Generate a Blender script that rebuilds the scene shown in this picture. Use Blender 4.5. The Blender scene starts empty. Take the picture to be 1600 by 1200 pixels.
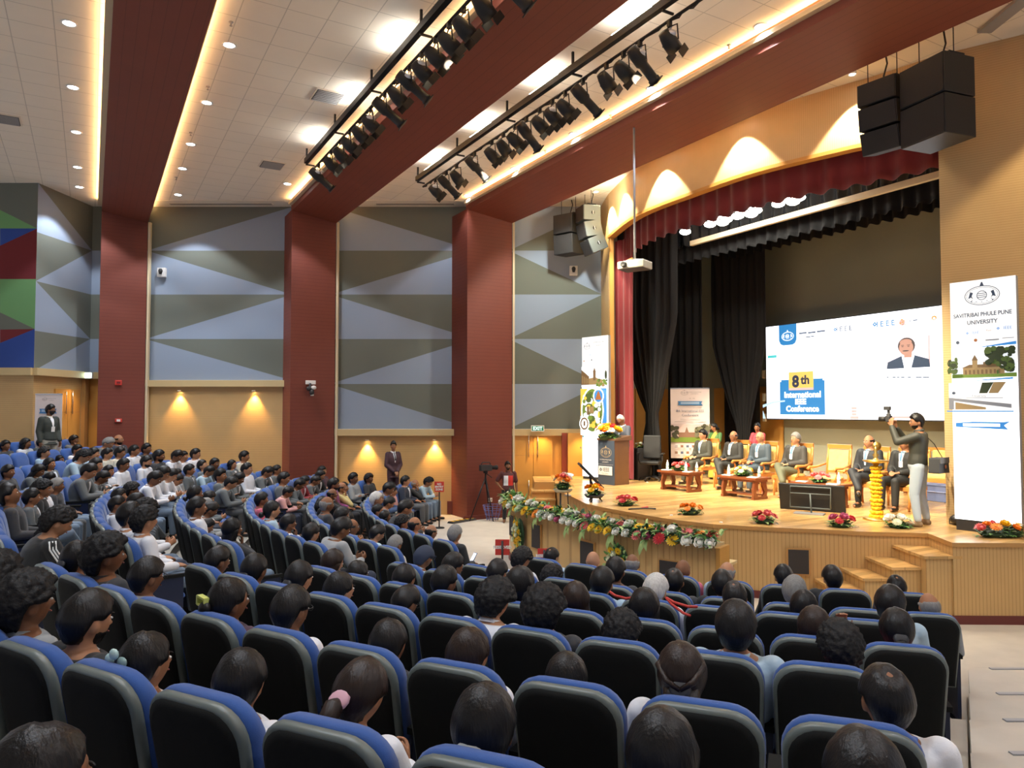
import bpy, math, random
from mathutils import Vector, Matrix, Euler, noise
V = Vector
C = bpy.context.scene.collection
sc = bpy.context.scene
rnd = random.Random(7)
R = math.radians
PI = math.pi

# ------------------------------------------------------------------ camera, world, exposure
EYE = 2.97                      # camera height over the flat floor in front of the stage
F = 1140.0
PIT = R(2.1)
cd = bpy.data.cameras.new('camera'); cam = bpy.data.objects.new('camera', cd); C.objects.link(cam)
cam.location = (0, 0, EYE); cam.rotation_euler = (PI/2+PIT, 0, 0)
cd.sensor_width = 36; cd.lens = 36*F/1600; cd.clip_start = 0.1; cd.clip_end = 200
sc.camera = cam
sc.view_settings.view_transform = 'Standard'; sc.view_settings.look = 'None'
sc.view_settings.exposure = 0.5; sc.view_settings.gamma = 1; sc.view_settings.use_curve_mapping = False
w = bpy.data.worlds.new('world'); sc.world = w; w.use_nodes = True
w.node_tree.nodes['Background'].inputs[0].default_value = (.80, .80, .88, 1)
w.node_tree.nodes['Background'].inputs[1].default_value = .38

# hall frame: A runs towards the stage, B across the hall towards the left wall
AX = V((math.cos(R(30)), math.sin(R(30)), 0)); BX = V((-math.sin(R(30)), math.cos(R(30)), 0))
def H(a, b, z=0): return AX*a + BX*b + V((0, 0, z))
def ray(px, py):
    u = (px-800)/F; v = (600-py)/F
    return V((u, math.cos(PIT)-v*math.sin(PIT), math.sin(PIT)+v*math.cos(PIT)))
def at_z(px, py, z):
    r = ray(px, py); return V((0, 0, EYE)) + r*((z-EYE)/r.z)
def at_Y(px, py, Y):
    r = ray(px, py); return V((0, 0, EYE)) + r*(Y/r.y)
def proj(p):
    z = p[2]-EYE; d = p[1]*math.cos(PIT)+z*math.sin(PIT); v = -p[1]*math.sin(PIT)+z*math.cos(PIT)
    return 800+F*p[0]/d, 600-F*v/d
def b_at(px, a):                # b of the point on the line a = const that stands at column px
    u = (px-800)/F; return (AX.x*a-u*AX.y*a)/(u*BX.y-BX.x)
ZS = 1.13                       # stage height
ZC = 8.9                        # ceiling height
RC = V((6.264, 17.206, 0))      # centre of the seat rows
def row_R(k): return 15.09-1.108*(k-1)
RZ = {6: .0, 5: .04, 4: .195, 3: .335, 2: .505, 1: .64, 0: .795, -1: .955, -2: 1.12, -3: 1.30, -4: 1.30}
def ring(Rr, A, z=0):
    a = R(A); return V((RC.x+Rr*math.sin(a), RC.y-Rr*math.cos(a), z))
def A_at(px, Rr, far=False):    # angle on a ring where the sight line through column px meets it
    u = (px-800)/F
    a = u*u+1; b = -2*(u*RC.x+RC.y); c = RC.x**2+RC.y**2-Rr*Rr
    dd = b*b-4*a*c
    if dd < 0: return None
    y = (-b+(math.sqrt(dd) if far else -math.sqrt(dd)))/(2*a); x = u*y
    return math.degrees(math.atan2(x-RC.x, RC.y-y))

# ------------------------------------------------------------------ lamps of the room
def spot(loc, to, power, col, size=90, blend=.2, rad=.06, name='spot_lamp'):
    l = bpy.data.lights.new(name, 'SPOT'); l.energy = power; l.color = col; l.spot_size = R(size); l.spot_blend = blend
    l.shadow_soft_size = rad
    o = bpy.data.objects.new(name, l); C.objects.link(o); o.location = loc
    o.rotation_euler = (V(to)-V(loc)).to_track_quat('-Z', 'Y').to_euler()
    return o
def area(loc, to, power, col, sx, sy, name='area_lamp'):
    l = bpy.data.lights.new(name, 'AREA'); l.energy = power; l.color = col; l.shape = 'RECTANGLE'; l.size = sx; l.size_y = sy
    o = bpy.data.objects.new(name, l); C.objects.link(o); o.location = loc
    o.rotation_euler = (V(to)-V(loc)).to_track_quat('-Z', 'Y').to_euler(); return o
DOWN = [(108,36),(114,136),(119,206),(121,261),(124,292),(358,70),(323,160),(298,225),(285,263),(278,304),
        (449,287),(1189,41),(1019,138),(897,209),(805,263),(731,305)]
DOWN = [at_z(x, y, ZC) for x, y in DOWN]
for p in DOWN: spot(p+V((0, 0, -.05)), p+V((0, 0, -3)), 230, (.86, .92, 1.0), 100, .25, .07, 'downlight_lamp')
# downlights of the same rows that lie above the camera and outside the frame
for a, b in ((-.4, 3), (-.4, 7), (2.0, 3.2), (2.0, 6.2), (5.6, 1), (5.6, 5), (8.6, -1), (8.6, 2), (3.8, -1.5)):
    p = H(a, b, ZC-.05); spot(p, p+V((0, 0, -3)), 260, (.86, .92, 1.0), 120, .4, .07, 'downlight_lamp')
# stage lighting from the two bars
for a, bs in ((4.13, (6.5, 9.5, 12.0, 14.5)), (6.8, (6.0, 8.5, 11.0, 13.5))):
    for i, b in enumerate(bs):
        spot(H(a+.25, b, 8.05), H(13.3, 8.2+2.2*i, 1.6), 3300, (1, .86, .62), 34, 1, .12, 'stage_lamp')
WARM = (1, .62, .22)

# ------------------------------------------------------------------ materials
MATS = {}
def mat(name, col, rough=.6, metal=0., emit=0., spec=.5, nscale=0, namt=.15, bump=0., bscale=60, sheen=0, alpha=1, trans=0):
    if name in MATS: return MATS[name]
    m = bpy.data.materials.new(name); m.use_nodes = True; nt = m.node_tree; b = nt.nodes['Principled BSDF']
    c = (*col[:3], 1)
    b.inputs['Base Color'].default_value = c; b.inputs['Roughness'].default_value = rough
    b.inputs['Metallic'].default_value = metal; b.inputs['Specular IOR Level'].default_value = spec
    if trans: b.inputs['Transmission Weight'].default_value = trans; b.inputs['IOR'].default_value = 1.33
    if sheen: b.inputs['Sheen Weight'].default_value = sheen
    if emit: b.inputs['Base Color'].default_value = (*[x*.3 for x in col[:3]], 1); b.inputs['Emission Color'].default_value = c; b.inputs['Emission Strength'].default_value = emit
    if nscale or bump:
        tc = nt.nodes.new('ShaderNodeTexCoord')
    if nscale:
        n = nt.nodes.new('ShaderNodeTexNoise'); n.inputs['Scale'].default_value = nscale; n.inputs['Detail'].default_value = 4
        nt.links.new(tc.outputs['Object'], n.inputs['Vector'])
        mx = nt.nodes.new('ShaderNodeMix'); mx.data_type = 'RGBA'
        mx.inputs['A'].default_value = (*[x*(1-namt) for x in col[:3]], 1); mx.inputs['B'].default_value = (*[min(1, x*(1+namt)) for x in col[:3]], 1)
        nt.links.new(n.outputs['Fac'], mx.inputs['Factor']); nt.links.new(mx.outputs['Result'], b.inputs['Base Color'])
    if bump:
        n2 = nt.nodes.new('ShaderNodeTexNoise'); n2.inputs['Scale'].default_value = bscale; n2.inputs['Detail'].default_value = 3
        nt.links.new(tc.outputs['Object'], n2.inputs['Vector'])
        bp = nt.nodes.new('ShaderNodeBump'); bp.inputs['Strength'].default_value = bump; bp.inputs['Distance'].default_value = .01
        nt.links.new(n2.outputs['Fac'], bp.inputs['Height']); nt.links.new(bp.outputs['Normal'], b.inputs['Normal'])
    MATS[name] = m; return m
def stripes(name, col, dark, period, direction, width=.18, rough=.45, grain=0, rot=0, bump=.3, second=None, patch=0, noisec=.08):
    """lines every <period> metres along a direction (world/object space); second = (direction, period) for cross lines"""
    if name in MATS: return MATS[name]
    m = bpy.data.materials.new(name); m.use_nodes = True; nt = m.node_tree; b = nt.nodes['Principled BSDF']; L = nt.links.new
    b.inputs['Roughness'].default_value = rough
    tc = nt.nodes.new('ShaderNodeTexCoord')
    def line(d, per, wd):
        dp = nt.nodes.new('ShaderNodeVectorMath'); dp.operation = 'DOT_PRODUCT'; dp.inputs[1].default_value = d; L(tc.outputs['Object'], dp.inputs[0])
        dv = nt.nodes.new('ShaderNodeMath'); dv.operation = 'DIVIDE'; dv.inputs[1].default_value = per; L(dp.outputs['Value'], dv.inputs[0])
        fr = nt.nodes.new('ShaderNodeMath'); fr.operation = 'FRACT'; L(dv.outputs[0], fr.inputs[0])
        lt = nt.nodes.new('ShaderNodeMath'); lt.operation = 'LESS_THAN'; lt.inputs[1].default_value = wd; L(fr.outputs[0], lt.inputs[0])
        return lt.outputs[0], dv.outputs[0]
    f, dv = line(direction, period, width)
    if second:
        f2, _ = line(second[0], second[1], second[2])
        mxm = nt.nodes.new('ShaderNodeMath'); mxm.operation = 'MAXIMUM'; L(f, mxm.inputs[0]); L(f2, mxm.inputs[1]); f = mxm.outputs[0]
    n = nt.nodes.new('ShaderNodeTexNoise'); n.inputs['Scale'].default_value = 3 if not grain else grain; n.inputs['Detail'].default_value = 5
    L(tc.outputs['Object'], n.inputs['Vector'])
    m1 = nt.nodes.new('ShaderNodeMix'); m1.data_type = 'RGBA'
    m1.inputs['A'].default_value = (*[c*(1-noisec) for c in col], 1); m1.inputs['B'].default_value = (*[min(1, c*(1+noisec)) for c in col], 1)
    L(n.outputs['Fac'], m1.inputs['Factor']); src = m1.outputs['Result']
    if patch:
        fl = nt.nodes.new('ShaderNodeMath'); fl.operation = 'FLOOR'; L(dv, fl.inputs[0])
        # boards of random tone: floor index plus staggered length cells
        dp = nt.nodes.new('ShaderNodeVectorMath'); dp.operation = 'DOT_PRODUCT'; dp.inputs[1].default_value = patch; L(tc.outputs['Object'], dp.inputs[0])
        ad = nt.nodes.new('ShaderNodeMath'); ad.operation = 'MULTIPLY_ADD'; ad.inputs[1].default_value = .37; L(fl.outputs[0], ad.inputs[0]); L(dp.outputs['Value'], ad.inputs[2])
        f3 = nt.nodes.new('ShaderNodeMath'); f3.operation = 'FLOOR'; L(ad.outputs[0], f3.inputs[0])
        cb = nt.nodes.new('ShaderNodeCombineXYZ'); L(fl.outputs[0], cb.inputs[0]); L(f3.outputs[0], cb.inputs[1])
        wn = nt.nodes.new('ShaderNodeTexWhiteNoise'); L(cb.outputs[0], wn.inputs['Vector'])
        mr = nt.nodes.new('ShaderNodeMapRange'); mr.inputs['To Min'].default_value = .72; mr.inputs['To Max'].default_value = 1.15; L(wn.outputs['Value'], mr.inputs['Value'])
        ml = nt.nodes.new('ShaderNodeVectorMath'); ml.operation = 'SCALE'; L(src, ml.inputs[0]); L(mr.outputs[0], ml.inputs['Scale']); src = ml.outputs[0]
    m2 = nt.nodes.new('ShaderNodeMix'); m2.data_type = 'RGBA'; L(f, m2.inputs['Factor']); L(src, m2.inputs['A']); m2.inputs['B'].default_value = (*dark, 1)
    L(m2.outputs['Result'], b.inputs['Base Color'])
    if bump:
        bp = nt.nodes.new('ShaderNodeBump'); bp.inputs['Strength'].default_value = bump; bp.inputs['Distance'].default_value = .004; bp.invert = True
        L(f, bp.inputs['Height']); L(bp.outputs['Normal'], b.inputs['Normal'])
    MATS[name] = m; return m
def hairmat(name, col, rough=.32, curly=False):
    if name in MATS: return MATS[name]
    m = bpy.data.materials.new(name); m.use_nodes = True; nt = m.node_tree; b = nt.nodes['Principled BSDF']; L = nt.links.new
    b.inputs['Roughness'].default_value = rough+.1; b.inputs['Specular IOR Level'].default_value = .3
    tc = nt.nodes.new('ShaderNodeTexCoord'); mp = nt.nodes.new('ShaderNodeMapping'); mp.inputs['Scale'].default_value = (60, 60, 60) if curly else (110, 110, 9)
    L(tc.outputs['Object'], mp.inputs['Vector'])
    n = nt.nodes.new('ShaderNodeTexNoise'); n.inputs['Scale'].default_value = 1; n.inputs['Detail'].default_value = 3; L(mp.outputs[0], n.inputs['Vector'])
    mx = nt.nodes.new('ShaderNodeMix'); mx.data_type = 'RGBA'; mx.inputs['A'].default_value = (*[c*.5 for c in col], 1); mx.inputs['B'].default_value = (*[min(1, c*1.6) for c in col], 1)
    L(n.outputs['Fac'], mx.inputs['Factor']); L(mx.outputs['Result'], b.inputs['Base Color'])
    bp = nt.nodes.new('ShaderNodeBump'); bp.inputs['Strength'].default_value = .6 if curly else .35; bp.inputs['Distance'].default_value = .01
    L(n.outputs['Fac'], bp.inputs['Height']); L(bp.outputs['Normal'], b.inputs['Normal'])
    MATS[name] = m; return m

# ------------------------------------------------------------------ mesh builder
class MB:
    def __init__(s, M=None): s.v = []; s.f = []; s.mi = []; s.mats = []; s.M = M; s.sm = []
    def add(s, vs, fs, m, smooth=False):
        if m not in s.mats: s.mats.append(m)
        k = s.mats.index(m); o = len(s.v)
        s.v += [tuple(s.M @ V(p)) if s.M else tuple(p) for p in vs]
        for f in fs: s.f.append(tuple(i+o for i in f)); s.mi.append(k); s.sm.append(smooth)
        return s
    def box(s, c, d, m, rz=0, rot=None):
        q = rot if rot else Matrix.Rotation(rz, 3, 'Z'); c = V(c)
        vs = [c+q@V((x*d[0]/2, y*d[1]/2, z*d[2]/2)) for z in (-1, 1) for y in (-1, 1) for x in (-1, 1)]
        return s.add(vs, [(0,2,3,1),(4,5,7,6),(0,1,5,4),(2,6,7,3),(0,4,6,2),(1,3,7,5)], m)
    def prism(s, poly, z0, z1, m, mt=None):
        n = len(poly); vs = [(p[0], p[1], z0) for p in poly]+[(p[0], p[1], z1) for p in poly]
        s.add(vs, [(i, (i+1) % n, n+(i+1) % n, n+i) for i in range(n)], m)
        s.add([(p[0], p[1], z1) for p in poly], [tuple(range(n))], mt or m); s.add([(p[0], p[1], z0) for p in poly], [tuple(range(n))[::-1]], m)
        return s
    def extr(s, poly, o, ux, uy, t, m, me=None):
        """polygon in the plane (o,ux,uy) thickened by vector t"""
        o = V(o); ux = V(ux); uy = V(uy); t = V(t); n = len(poly)
        a = [o+ux*p[0]+uy*p[1] for p in poly]; b = [p+t for p in a]
        s.add(a, [tuple(range(n))[::-1]], m); s.add(b, [tuple(range(n))], m)
        s.add(a+b, [(i, (i+1) % n, n+(i+1) % n, n+i) for i in range(n)], me or m); return s
    def loft(s, rings, m, smooth=True, cap=True, closed=True):
        n = len(rings[0]); vs = [p for r in rings for p in r]; fs = []
        for j in range(len(rings)-1):
            for i in range(n if closed else n-1):
                k = (i+1) % n; fs.append((j*n+i, j*n+k, (j+1)*n+k, (j+1)*n+i))
        if cap and closed: fs += [tuple(range(n))[::-1], tuple(range((len(rings)-1)*n, len(rings)*n))]
        return s.add(vs, fs, m, smooth)
    def tube(s, pts, r, m, seg=8, flat=1, cap=True, upv=None):
        pts = [V(p) for p in pts]; n = len(pts); rings = []; rs = r if isinstance(r, (list, tuple)) else [r]*n
        pu = V(upv) if upv else None
        for i, p in enumerate(pts):
            t = (pts[min(i+1, n-1)]-pts[max(i-1, 0)]).normalized()
            if pu is None: pu = V((0, 0, 1)) if abs(t.z) < .9 else V((1, 0, 0))
            a = t.cross(pu).normalized(); u = a.cross(t).normalized(); pu = u
            rings.append([p+a*rs[i]*math.cos(2*PI*k/seg)+u*rs[i]*flat*math.sin(2*PI*k/seg) for k in range(seg)])
        return s.loft(rings, m, cap=cap)
    def lathe(s, prof, m, seg=16, c=(0, 0, 0), rot=None, smooth=True):
        c = V(c); q = rot or Matrix.Identity(3)
        rings = [[c+q@V((r*math.cos(2*PI*k/seg), r*math.sin(2*PI*k/seg), z)) for k in range(seg)] for r, z in prof]
        return s.loft(rings, m, smooth)
    def ell(s, c, d, m, seg=12, rg=8, rot=None):
        q = rot or Matrix.Identity(3); c = V(c); d = V(d) if not isinstance(d, (int, float)) else V((d, d, d))
        rings = [[c+q@V((d.x*math.sin(PI*j/rg)*math.cos(2*PI*k/seg), d.y*math.sin(PI*j/rg)*math.sin(2*PI*k/seg), -d.z*math.cos(PI*j/rg))) for k in range(seg)]
                 for j in range(1, rg)]
        n = seg; vs = [p for r in rings for p in r]+[c+q@V((0, 0, -d.z)), c+q@V((0, 0, d.z))]; e = len(vs)-2; fs = []
        for j in range(len(rings)-1):
            for i in range(n): k = (i+1) % n; fs.append((j*n+i, j*n+k, (j+1)*n+k, (j+1)*n+i))
        for i in range(n): k = (i+1) % n; fs.append((e, k, i)); fs.append((e+1, (len(rings)-1)*n+i, (len(rings)-1)*n+k))
        return s.add(vs, fs, m, True)
    def cap(s, p0, p1, r0, r1, m, seg=12):
        """tapered capsule"""
        p0 = V(p0); p1 = V(p1); t = (p1-p0); L = t.length; t = t/L if L else V((0, 0, 1))
        a = t.orthogonal().normalized(); u = t.cross(a); rings = []
        for k in (-.97, -.75, -.4, 0): rr = r0*math.sqrt(1-k*k); rings.append((p0+t*k*r0, rr))
        for k in (0, .4, .75, .97): rr = r1*math.sqrt(1-k*k); rings.append((p1+t*k*r1, rr))
        return s.loft([[c+a*r*math.cos(2*PI*k/seg)+u*r*math.sin(2*PI*k/seg) for k in range(seg)] for c, r in rings], m)
    def mesh(s, name):
        me = bpy.data.meshes.new(name); me.from_pydata(s.v, [], s.f)
        for m in s.mats: me.materials.append(m)
        me.polygons.foreach_set('material_index', s.mi); me.polygons.foreach_set('use_smooth', s.sm); me.update(); return me
    def build(s, name, parent=None, bevel=0, loc=None):
        o = bpy.data.objects.new(name, s.mesh(name)); C.objects.link(o)
        if parent: o.parent = parent
        if loc: o.location = loc
        if bevel:
            b = o.modifiers.new('bevel', 'BEVEL'); b.width = bevel; b.segments = 2; b.limit_method = 'ANGLE'; b.angle_limit = R(40)
        return o
def tag(o, label, cat, group=None, kind=None):
    o['label'] = label; o['category'] = cat
    if group: o['group'] = group
    if kind: o['kind'] = kind
    return o
def thing(name, label, cat, loc=(0, 0, 0), rz=0, group=None):
    o = bpy.data.objects.new(name, None); C.objects.link(o); o.location = loc; o.rotation_euler = (0, 0, rz); o.empty_display_size = .1
    return tag(o, label, cat, group)
def struct(mb, name, label, cat='room', parent=None, bevel=0):
    o = mb.build(name, parent, bevel); o['kind'] = 'structure'
    if not parent: o['label'] = label; o['category'] = cat
    return o
def mesh_obj(me, name, parent=None, m=None, loc=None, rot=None, scale=None):
    o = bpy.data.objects.new(name, me); C.objects.link(o)
    if parent: o.parent = parent
    if m and o.material_slots: o.material_slots[0].link = 'OBJECT'; o.material_slots[0].material = m
    if loc: o.location = loc
    if rot: o.rotation_euler = rot
    if scale: o.scale = (scale,)*3 if isinstance(scale, (int, float)) else scale
    return o
KIDS = {}
def kids(o):
    return [c for c in bpy.data.objects if c.parent == o]
def copy_tree(o, parent=None, kd=None):
    c = o.copy(); C.objects.link(c)
    if parent: c.parent = parent
    for ch in (kids(o)): copy_tree(ch, c)
    return c
def text_geo(txt, size=1.0, align='CENTER', bold=0):
    cu = bpy.data.curves.new('txt', 'FONT'); cu.body = txt; cu.size = size; cu.align_x = align; cu.align_y = 'CENTER'; cu.resolution_u = 3; cu.offset = bold
    o = bpy.data.objects.new('txt', cu); C.objects.link(o)
    dg = bpy.context.evaluated_depsgraph_get(); me = bpy.data.meshes.new_from_object(o.evaluated_get(dg))
    vs = [tuple(v.co) for v in me.vertices]; fs = [tuple(p.vertices) for p in me.polygons]
    bpy.data.objects.remove(o); bpy.data.curves.remove(cu); bpy.data.meshes.remove(me); return vs, fs
class Draw(MB):
    """flat artwork in a plane: origin o (lower left), ux to the right, uz up, n towards the viewer; each call lies a hair above the last"""
    def __init__(s, o, ux, n, step=.0006):
        super().__init__(); s.o = V(o); s.ux = V(ux).normalized(); s.n = V(n).normalized(); s.uz = V((0, 0, 1)); s.k = 1; s.step = step
        if abs(s.uz.dot(s.n)) > .01: s.uz = s.n.cross(s.ux).normalized()
    def P(s, x, y): return s.o+s.ux*x+s.uz*y+s.n*s.k*s.step
    def poly(s, pts, m):
        s.add([s.P(*p) for p in pts], [tuple(range(len(pts)))], m); s.k += 1
    def rect(s, x0, y0, x1, y1, m): s.poly([(x0, y0), (x1, y0), (x1, y1), (x0, y1)], m)
    def disc(s, x, y, rx, ry, m, n=20): s.poly([(x+rx*math.cos(2*PI*i/n), y+ry*math.sin(2*PI*i/n)) for i in range(n)], m)
    def ring(s, x, y, rx, ry, wd, m, n=28):
        vs = [s.P(x+(rx-q*wd)*math.cos(2*PI*i/n), y+(ry-q*wd)*math.sin(2*PI*i/n)) for q in (0, 1) for i in range(n)]
        s.add(vs, [(i, (i+1) % n, n+(i+1) % n, n+i) for i in range(n)], m); s.k += 1
    def text(s, txt, x, y, size, m, align='CENTER', bold=0, sx=1):
        vs, fs = text_geo(txt, size, align, bold); s.add([s.P(x+v[0]*sx, y+v[1]) for v in vs], fs, m); s.k += 1
    def blobs(s, x0, y0, x1, y1, n, r, ms, rr=rnd):
        for i in range(n):
            x = rr.uniform(x0, x1); y = rr.uniform(y0, y1); q = rr.uniform(.5, 1)*r; s.disc(x, y, min(q, x-x0+r*.2, x1-x+r*.2), q*.8, rr.choice(ms), 7)
# ------------------------------------------------------------------ the hall
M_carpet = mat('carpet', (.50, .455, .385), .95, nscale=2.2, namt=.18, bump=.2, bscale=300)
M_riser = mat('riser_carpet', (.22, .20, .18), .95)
M_red = stripes('red_panel', (.17, .037, .022), (.10, .02, .012), .1, (0, 0, 1), .06, .6, bump=.15)
M_redb = stripes('red_beam', (.19, .043, .024), (.13, .027, .016), .16, tuple(AX), .05, .6, bump=.1)
M_redtrim = mat('red_trim', (.24, .045, .025), .5)
M_wood = stripes('beige_slats', (.55, .36, .155), (.42, .26, .10), .05, (0, 0, 1), .15, .4, bump=.3)
M_woodv = stripes('beige_flutes', (.60, .38, .15), (.46, .27, .10), .05, (1, .35, 0), .2, .42, bump=.2)
M_head = stripes('header_slats', (.66, .48, .25), (.58, .41, .2), .04, (.75, -.66, 0), .2, .4, bump=.1)
M_wall3 = stripes('beige_slats_fine', (.52, .36, .18), (.42, .28, .12), .04, (0, 0, 1), .2, .4, bump=.3)
M_orange = mat('orange_ply', (.60, .31, .075), .35, nscale=2, namt=.12)
M_cream = mat('cream_trim', (.66, .55, .36), .5)
M_ledge = mat('ledge', (.58, .44, .22), .5)
M_lt = mat('blue_grey_fabric', (.265, .325, .42), .95, bump=.2, bscale=400)
M_dk = mat('olive_grey_fabric', (.15, .165, .14), .95, bump=.2, bscale=400)
M_gr = mat('green_fabric', (.16, .36, .15), .95); M_bl = mat('blue_fabric', (.03, .075, .33), .95); M_rf = mat('red_fabric', (.17, .022, .028), .95)
M_ceil = stripes('ceiling_tiles', (.82, .76, .66), (.56, .52, .45), .6, tuple(AX), .025, .9, second=(tuple(BX), .6, .025), bump=.2, noisec=.03)
M_ceilp = mat('ceiling_plain', (.74, .68, .58), .9)
M_plank = stripes('stage_planks', (.66, .40, .15), (.34, .18, .06), .13, tuple(BX), .03, .24, bump=.05, patch=tuple(AX*.8), noisec=.15)
M_nose = mat('stage_nosing', (.50, .27, .09), .3)
M_black = mat('matt_black', (.008, .008, .009), .6); M_dark = mat('dark_grey', (.03, .03, .032), .5)
M_vent = mat('vent_mesh', (.035, .03, .028), .7)
M_maroon = mat('maroon_skirting', (.14, .028, .022), .45)
M_chrome = mat('chrome', (.6, .6, .6), .25, 1); M_white = mat('white_paint', (.78, .78, .76), .5)
M_grey = mat('grey_plastic', (.3, .3, .31), .5)
M_led = mat('warm_strip', (1, .62, .26), .5, emit=26)

YW = 21.0
def Xp(px, Y=YW): return (px-800)/F*Y
mb = MB(); mb.prism([(-18, -4), (12, -4), (12, 24), (-18, 24)], -.2, 0, M_carpet); struct(mb, 'floor', 'beige carpeted flat floor between the seats and the stage', 'floor')
# seat terraces
def sector(Ri, Ro, a0i, a0o, a1, n, z0, z1, m, mt, mb):
    inn = [ring(Ri, a0i+(a1-a0i)*i/n) for i in range(n+1)]; out = [ring(Ro, a0o+(a1-a0o)*i/n) for i in range(n+1)]
    inn = [p for p in inn]; out = [p for p in out]
    for i in range(n):
        q = [inn[i], inn[i+1], out[i+1], out[i]]
        if max(p.y for p in q) > YW+.02: continue
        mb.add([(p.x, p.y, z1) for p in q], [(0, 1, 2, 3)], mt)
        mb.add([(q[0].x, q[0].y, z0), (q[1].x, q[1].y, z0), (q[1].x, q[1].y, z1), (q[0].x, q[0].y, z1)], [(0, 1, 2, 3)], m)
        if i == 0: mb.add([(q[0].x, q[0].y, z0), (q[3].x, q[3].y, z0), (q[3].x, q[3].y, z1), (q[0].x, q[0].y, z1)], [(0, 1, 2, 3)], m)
for k in range(5, -4, -1):
    Ri = row_R(k)-1.0; Ro = row_R(k)+.108
    if k == -3: Ro = Ri+4.2
    ai = A_at(1500, Ri); ao = A_at(1500, min(Ro, 18.25)); ai = -12 if ai is None else ai; ao = ai if ao is None else ao
    if k <= -2: ai = ao = -2
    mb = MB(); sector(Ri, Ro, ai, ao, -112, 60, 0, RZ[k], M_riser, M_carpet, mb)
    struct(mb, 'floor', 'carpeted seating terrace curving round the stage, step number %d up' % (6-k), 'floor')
# right aisle steps
for z, y, q in ((.15, 8.1, .645), (.30, 7.0, .6535), (.45, 6.05, .662), (.60, 5.15, .669), (.75, 4.25, .675)):
    mb = MB(); mb.prism([(.617*y, y), (9.8, y), (9.8, -1), (-.5, -1)][::-1], 0, z, M_carpet)
    struct(mb, 'floor', 'right hand carpeted aisle step at %.2f m' % z, 'floor')
    mb = MB(); mb.box(((q*y+9.8)/2, y-.02, z+.004), (9.8-q*y, .05, .014), M_grey)
    mb.box(((q*y+9.8)/2, y+.004, z-.03), (9.8-q*y, .012, .055), M_dark)
    struct(mb, 'trim_1', 'dark grey nosing strip of the right hand aisle step at %.2f m' % z, 'trim')

# left wall with triangle panels
ZL = [8.9, 7.61, 6.33, 5.04, 3.74, 2.45]
def panel(mb, p0, p1, zs, first_up, dark_above, t=.04):
    """first_up: diagonal of the top row runs bottom-left to top-right"""
    p0 = V(p0); p1 = V(p1); up = first_up
    for i in range(len(zs)-1):
        z1, z0 = zs[i], zs[i+1]
        TL, TR, BL, BR = [(p.x, p.y, z) for p, z in ((p0, z1), (p1, z1), (p0, z0), (p1, z0))]
        hi, lo = (M_dk, M_lt) if dark_above else (M_lt, M_dk)
        if up: mb.add([BL, TR, TL], [(0, 1, 2)], hi); mb.add([BL, BR, TR], [(0, 1, 2)], lo)
        else: mb.add([TL, BR, TR], [(0, 1, 2)], hi); mb.add([TL, BL, BR], [(0, 1, 2)], lo)
        up = not up
def wallseg(mb, p0, p1, z0, z1, m): mb.add([(p0[0], p0[1], z0), (p1[0], p1[1], z0), (p1[0], p1[1], z1), (p0[0], p0[1], z1)], [(0, 1, 2, 3)], m)
for n, (x0, x1, zs, fu, da, nm) in enumerate(((215, 455, ZL[:4]+[3.85], True, True, 'second'), (515, 740, ZL, False, True, 'third'), (795, 942, ZL, True, False, 'last'))):
    mb = MB(); panel(mb, (Xp(x0 if n else 225), YW, 0), (Xp(x1), YW, 0), zs, fu, da); wallseg(mb, (Xp(225 if n == 0 else x0), YW), (Xp(x1), YW), 8.9, 9.0, M_dk)
    struct(mb, 'wall_left', '%s bay of blue-grey and olive triangle panels on left wall' % nm, 'wall')
    zb = zs[-1]
    mb = MB(); wallseg(mb, (Xp(x0), YW), (Xp(x1), YW), 0, zb-.1, M_wood if n < 2 else M_orange); struct(mb, 'wall_left', 'beige timber lower wall below the %s bay of triangle panels' % nm, 'wall')
    mb = MB(); mb.box((Xp((x0+x1)/2), YW-.07, zb-.1), (Xp(x1)-Xp(x0), .14, .19), M_ledge); struct(mb, 'trim_2', 'beige ledge under the %s bay of triangle panels' % nm, 'trim', bevel=.006)
# slanting bay at far left
q0 = V((-12.34, 18.8, 0)); q1 = V((Xp(139), YW, 0)); q2 = V((Xp(158), YW, 0)); zl = ZL[:4]+[4.0]
mb = MB(); panel(mb, q0, q1, zl, False, True)
for i, m in enumerate((M_dk, M_lt, M_dk, M_lt)): wallseg(mb, q1, q2, zl[i+1], zl[i], m)
struct(mb, 'wall_left', 'slanting bay of triangle panels left of the first red pillar', 'wall')
mb = MB()
def lp(px, py): r = at_Y(px, py, 18.8); return (q0.x if px == 52 else r.x, r.y, r.z)
for m, pts in ((M_dk, ((0,279),(52,283),(52,357),(0,328))), (M_gr, ((0,328),(52,357),(0,357))), (M_bl, ((0,357),(52,357),(0,384))), (M_rf, ((0,384),(52,357),(52,436),(0,436))),
               (M_gr, ((0,436),(52,436),(52,514),(0,488))), (M_dk, ((0,488),(52,514),(0,515))), (M_rf, ((0,515),(52,514),(0,536))), (M_bl, ((0,536),(52,514),(52,577),(0,577)))):
    mb.add([lp(*p) for p in pts], [tuple(range(len(pts)))], m)
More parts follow.
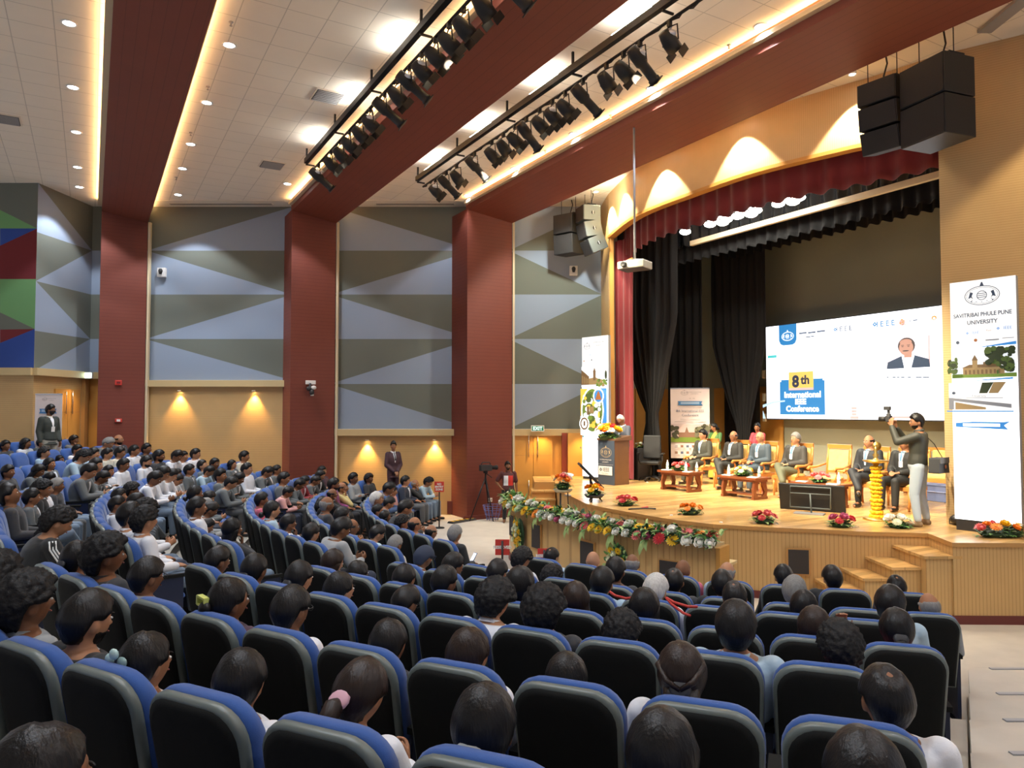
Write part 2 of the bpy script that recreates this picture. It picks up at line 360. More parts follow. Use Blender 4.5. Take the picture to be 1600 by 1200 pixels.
# the pattern goes on out of frame
for m, pts in ((M_dk, ((-140,279),(0,279),(0,328),(-140,250))), (M_gr, ((-140,328),(0,328),(0,357),(-140,357))), (M_rf, ((-140,357),(0,384),(0,436),(-140,436))), (M_dk, ((-140,436),(0,436),(0,515),(-140,515))), (M_bl, ((-140,515),(0,536),(0,577),(-140,577)))):
    mb.add([lp(*p) for p in pts], [tuple(range(len(pts)))], m)
struct(mb, 'wall_back', 'rear wall with green blue red triangle panels at far left', 'wall')
mb = MB(); wallseg(mb, (-17, 18.8), q0, 0, 4.0, M_wood); wallseg(mb, q0, q1, 0, 4.0, M_wood); wallseg(mb, q1, q2, 0, 4.0, M_orange)
struct(mb, 'wall_back', 'beige timber lower wall at the far left corner', 'wall')
mb = MB(); mb.box(((-17+q0.x)/2, 18.75, 3.98), (17+q0.x, .14, .19), M_ledge); d = q1-q0
mb.box((q0+q1)/2+V((.06, 0, 3.98)), (d.length+.1, .14, .19), M_ledge, rz=math.atan2(d.y, d.x)); mb.box(((q1.x+q2.x)/2, YW-.07, 3.98), (q2.x-q1.x, .14, .19), M_ledge)
struct(mb, 'trim_3', 'beige ledge round the far left corner', 'trim')
# left door (orange leaves) on the slanting wall
dn = V((d.y, -d.x, 0)).normalized()
def door(name, o, ux, n, wd, h, label, two=True):
    dr = thing(name, label, 'door'); dr['kind'] = 'structure'; D = Draw(o, ux, n, .001)
    mb = MB(); o = V(o); ux = V(ux); n = V(n)
    for i in range(2 if two else 1):
        w2 = wd/2 if two else wd
        c = o+ux*(w2*(i+.5))+n*.03+V((0, 0, h/2)); mb.box(c, (w2-.012, .05, h), M_orange, rz=math.atan2(ux.y, ux.x))
    mb.build('door_leaf', dr)
    D = Draw(o+n*.057, ux, n, .001)
    for zz in (h*.36, h*.72): D.rect(.02, zz, wd-.02, zz+.012, M_nose)
    D.build('panel_groove', dr)
    for s in (-1, 1):
        mb = MB(); p = o+ux*(wd/2+s*.13)+n*.10
        for z0, z1 in ((h*.12, h*.42), (h*.70, h*.98)): mb.tube([p+V((0, 0, z0)), p+V((0, 0, z1))], .013, M_chrome); mb.box(p+V((0, 0, z0+.05))-n*.03, (.02, .08, .02), M_chrome, rz=math.atan2(ux.y, ux.x)); mb.box(p+V((0, 0, z1-.05))-n*.03, (.02, .08, .02), M_chrome, rz=math.atan2(ux.y, ux.x))
        mb.build('door_handle', dr)
    return dr
ud = d.normalized(); door('door_1', q0+ud*.75+dn*.0+V((0, 0, 1.30)), ud, dn, 1.0, 2.26, 'orange timber door in the far left corner of the hall')
mb = MB(); mb.box(q1-ud*.25+dn*.05+V((0, 0, 1.95)), (.14, .1, 3.8), M_nose, rz=math.atan2(d.y, d.x)); struct(mb, 'trim_3', 'brown upright reveal beside the far left door', 'trim')
door('door_2', (Xp(803), YW-.02, .0), (1, 0, 0), (0, -1, 0), Xp(863)-Xp(803), 2.35, 'orange double door under the green EXIT sign')
mb = MB(); mb.box((Xp(881), YW-.12, 1.17), (.15, .2, 2.34), M_redtrim); mb.box((Xp(910), YW-.2, 1.17), (.9, .38, 2.34), M_orange)
struct(mb, 'trim_4', 'brown reveal right of the orange double door', 'trim')

# portal pillars and beams
PIL = [(-10.5, 1.16), (-5.07, 1.25), (0.0, 1.43)]
names = ['left', 'middle', 'right']
for i, (xr, t) in enumerate(PIL):
    pr = V((xr, 20.85, 0)); pl = pr-AX*t
    pw0 = pl+BX*((YW+.1-pl.y)/BX.y); pw1 = pr+BX*((YW+.1-pr.y)/BX.y)
    mb = MB(); mb.prism([pl, pr, pw1, pw0], 0, 8.6, M_red)
    struct(mb, 'trim_5', '%s red-brown slatted wall pillar' % names[i], 'pillar')
    mb = MB(); mb.box(pr+V((.05, .04, (8.4)/2)), (.06, .1, 8.4), M_cream); struct(mb, 'trim_5', 'pale strip on right edge of the %s red-brown pillar' % names[i], 'trim')
    a1 = pr.dot(AX); a0 = a1-t; b1 = pr.dot(BX)+.1; b0 = -9
    bl = pl.dot(BX)+.1
    P = [(a0, 8.57), (a1, 8.37), (a1, 9.0), (a0, 9.0)]
    mb = MB(); r0 = [H(a, b0, z) for a, z in P]; r1 = [H(a, bl+(b1-bl)*(a-a0)/t, z) for a, z in P]
    mb.loft([r0, r1], M_redb, smooth=False); struct(mb, 'trim_6', '%s red-brown ceiling beam running over the seats' % names[i], 'beam')
    for s, a in ((-1, a0), (1, a1)):
        be = (bl if s < 0 else b1)-.1
        mb = MB()
        for aa, da, zz, dz, m in ((a+s*.05, .10, 8.72, .05, M_cream), (a+s*.09, .02, 8.76, .04, M_cream), (a+s*.035, .04, 8.77, .03, M_led)):
            mb.loft([[H(aa-da/2, b, zz), H(aa+da/2, b, zz), H(aa+da/2, b, zz+dz), H(aa-da/2, b, zz+dz)] for b in (b0, be)], m, smooth=False)
        struct(mb, 'trim_7', 'cream cove moulding with warm light strip on %s side of %s beam' % ('left' if s < 0 else 'right', names[i]), 'cove light')
mb = MB(); mb.prism([H(-14, -9), H(16, -9), H(16, 8), H(13, 17), H(9, 22), H(-6, 30), H(-16, 20)], ZC, ZC+.05, M_ceil); struct(mb, 'ceiling', 'cream tiled suspended ceiling over the whole hall', 'ceiling')
# margins, slots and diffusers in the ceiling
for x0, x1, nm in ((232, 452, 'second'), (560, 728, 'third')):
    mb = MB(); X0 = Xp(x0); X1 = Xp(x1); mb.box(((X0+X1)/2, YW-.32, ZC-.006), (X1-X0, .62, .012), M_ceilp)
    struct(mb, 'trim_8', 'plain ceiling margin above the %s wall bay' % nm, 'trim')
    mb = MB(); w_ = (X1-X0)*.72; cx_ = (X0+X1)/2+.1
    for q in (-.035, .035): mb.box((cx_, YW-.3+q, ZC-.016), (w_, .03, .012), M_dark)
    mb.box((cx_, YW-.3, ZC-.014), (w_+.06, .12, .008), M_ceilp); o = mb.build('slot_diffuser'); tag(o, 'long slot air diffuser in ceiling above the %s wall bay' % nm, 'air vent')
def diffuser(px, py, label, s=.55):
    p = at_z(px, py, ZC); t = thing('air_diffuser', label, 'air vent', p+V((0, 0, -.012)), R(30), 'square air diffusers in the ceiling')
    mb = MB(); mb.box((0, 0, 0), (s, s, .02), M_ceilp)
    mb.build('frame', t); mb = MB()
    for i in range(7): mb.box((0, -s*.4+i*s*.133, -.02), (s*.86, .018, .022), M_grey, rot=Matrix.Rotation(.6, 3, 'X'))
    mb.box((0, 0, -.0115), (s*.9, s*.9, .003), M_dark); mb.build('louvre', t)
diffuser(512, 150, 'square air diffuser in ceiling beside the left lighting bar'); diffuser(425, 257, 'square air diffuser in ceiling in front of the second wall bay'); diffuser(8, 185, 'square air diffuser in ceiling at the left edge of the photo')
for i, (px, py) in enumerate(((361, 34), (325, 135), (298, 207), (275, 277), (1139, 70), (954, 180), (852, 235))):
    p = at_z(px, py, ZC); t = thing('sprinkler', 'small ceiling sprinkler head, %s of those %s' % (('first', 'second', 'third', 'fourth', 'first', 'second', 'third')[i], 'beside the left beam' if i < 4 else 'above the right lighting bar, from the right'), 'sprinkler', p, 0, 'sprinkler heads on the ceiling')
    mb = MB(); mb.lathe([(.035, 0), (.035, -.01), (.012, -.015), (.012, -.06), (.025, -.065), (.002, -.07)], M_grey, 10); mb.build('head', t)
mb = MB(); p = at_z(1568, 22, ZC); mb.box(p+V((0, 0, -.03)), (.22, .9, .05), M_grey, rz=R(0)); o = mb.build('ceiling_grille'); tag(o, 'grey ceiling grille at top right above the speakers', 'air vent')
M_lens = mat('downlight_lens', (.93, .97, 1), .4, emit=26)
ordn = ['first', 'second', 'third', 'fourth', 'fifth']
for i, p in enumerate(DOWN):
    g, j = (0, i) if i < 5 else (1, i-5) if i < 10 else (2, 0) if i == 10 else (3, i-11)
    lab = ('%s recessed downlight from the front left of the left beam' % ordn[j], '%s recessed downlight from the front right of the left beam' % ordn[j], 'recessed downlight beside the middle beam above the third wall bay', '%s recessed downlight from the right in the row beside the right beam' % ordn[j])[g]
    t = thing('recessed_downlight', lab, 'ceiling light', p, 0, 'recessed downlights')
    mb = MB(); mb.lathe([(.115, 0), (.115, -.012), (.09, -.014), (.085, 0)], M_white, 20); mb.build('bezel', t)
    mb = MB(); mb.lathe([(.084, -.004), (.06, -.008), (.001, -.009)], M_lens, 20); mb.build('lens', t)

# proscenium: curved timber header, column and right wall
FP = [(2.58, 21.0), (2.60, 20.4), (2.64, 19.76), (3.06, 17.5), (3.99, 15.65), (4.82, 14.3), (6.0, 13.1), (6.37, 12.77), (7.09, 11.98)]
def crom(P, n=5):
    P = [V((*p, 0)) for p in P]; out = []
    for i in range(len(P)-1):
        a = P[max(i-1, 0)]; b = P[i]; c = P[i+1]; d_ = P[min(i+2, len(P)-1)]
        for k in range(n):
            t = k/n; out.append(.5*((2*b)+(c-a)*t+(2*a-5*b+4*c-d_)*t*t+(3*b-a-3*c+d_)*t**3))
    return out+[P[-1]]
FA = crom(FP[2:], 6); ZF = 4.75+EYE
def strip(path, z0, z1, th, m, mb, off=0):
    """vertical wall band following a path; th thickens to the right-hand side of travel, seen from above"""
    n = len(path); nr = []
    for i in range(n):
        t = (path[min(i+1, n-1)]-path[max(i-1, 0)]).normalized(); nr.append(V((-t.y, t.x, 0)))
    rings = [[p+q*off+V((0, 0, z0)), p+q*(off+th)+V((0, 0, z0)), p+q*(off+th)+V((0, 0, z1)), p+q*off+V((0, 0, z1))] for p, q in zip(path, nr)]
    mb.loft(rings, m, smooth=False); return mb
mb = MB(); strip(FA, ZF, ZC, .15, M_head, mb); struct(mb, 'wall_proscenium', 'curved beige timber header over the stage opening', 'wall')
mb = MB(); strip(FA, ZF-.05, ZF+.02, .2, M_orange, mb, -.04); struct(mb, 'trim_9', 'orange edge under the curved stage header', 'trim')
mb = MB(); strip([V((*p, 0)) for p in FP[:3]], 0, ZC, .15, M_wood, mb); mb.box((2.70, 19.7, ZF/2+.5), (.1, .1, ZF-1), M_orange); struct(mb, 'wall_proscenium', 'narrow beige column left of the stage opening', 'wall')
mb = MB(); strip([V((7.09, 11.98, 0)), V((7.97, 11.36, 0)), V((11.5, 8.85, 0))], 0, ZC, .2, M_wall3, mb); struct(mb, 'wall_right', 'large beige slatted wall right of the stage opening', 'wall')

# stage
SE = [(1.10, 19.0), (1.12, 16.71), (1.47, 14.53), (1.69, 14.05), (2.06, 13.43), (2.41, 12.86), (2.75, 12.38), (3.26, 11.92), (4.0, 11.62), (4.8, 11.40), (5.3, 11.2), (6.25, 11.04), (6.14, 10.25), (7.25, 10.22), (11.5, 10.2)]
mb = MB(); mb.prism([(x, y) for x, y in SE]+[(11.5, 12), tuple(H(17.2, 3)[:2]), tuple(H(17.2, 19.2)[:2]), (1.1, 21.2)], ZS-.06, ZS, M_nose, M_plank); struct(mb, 'floor', 'polished timber stage floor', 'floor')
sp = [V((*p, 0)) for p in SE]
mb = MB(); strip(sp, 0, ZS-.06, .05, M_woodv, mb, .03); struct(mb, 'wall_stage', 'fluted beige timber front of the stage', 'wall')
mb = MB(); strip(sp, 0, .12, .06, M_maroon, mb, .01); struct(mb, 'baseboard_stage', 'maroon skirting along the stage front', 'baseboard')
# back and side walls of the stage
M_back = mat('stage_back', (.32, .33, .25), .8, nscale=.4, namt=.2)
mb = MB(); wallseg(mb, H(16.95, 3), H(16.95, 19.5), 0, 10, M_back); struct(mb, 'wall_stage_back', 'olive grey rear wall of the stage', 'wall')
mb = MB(); wallseg(mb, H(12.2, 17.9), H(16.95, 17.9), 3.67, 10, M_back); wallseg(mb, H(12.2, 17.9), H(16.95, 17.9), 1.1, 3.67, M_orange)
for a in (13, 13.9, 14.8, 15.7): mb.box(H(a, 17.87, 2.4), (.03, .03, 2.5), M_nose, rz=R(30))
struct(mb, 'wall_stage_left', 'stage side wall with orange timber wainscot', 'wall')
mb = MB(); mb.box(H(16.9, 15.3, 2.4), (2.6, .04, 2.54), M_orange, rz=R(120)); struct(mb, 'trim_10', 'orange timber wainscot behind the curtains on the rear wall', 'trim')
mb = MB(); mb.prism([H(11, 2), H(18, 2), H(18, 20), H(13, 20)], 9.6, 9.7, M_black); struct(mb, 'ceiling', 'black fly space over the stage', 'ceiling')
# steps at the right end of the stage front
for i, (xa, xb, yf, z) in enumerate(((5.80, 6.29, 10.30, .94), (5.42, 5.87, 10.45, .753), (5.08, 5.49, 10.60, .565), (4.72, 5.12, 10.74, .377), (4.32, 4.76, 10.88, .19))):
    mb = MB(); yb = 11.24 if i < 2 else 11.42
    mb.box(((xa+xb)/2, (yf+yb)/2, z/2-.02), (xb-xa, yb-yf, z-.04), M_woodv); mb.box(((xa+xb)/2-.02, (yf+yb)/2-.015, z-.02), (xb-xa+.04, yb-yf+.03, .04), M_plank)
    o = struct(mb, 'floor', '%s timber step from the top, right stage stair' % ordn[i], 'step')
for i, (yy, z, xa) in enumerate(((18.72, .94, .50), (18.47, .753, .44), (18.22, .565, .40), (17.97, .377, .36), (17.72, .19, .32))):
    mb = MB(); mb.box(((xa+1.1)/2, yy+.3, z/2-.02), (1.1-xa, .7, z-.04), M_nose); mb.box(((xa+1.1)/2, yy+.28, z-.02), (1.12-xa, .72, .04), M_plank)
    struct(mb, 'floor', '%s timber step from the top, left stage stair' % ordn[i], 'step')
mb = MB(); mb.prism([(.58, 18.9), (1.12, 18.9), (1.12, 20.6), (.58, 20.6)], .0, ZS, M_nose, M_plank); struct(mb, 'floor', 'timber landing at the top of the left stage stair', 'floor')
t = thing('floor_vent_grille', 'black square vent in stage front left of the stair', 'vent', (4.47, 11.49, .62), R(-12))
mb = MB(); mb.box((0, -.02, 0), (.36, .03, .42), M_nose); mb.build('frame', t); mb = MB(); mb.box((0, -.036, 0), (.30, .02, .37), M_vent); mb.build('mesh_panel', t)
# skirting and little steps along the left wall
mb = MB()
for x0, x1, z in ((700, 708, .3), (708, 728, .14), ): mb.box((Xp((x0+x1)/2), YW-.04, z/2+.06), (Xp(x1)-Xp(x0)+.02, .06, z+.06), M_maroon)
struct(mb, 'baseboard_left', 'stepped maroon baseboard on left wall before the right pillar', 'baseboard')
mb = MB(); mb.box((Xp(764), 20.2, .06), (1.5, .04, .12), M_maroon, rz=R(30)); struct(mb, 'baseboard_left', 'maroon baseboard round the foot of the right pillar', 'baseboard')

# wall washers under the ledges
for i, (px, zb) in enumerate(((282, 3.75), (398, 3.75), (575, 2.34), (680, 2.34))):
    x = Xp(px); t = thing('wall_washer', ('left', 'right', 'left', 'right')[i]+' warm downlight under ledge of the %s wall bay' % ('second' if i < 2 else 'third'), 'wall light', (x, YW-.09, zb-.195), 0, 'warm lights under the wall ledges')
    mb = MB(); mb.lathe([(.05, 0), (.055, -.03), (.045, -.03), (.03, -.01)], M_cream, 14); mb.build('housing', t)
    mb = MB(); mb.lathe([(.04, -.024), (.001, -.027)], mat('warm_lens', (1, .72, .32), .5, emit=40), 14); mb.build('lens', t)
    spot((x, YW-.10, zb-.24), (x, YW-.04, zb-1.4), 150, (1, .58, .18), 80, .8, .03, 'wall_washer_lamp')
spot((Xp(845), YW-.35, 2.4), (Xp(845), YW-.1, 0), 60, (1, .62, .2), 110, 1, .05, 'door_lamp'); spot((Xp(905), YW-.75, 2.5), (Xp(905), YW-.5, .5), 90, (1, .66, .24), 90, 1, .05, 'door_lamp')
p = q0+ud*1.25+dn*.35; spot(p+V((0, 0, 3.85)), p+V((0, 0, .5)), 45, (1, .55, .16), 100, 1, .05, 'door_lamp')
# header spotlights: lamps in the ceiling that graze the curved timber header
for i, px in enumerate((1333, 1152, 1032, 972, 951)):
    # header point in this column
    best = min(FA, key=lambda q: abs(proj((q.x, q.y, 8.5))[0]-px-(8 if i < 3 else 3)))
    j = FA.index(best); tt = (FA[min(j+1, len(FA)-1)]-FA[max(j-1, 0)]).normalized(); nn = V((tt.y, -tt.x, 0))
    if nn.dot(V((0, -1, 0))) < 0: nn = -nn
    p = best+nn*.42; t = thing('header_spotlight', '%s ceiling spotlight from the right washing the curved stage header' % ordn[i], 'ceiling light', p+V((0, 0, ZC)), 0, 'spotlights washing the curved stage header')
    mb = MB(); mb.lathe([(.07, 0), (.075, -.05), (.06, -.05), (.04, -.02)], M_white, 14); mb.build('housing', t)
    mb = MB(); mb.lathe([(.055, -.04), (.001, -.045)], M_lens, 14); mb.build('lens', t)
    spot(p+V((0, 0, ZC-.12)), best+nn*.06+V((0, 0, ZC-1.7)), 420, (1, .88, .64), 80, .25, .03, 'header_lamp')
# bright cove in the last ceiling bay, and a wash on the right wall
spot((1.5, 18.0, 8.2), (1.3, 21, 4.6), 420, (.95, .97, .85), 95, .5, .1, 'bay_fill_lamp'); spot(H(11.2, 14.4, 8.0), H(11.4, 15.6, 8.9), 130, (1, .85, .6), 150, 1, .1, 'cove_lamp'); spot(H(11.0, 6.6, 8.1), H(11.2, 6, 8.9), 120, (1, .85, .6), 150, 1, .1, 'cove_lamp')  # first spot is an added fill that brightens the last wall bay, no fitting
spot((8.2, 9.2, 8.7), (8.6, 10.7, 4), 420, (1, .78, .45), 75, .3, .05, 'wall_wash_lamp')

# ------------------------------------------------------------------ curtains
M_redc = mat('red_velvet', (.20, .012, .016), .75, sheen=.3, bump=.1); M_blk = mat('black_velvet', (.006, .0055, .006), .9, sheen=0, bump=.1)
M_blks = mat('black_satin', (.016, .018, .022), .25)
def wavy(path, zt, zb, amp, wl, m, mb, th=.012, waist=None, rows=14, hem=0):
    """curtain along a path; waist=(z, width factor, centre 0..1) gathers it"""
    Ls = [0]
    for i in range(1, len(path)): Ls.append(Ls[-1]+(path[i]-path[i-1]).length)
    T = Ls[-1]; n = max(8, int(T/wl*8)); pts = []; ii = 0
    for k in range(n+1):
        s = T*k/n
        while ii < len(Ls)-2 and Ls[ii+1] < s: ii += 1
        f = (s-Ls[ii])/max(1e-6, Ls[ii+1]-Ls[ii]); p = path[ii].lerp(path[ii+1], f); t = (path[ii+1]-path[ii]).normalized()
        pts.append((s/T, p, V((-t.y, t.x, 0)), t))
    def wf(z):
        if not waist: return 1
        zw, fw = waist[0], waist[1]
        if z > zw: u = min(1, (z-zw)/(waist[3])); return fw+(1-fw)*(u**.8)
        u = min(1, (zw-z)/1.1); return fw+(waist[4]-fw)*math.sin(u*PI/2)
    V0 = []; fr = waist[2] if waist else .5
    for sgn in (0, 1):
        for j in range(rows+1):
            z = zt+(zb-zt)*j/rows; g = wf(z)
            for u, p, nn, t in pts:
                ph = u*T/wl*2*PI; q = pts[0][1].lerp(pts[-1][1], fr) if waist else p
                pp = q+(p-q)*g if waist else p
                a = amp*(.75+.25*math.sin(ph*.37+1.3))*(1 if not waist else .6+.4*g)
                pp = pp+nn*(a*math.sin(ph+.25*math.sin(z*1.7+u*9))+sgn*th)
                zz = z-(hem*(.5+.5*math.sin(ph)) if j == rows else 0); V0.append((pp.x, pp.y, zz))
    c = len(pts); r = rows+1; fs = []
    for sgn in (0, 1):
        o = sgn*c*r
        for j in range(rows):
            for i in range(c-1): q = (o+j*c+i, o+j*c+i+1, o+(j+1)*c+i+1, o+(j+1)*c+i); fs.append(q if sgn else q[::-1])
    for j in range(rows):
        for i in (0, c-1): fs.append((j*c+i, (j+1)*c+i, c*r+(j+1)*c+i, c*r+j*c+i))
    for i in range(c-1): o = rows*c; fs.append((o+i, o+i+1, c*r+o+i+1, c*r+o+i))
    mb.add(V0, fs, m, True); return mb
def curtain(name, label, *a, **k):
    mb = MB(); wavy(*a, mb=mb, **k); o = mb.build(name); return tag(o, label, 'curtain')
off = []
for i, p in enumerate(FA):
    t = (FA[min(i+1, len(FA)-1)]-FA[max(i-1, 0)]).normalized(); off.append(p+V((-t.y, t.x, 0))*.42)
curtain('stage_valance', 'dark red pleated valance hanging under the curved stage header', off, ZF+.25, 4.19+EYE, .055, .42, M_redc, rows=4, hem=.06)
curtain('stage_curtain', 'narrow dark red curtain gathered at the left edge of the stage opening', [H(12.35, 15.75), H(12.45, 15.15)], 7.6, ZS+.03, .05, .2, M_redc, rows=6)
curtain('stage_curtain', 'narrow dark red curtain hidden behind the tall right banner', [H(12.5, 6.9), H(12.5, 6.3)], 7.6, ZS+.03, .05, .2, M_redc, rows=6)
curtain('drape', 'tall black curtain behind the lectern, tied in at waist height', [H(13.2, 16.75), H(13.2, 14.3)], 8.8, ZS+.03, .07, .3, M_blk, waist=(2.85, .14, .62, 2.6, .30), rows=26)
curtain('drape', 'straight black curtain behind the roll-up banner', [H(14.9, 16.5), H(14.9, 15.05)], 9.2, ZS+.03, .07, .3, M_blk, rows=8)
curtain('drape', 'tall black curtain left of the screen, tied in low', [H(15.8, 15.6), H(15.8, 13.6)], 9.2, ZS+.03, .07, .3, M_blk, waist=(2.5, .2, .6, 2.4, .4), rows=26)
curtain('drape', 'black curtain far upstage between the other two tied curtains', [H(16.6, 15.9), H(16.6, 14.6)], 3.9, ZS+.5, .05, .25, M_blk, rows=6)
curtain('drape', 'shiny black border curtain above the cream batten', [H(13.55, 15.9), H(13.55, 6.2)], 8.85, 4.38+EYE, .07, .33, M_blks, rows=5, hem=.08)
curtain('drape', 'black border curtain under the cream batten', [H(13.7, 14.9), H(13.7, 6.2)], 7.35, 3.98+EYE, .07, .3, M_blk, rows=4, hem=.05)
curtain('drape', 'black border curtain above the projection screen', [H(15.3, 14.6), H(15.3, 6.2)], 8.85, 4.25+EYE, .07, .3, M_blk, rows=4, hem=.05)
mb = MB(); mb.box(H(13.38, 9.6, 4.32+EYE), (8.6, .10, .12), M_cream, rz=R(120)); o = mb.build('batten'); tag(o, 'long cream batten across the stage below the shiny black border', 'batten')
# ------------------------------------------------------------------ equipment above the seats
FACE = R(120)                     # +Y of a thing turned to the audience (-A)
def plane_px(D, px, py):
    r = ray(px, py); t = (D.o-V((0, 0, EYE))).dot(D.n)/r.dot(D.n); p = V((0, 0, EYE))+r*t-D.o
    return p.dot(D.ux), p.dot(D.uz)
M_truss = mat('black_steel', (.02, .02, .022), .4, .6)
M_can = mat('black_lamp_body', (.012, .012, .012), .45); M_silver = mat('silver_foil', (.7, .74, .8), .3, .6)
M_lit = mat('lit_lens', (1, .86, .6), .4, emit=14); M_tubew = mat('tube_glow', (1, .95, .86), .4, emit=38)
def bar(a, b0, b1, label):
    t = thing('lighting_bar', label, 'lighting rig', H(a, b0, 8.62), R(120))      # local +X runs along B
    L = b1-b0
    mb = MB(); mb.box((L/2, 0, 0), (L, .09, .11), M_truss); mb.build('raceway', t)
    mb = MB(); mb.tube([(0, -.16, -.16), (L, -.16, -.16)], .024, M_truss); mb.build('pipe', t)
    for i in range(int(L/2.2)+1):
        x = L-.05-i*2.2
        if x < 0: break
        mb = MB(); mb.box((x, 0, .16), (.035, .035, .26), M_truss); mb.box((x, -.08, -.09), (.03, .2, .03), M_truss); mb.build('hanger', t)
    for i in range(5):
        x = L-.5-i*2.4
        if x < 0: break
        mb = MB(); mb.tube([(x, .0, .075), (x-.9, .0, .075)], .02, M_tubew); mb.build('tube_lamp', t)
    for i in range(int(L/1.1)):
        x = .3+i*1.1; mb = MB(); mb.tube([(x+q*.14, -.16+.02*math.sin(q*3), -.15-.05*abs(math.sin(q*1.9))) for q in range(8)], .012, M_black, 5); mb.build('cable', t)
    return t
def can_parts(kind, lit):
    """hangs from its clamp at the origin; +Y points at the stage"""
    out = []
    tilt = Matrix.Rotation(R(-38), 3, 'X')                # body axis dips towards the stage
    r = .115 if kind == 'par' else .085
    pv = V((0, .02, -.30))
    mb = MB(); mb.box((0, 0, -.03), (.05, .06, .08), M_can)
    mb.tube([(-r-.03, pv.y, pv.z), (-r-.03, .0, -.09), (0, 0, -.07), (r+.03, .0, -.09), (r+.03, pv.y, pv.z)], .011, M_can, 6); out.append(('yoke', mb.mesh('yoke')))
    q = tilt @ Matrix.Rotation(-PI/2, 3, 'X')
    mb = MB()
    if kind == 'par': prof = [(.02, -.20), (.075, -.19), (.095, -.12), (.115, -.02), (.115, .12), (.108, .12), (.105, .02)]
    else: prof = [(.02, -.26), (.085, -.25), (.10, -.14), (.10, .02), (.075, .06), (.075, .30), (.09, .31), (.09, .36), (.07, .36), (.068, .3)]
    mb.lathe(prof, M_can, 14, pv, q)
    if kind == 'par': mb.box(pv+q@V((0, 0, .13)), (.25, .25, .012), M_can, rot=q) if False else None
    else: mb.box(pv+q@V((0, 0, .365)), (.19, .19, .014), M_can, rot=q)
    out.append(('lamp_body', mb.mesh('lamp_body')))
    mb = MB(); zz = .06 if kind == 'par' else .33; rr = .1 if kind == 'par' else .066
    mb.lathe([(rr, zz), (rr*.5, zz+.012), (.001, zz+.016)], M_lit if lit else M_grey, 14, pv, q); out.append(('lens', mb.mesh('lens')))
    if kind == 'par':                                     # barn-door frame
        for s in (-1, 1): mb = MB(); mb.box(pv+q@V((s*.115, 0, .17)), (.008, .2, .11), M_can, rot=q); out.append(('barn_door', mb.mesh('barn_door')))
    return out
CANS = {(k, l): can_parts(k, l) for k in ('par', 'ell') for l in (0, 1)}
def silver_wrap():
    mb = MB(); r2 = random.Random(3); pts = [(r2.uniform(-.1, .1), r2.uniform(-.12, .1), -.02-.035*i+r2.uniform(-.02, .02)) for i in range(9)]
    mb.tube(pts, .022, M_silver, 6, flat=.5); mb.ell((.03, -.02, -.2), (.1, .1, .06), M_silver, 8, 6); return mb.mesh('foil')
FOIL = silver_wrap()
def hang(a, lst, barname):
    n = len(lst)
    for i, (px, kind, lit, foil) in enumerate(lst):
        b = b_at(px, a)
        ords = ['first', 'second', 'third', 'fourth', 'fifth', 'sixth', 'seventh', 'eighth', 'ninth', 'tenth', 'eleventh', 'twelfth', 'thirteenth', 'fourteenth', 'fifteenth', 'sixteenth', 'seventeenth']
        nm = 'par_can_spotlight' if kind == 'par' else 'profile_spotlight'
        t = thing(nm, 'black %s %sspotlight, %s lamp from the far end of the %s bar' % ('squat' if kind == 'par' else 'long-nosed', 'lit ' if lit else '', ords[i], barname), 'stage light', H(a, b, 8.43), R(-60)+rnd.uniform(-.25, .25), 'lamps on the %s lighting bar' % barname)
        t.location = H(a+.16, b, 8.44)
        for pn, me in CANS[(kind, lit)]: mesh_obj(me, pn, t)
        if foil: mesh_obj(FOIL, 'silver_wrap', t)
b1_ = b_at(478, 4.13); bar(4.13, 5.0, b1_+.2, 'long black lighting bar over the seats, the left one of two')
b2_ = b_at(655, 6.8); bar(6.8, 3.0, b2_+.2, 'long black lighting bar over the seats, the right one of two')
hang(4.13, [(483,'ell',0,1),(502,'par',1,0),(516,'par',0,0),(530,'par',0,0),(546,'par',0,0),(562,'par',0,1),(584,'ell',0,0),(603,'par',0,0),(622,'ell',0,1),(641,'par',1,1),(662,'par',0,0),(683,'par',0,0),(706,'par',0,0),(737,'par',1,0),(772,'ell',0,0)], 'left')
hang(6.8, [(669,'par',0,1),(686,'ell',0,0),(702,'par',0,0),(730,'ell',1,1),(757,'par',0,0),(775,'par',0,0),(793,'par',1,0),(811,'ell',0,0),(832,'par',1,0),(852,'par',0,1),(872,'par',0,0),(900,'ell',0,0),(937,'par',1,0),(964,'par',0,0),(990,'ell',0,1),(1037,'par',0,1)], 'right')
# projector on its pole
pp = at_z(988, 172, ZC); zp = EYE+(642-414)/F*pp.y
t = thing('ceiling_projector', 'grey projector hanging on a long pole from the ceiling', 'projector', (pp.x+.03, pp.y, zp), R(-35))
M_pj = mat('projector_body', (.52, .50, .40), .4)
mb = MB(); mb.tube([(0, 0, .09), (0, 0, ZC-zp)], .022, M_grey, 10); mb.lathe([(.09, ZC-zp-.03), (.09, ZC-zp)], M_grey, 12); mb.build('pole', t)
mb = MB(); mb.box((0, 0, 0), (.56, .42, .15), M_pj); mb.build('body', t, bevel=.02); mb = MB(); mb.box((0, 0, -.076), (.52, .38, .012), M_dark); mb.build('underside', t)
mb = MB(); mb.lathe([(.055, 0), (.055, .08), (.04, .085), (.001, .06)], M_dark, 14, (-.12, -.2, 0), Matrix.Rotation(PI/2, 3, 'X')); mb.build('lens', t)
mb = MB(); 
for s in (-1, 1): mb.tube([(s*.2, -.12, .08), (0, 0, .13), (s*.2, .12, .08)], .012, M_grey, 6)
mb.build('bracket', t); mb = MB(); mb.tube([(-.28, .1, 0), (-.36, .12, .06), (-.3, .1, .12), (-.05, 0, .16)], .009, M_orange, 6); mb.build('cable', t)
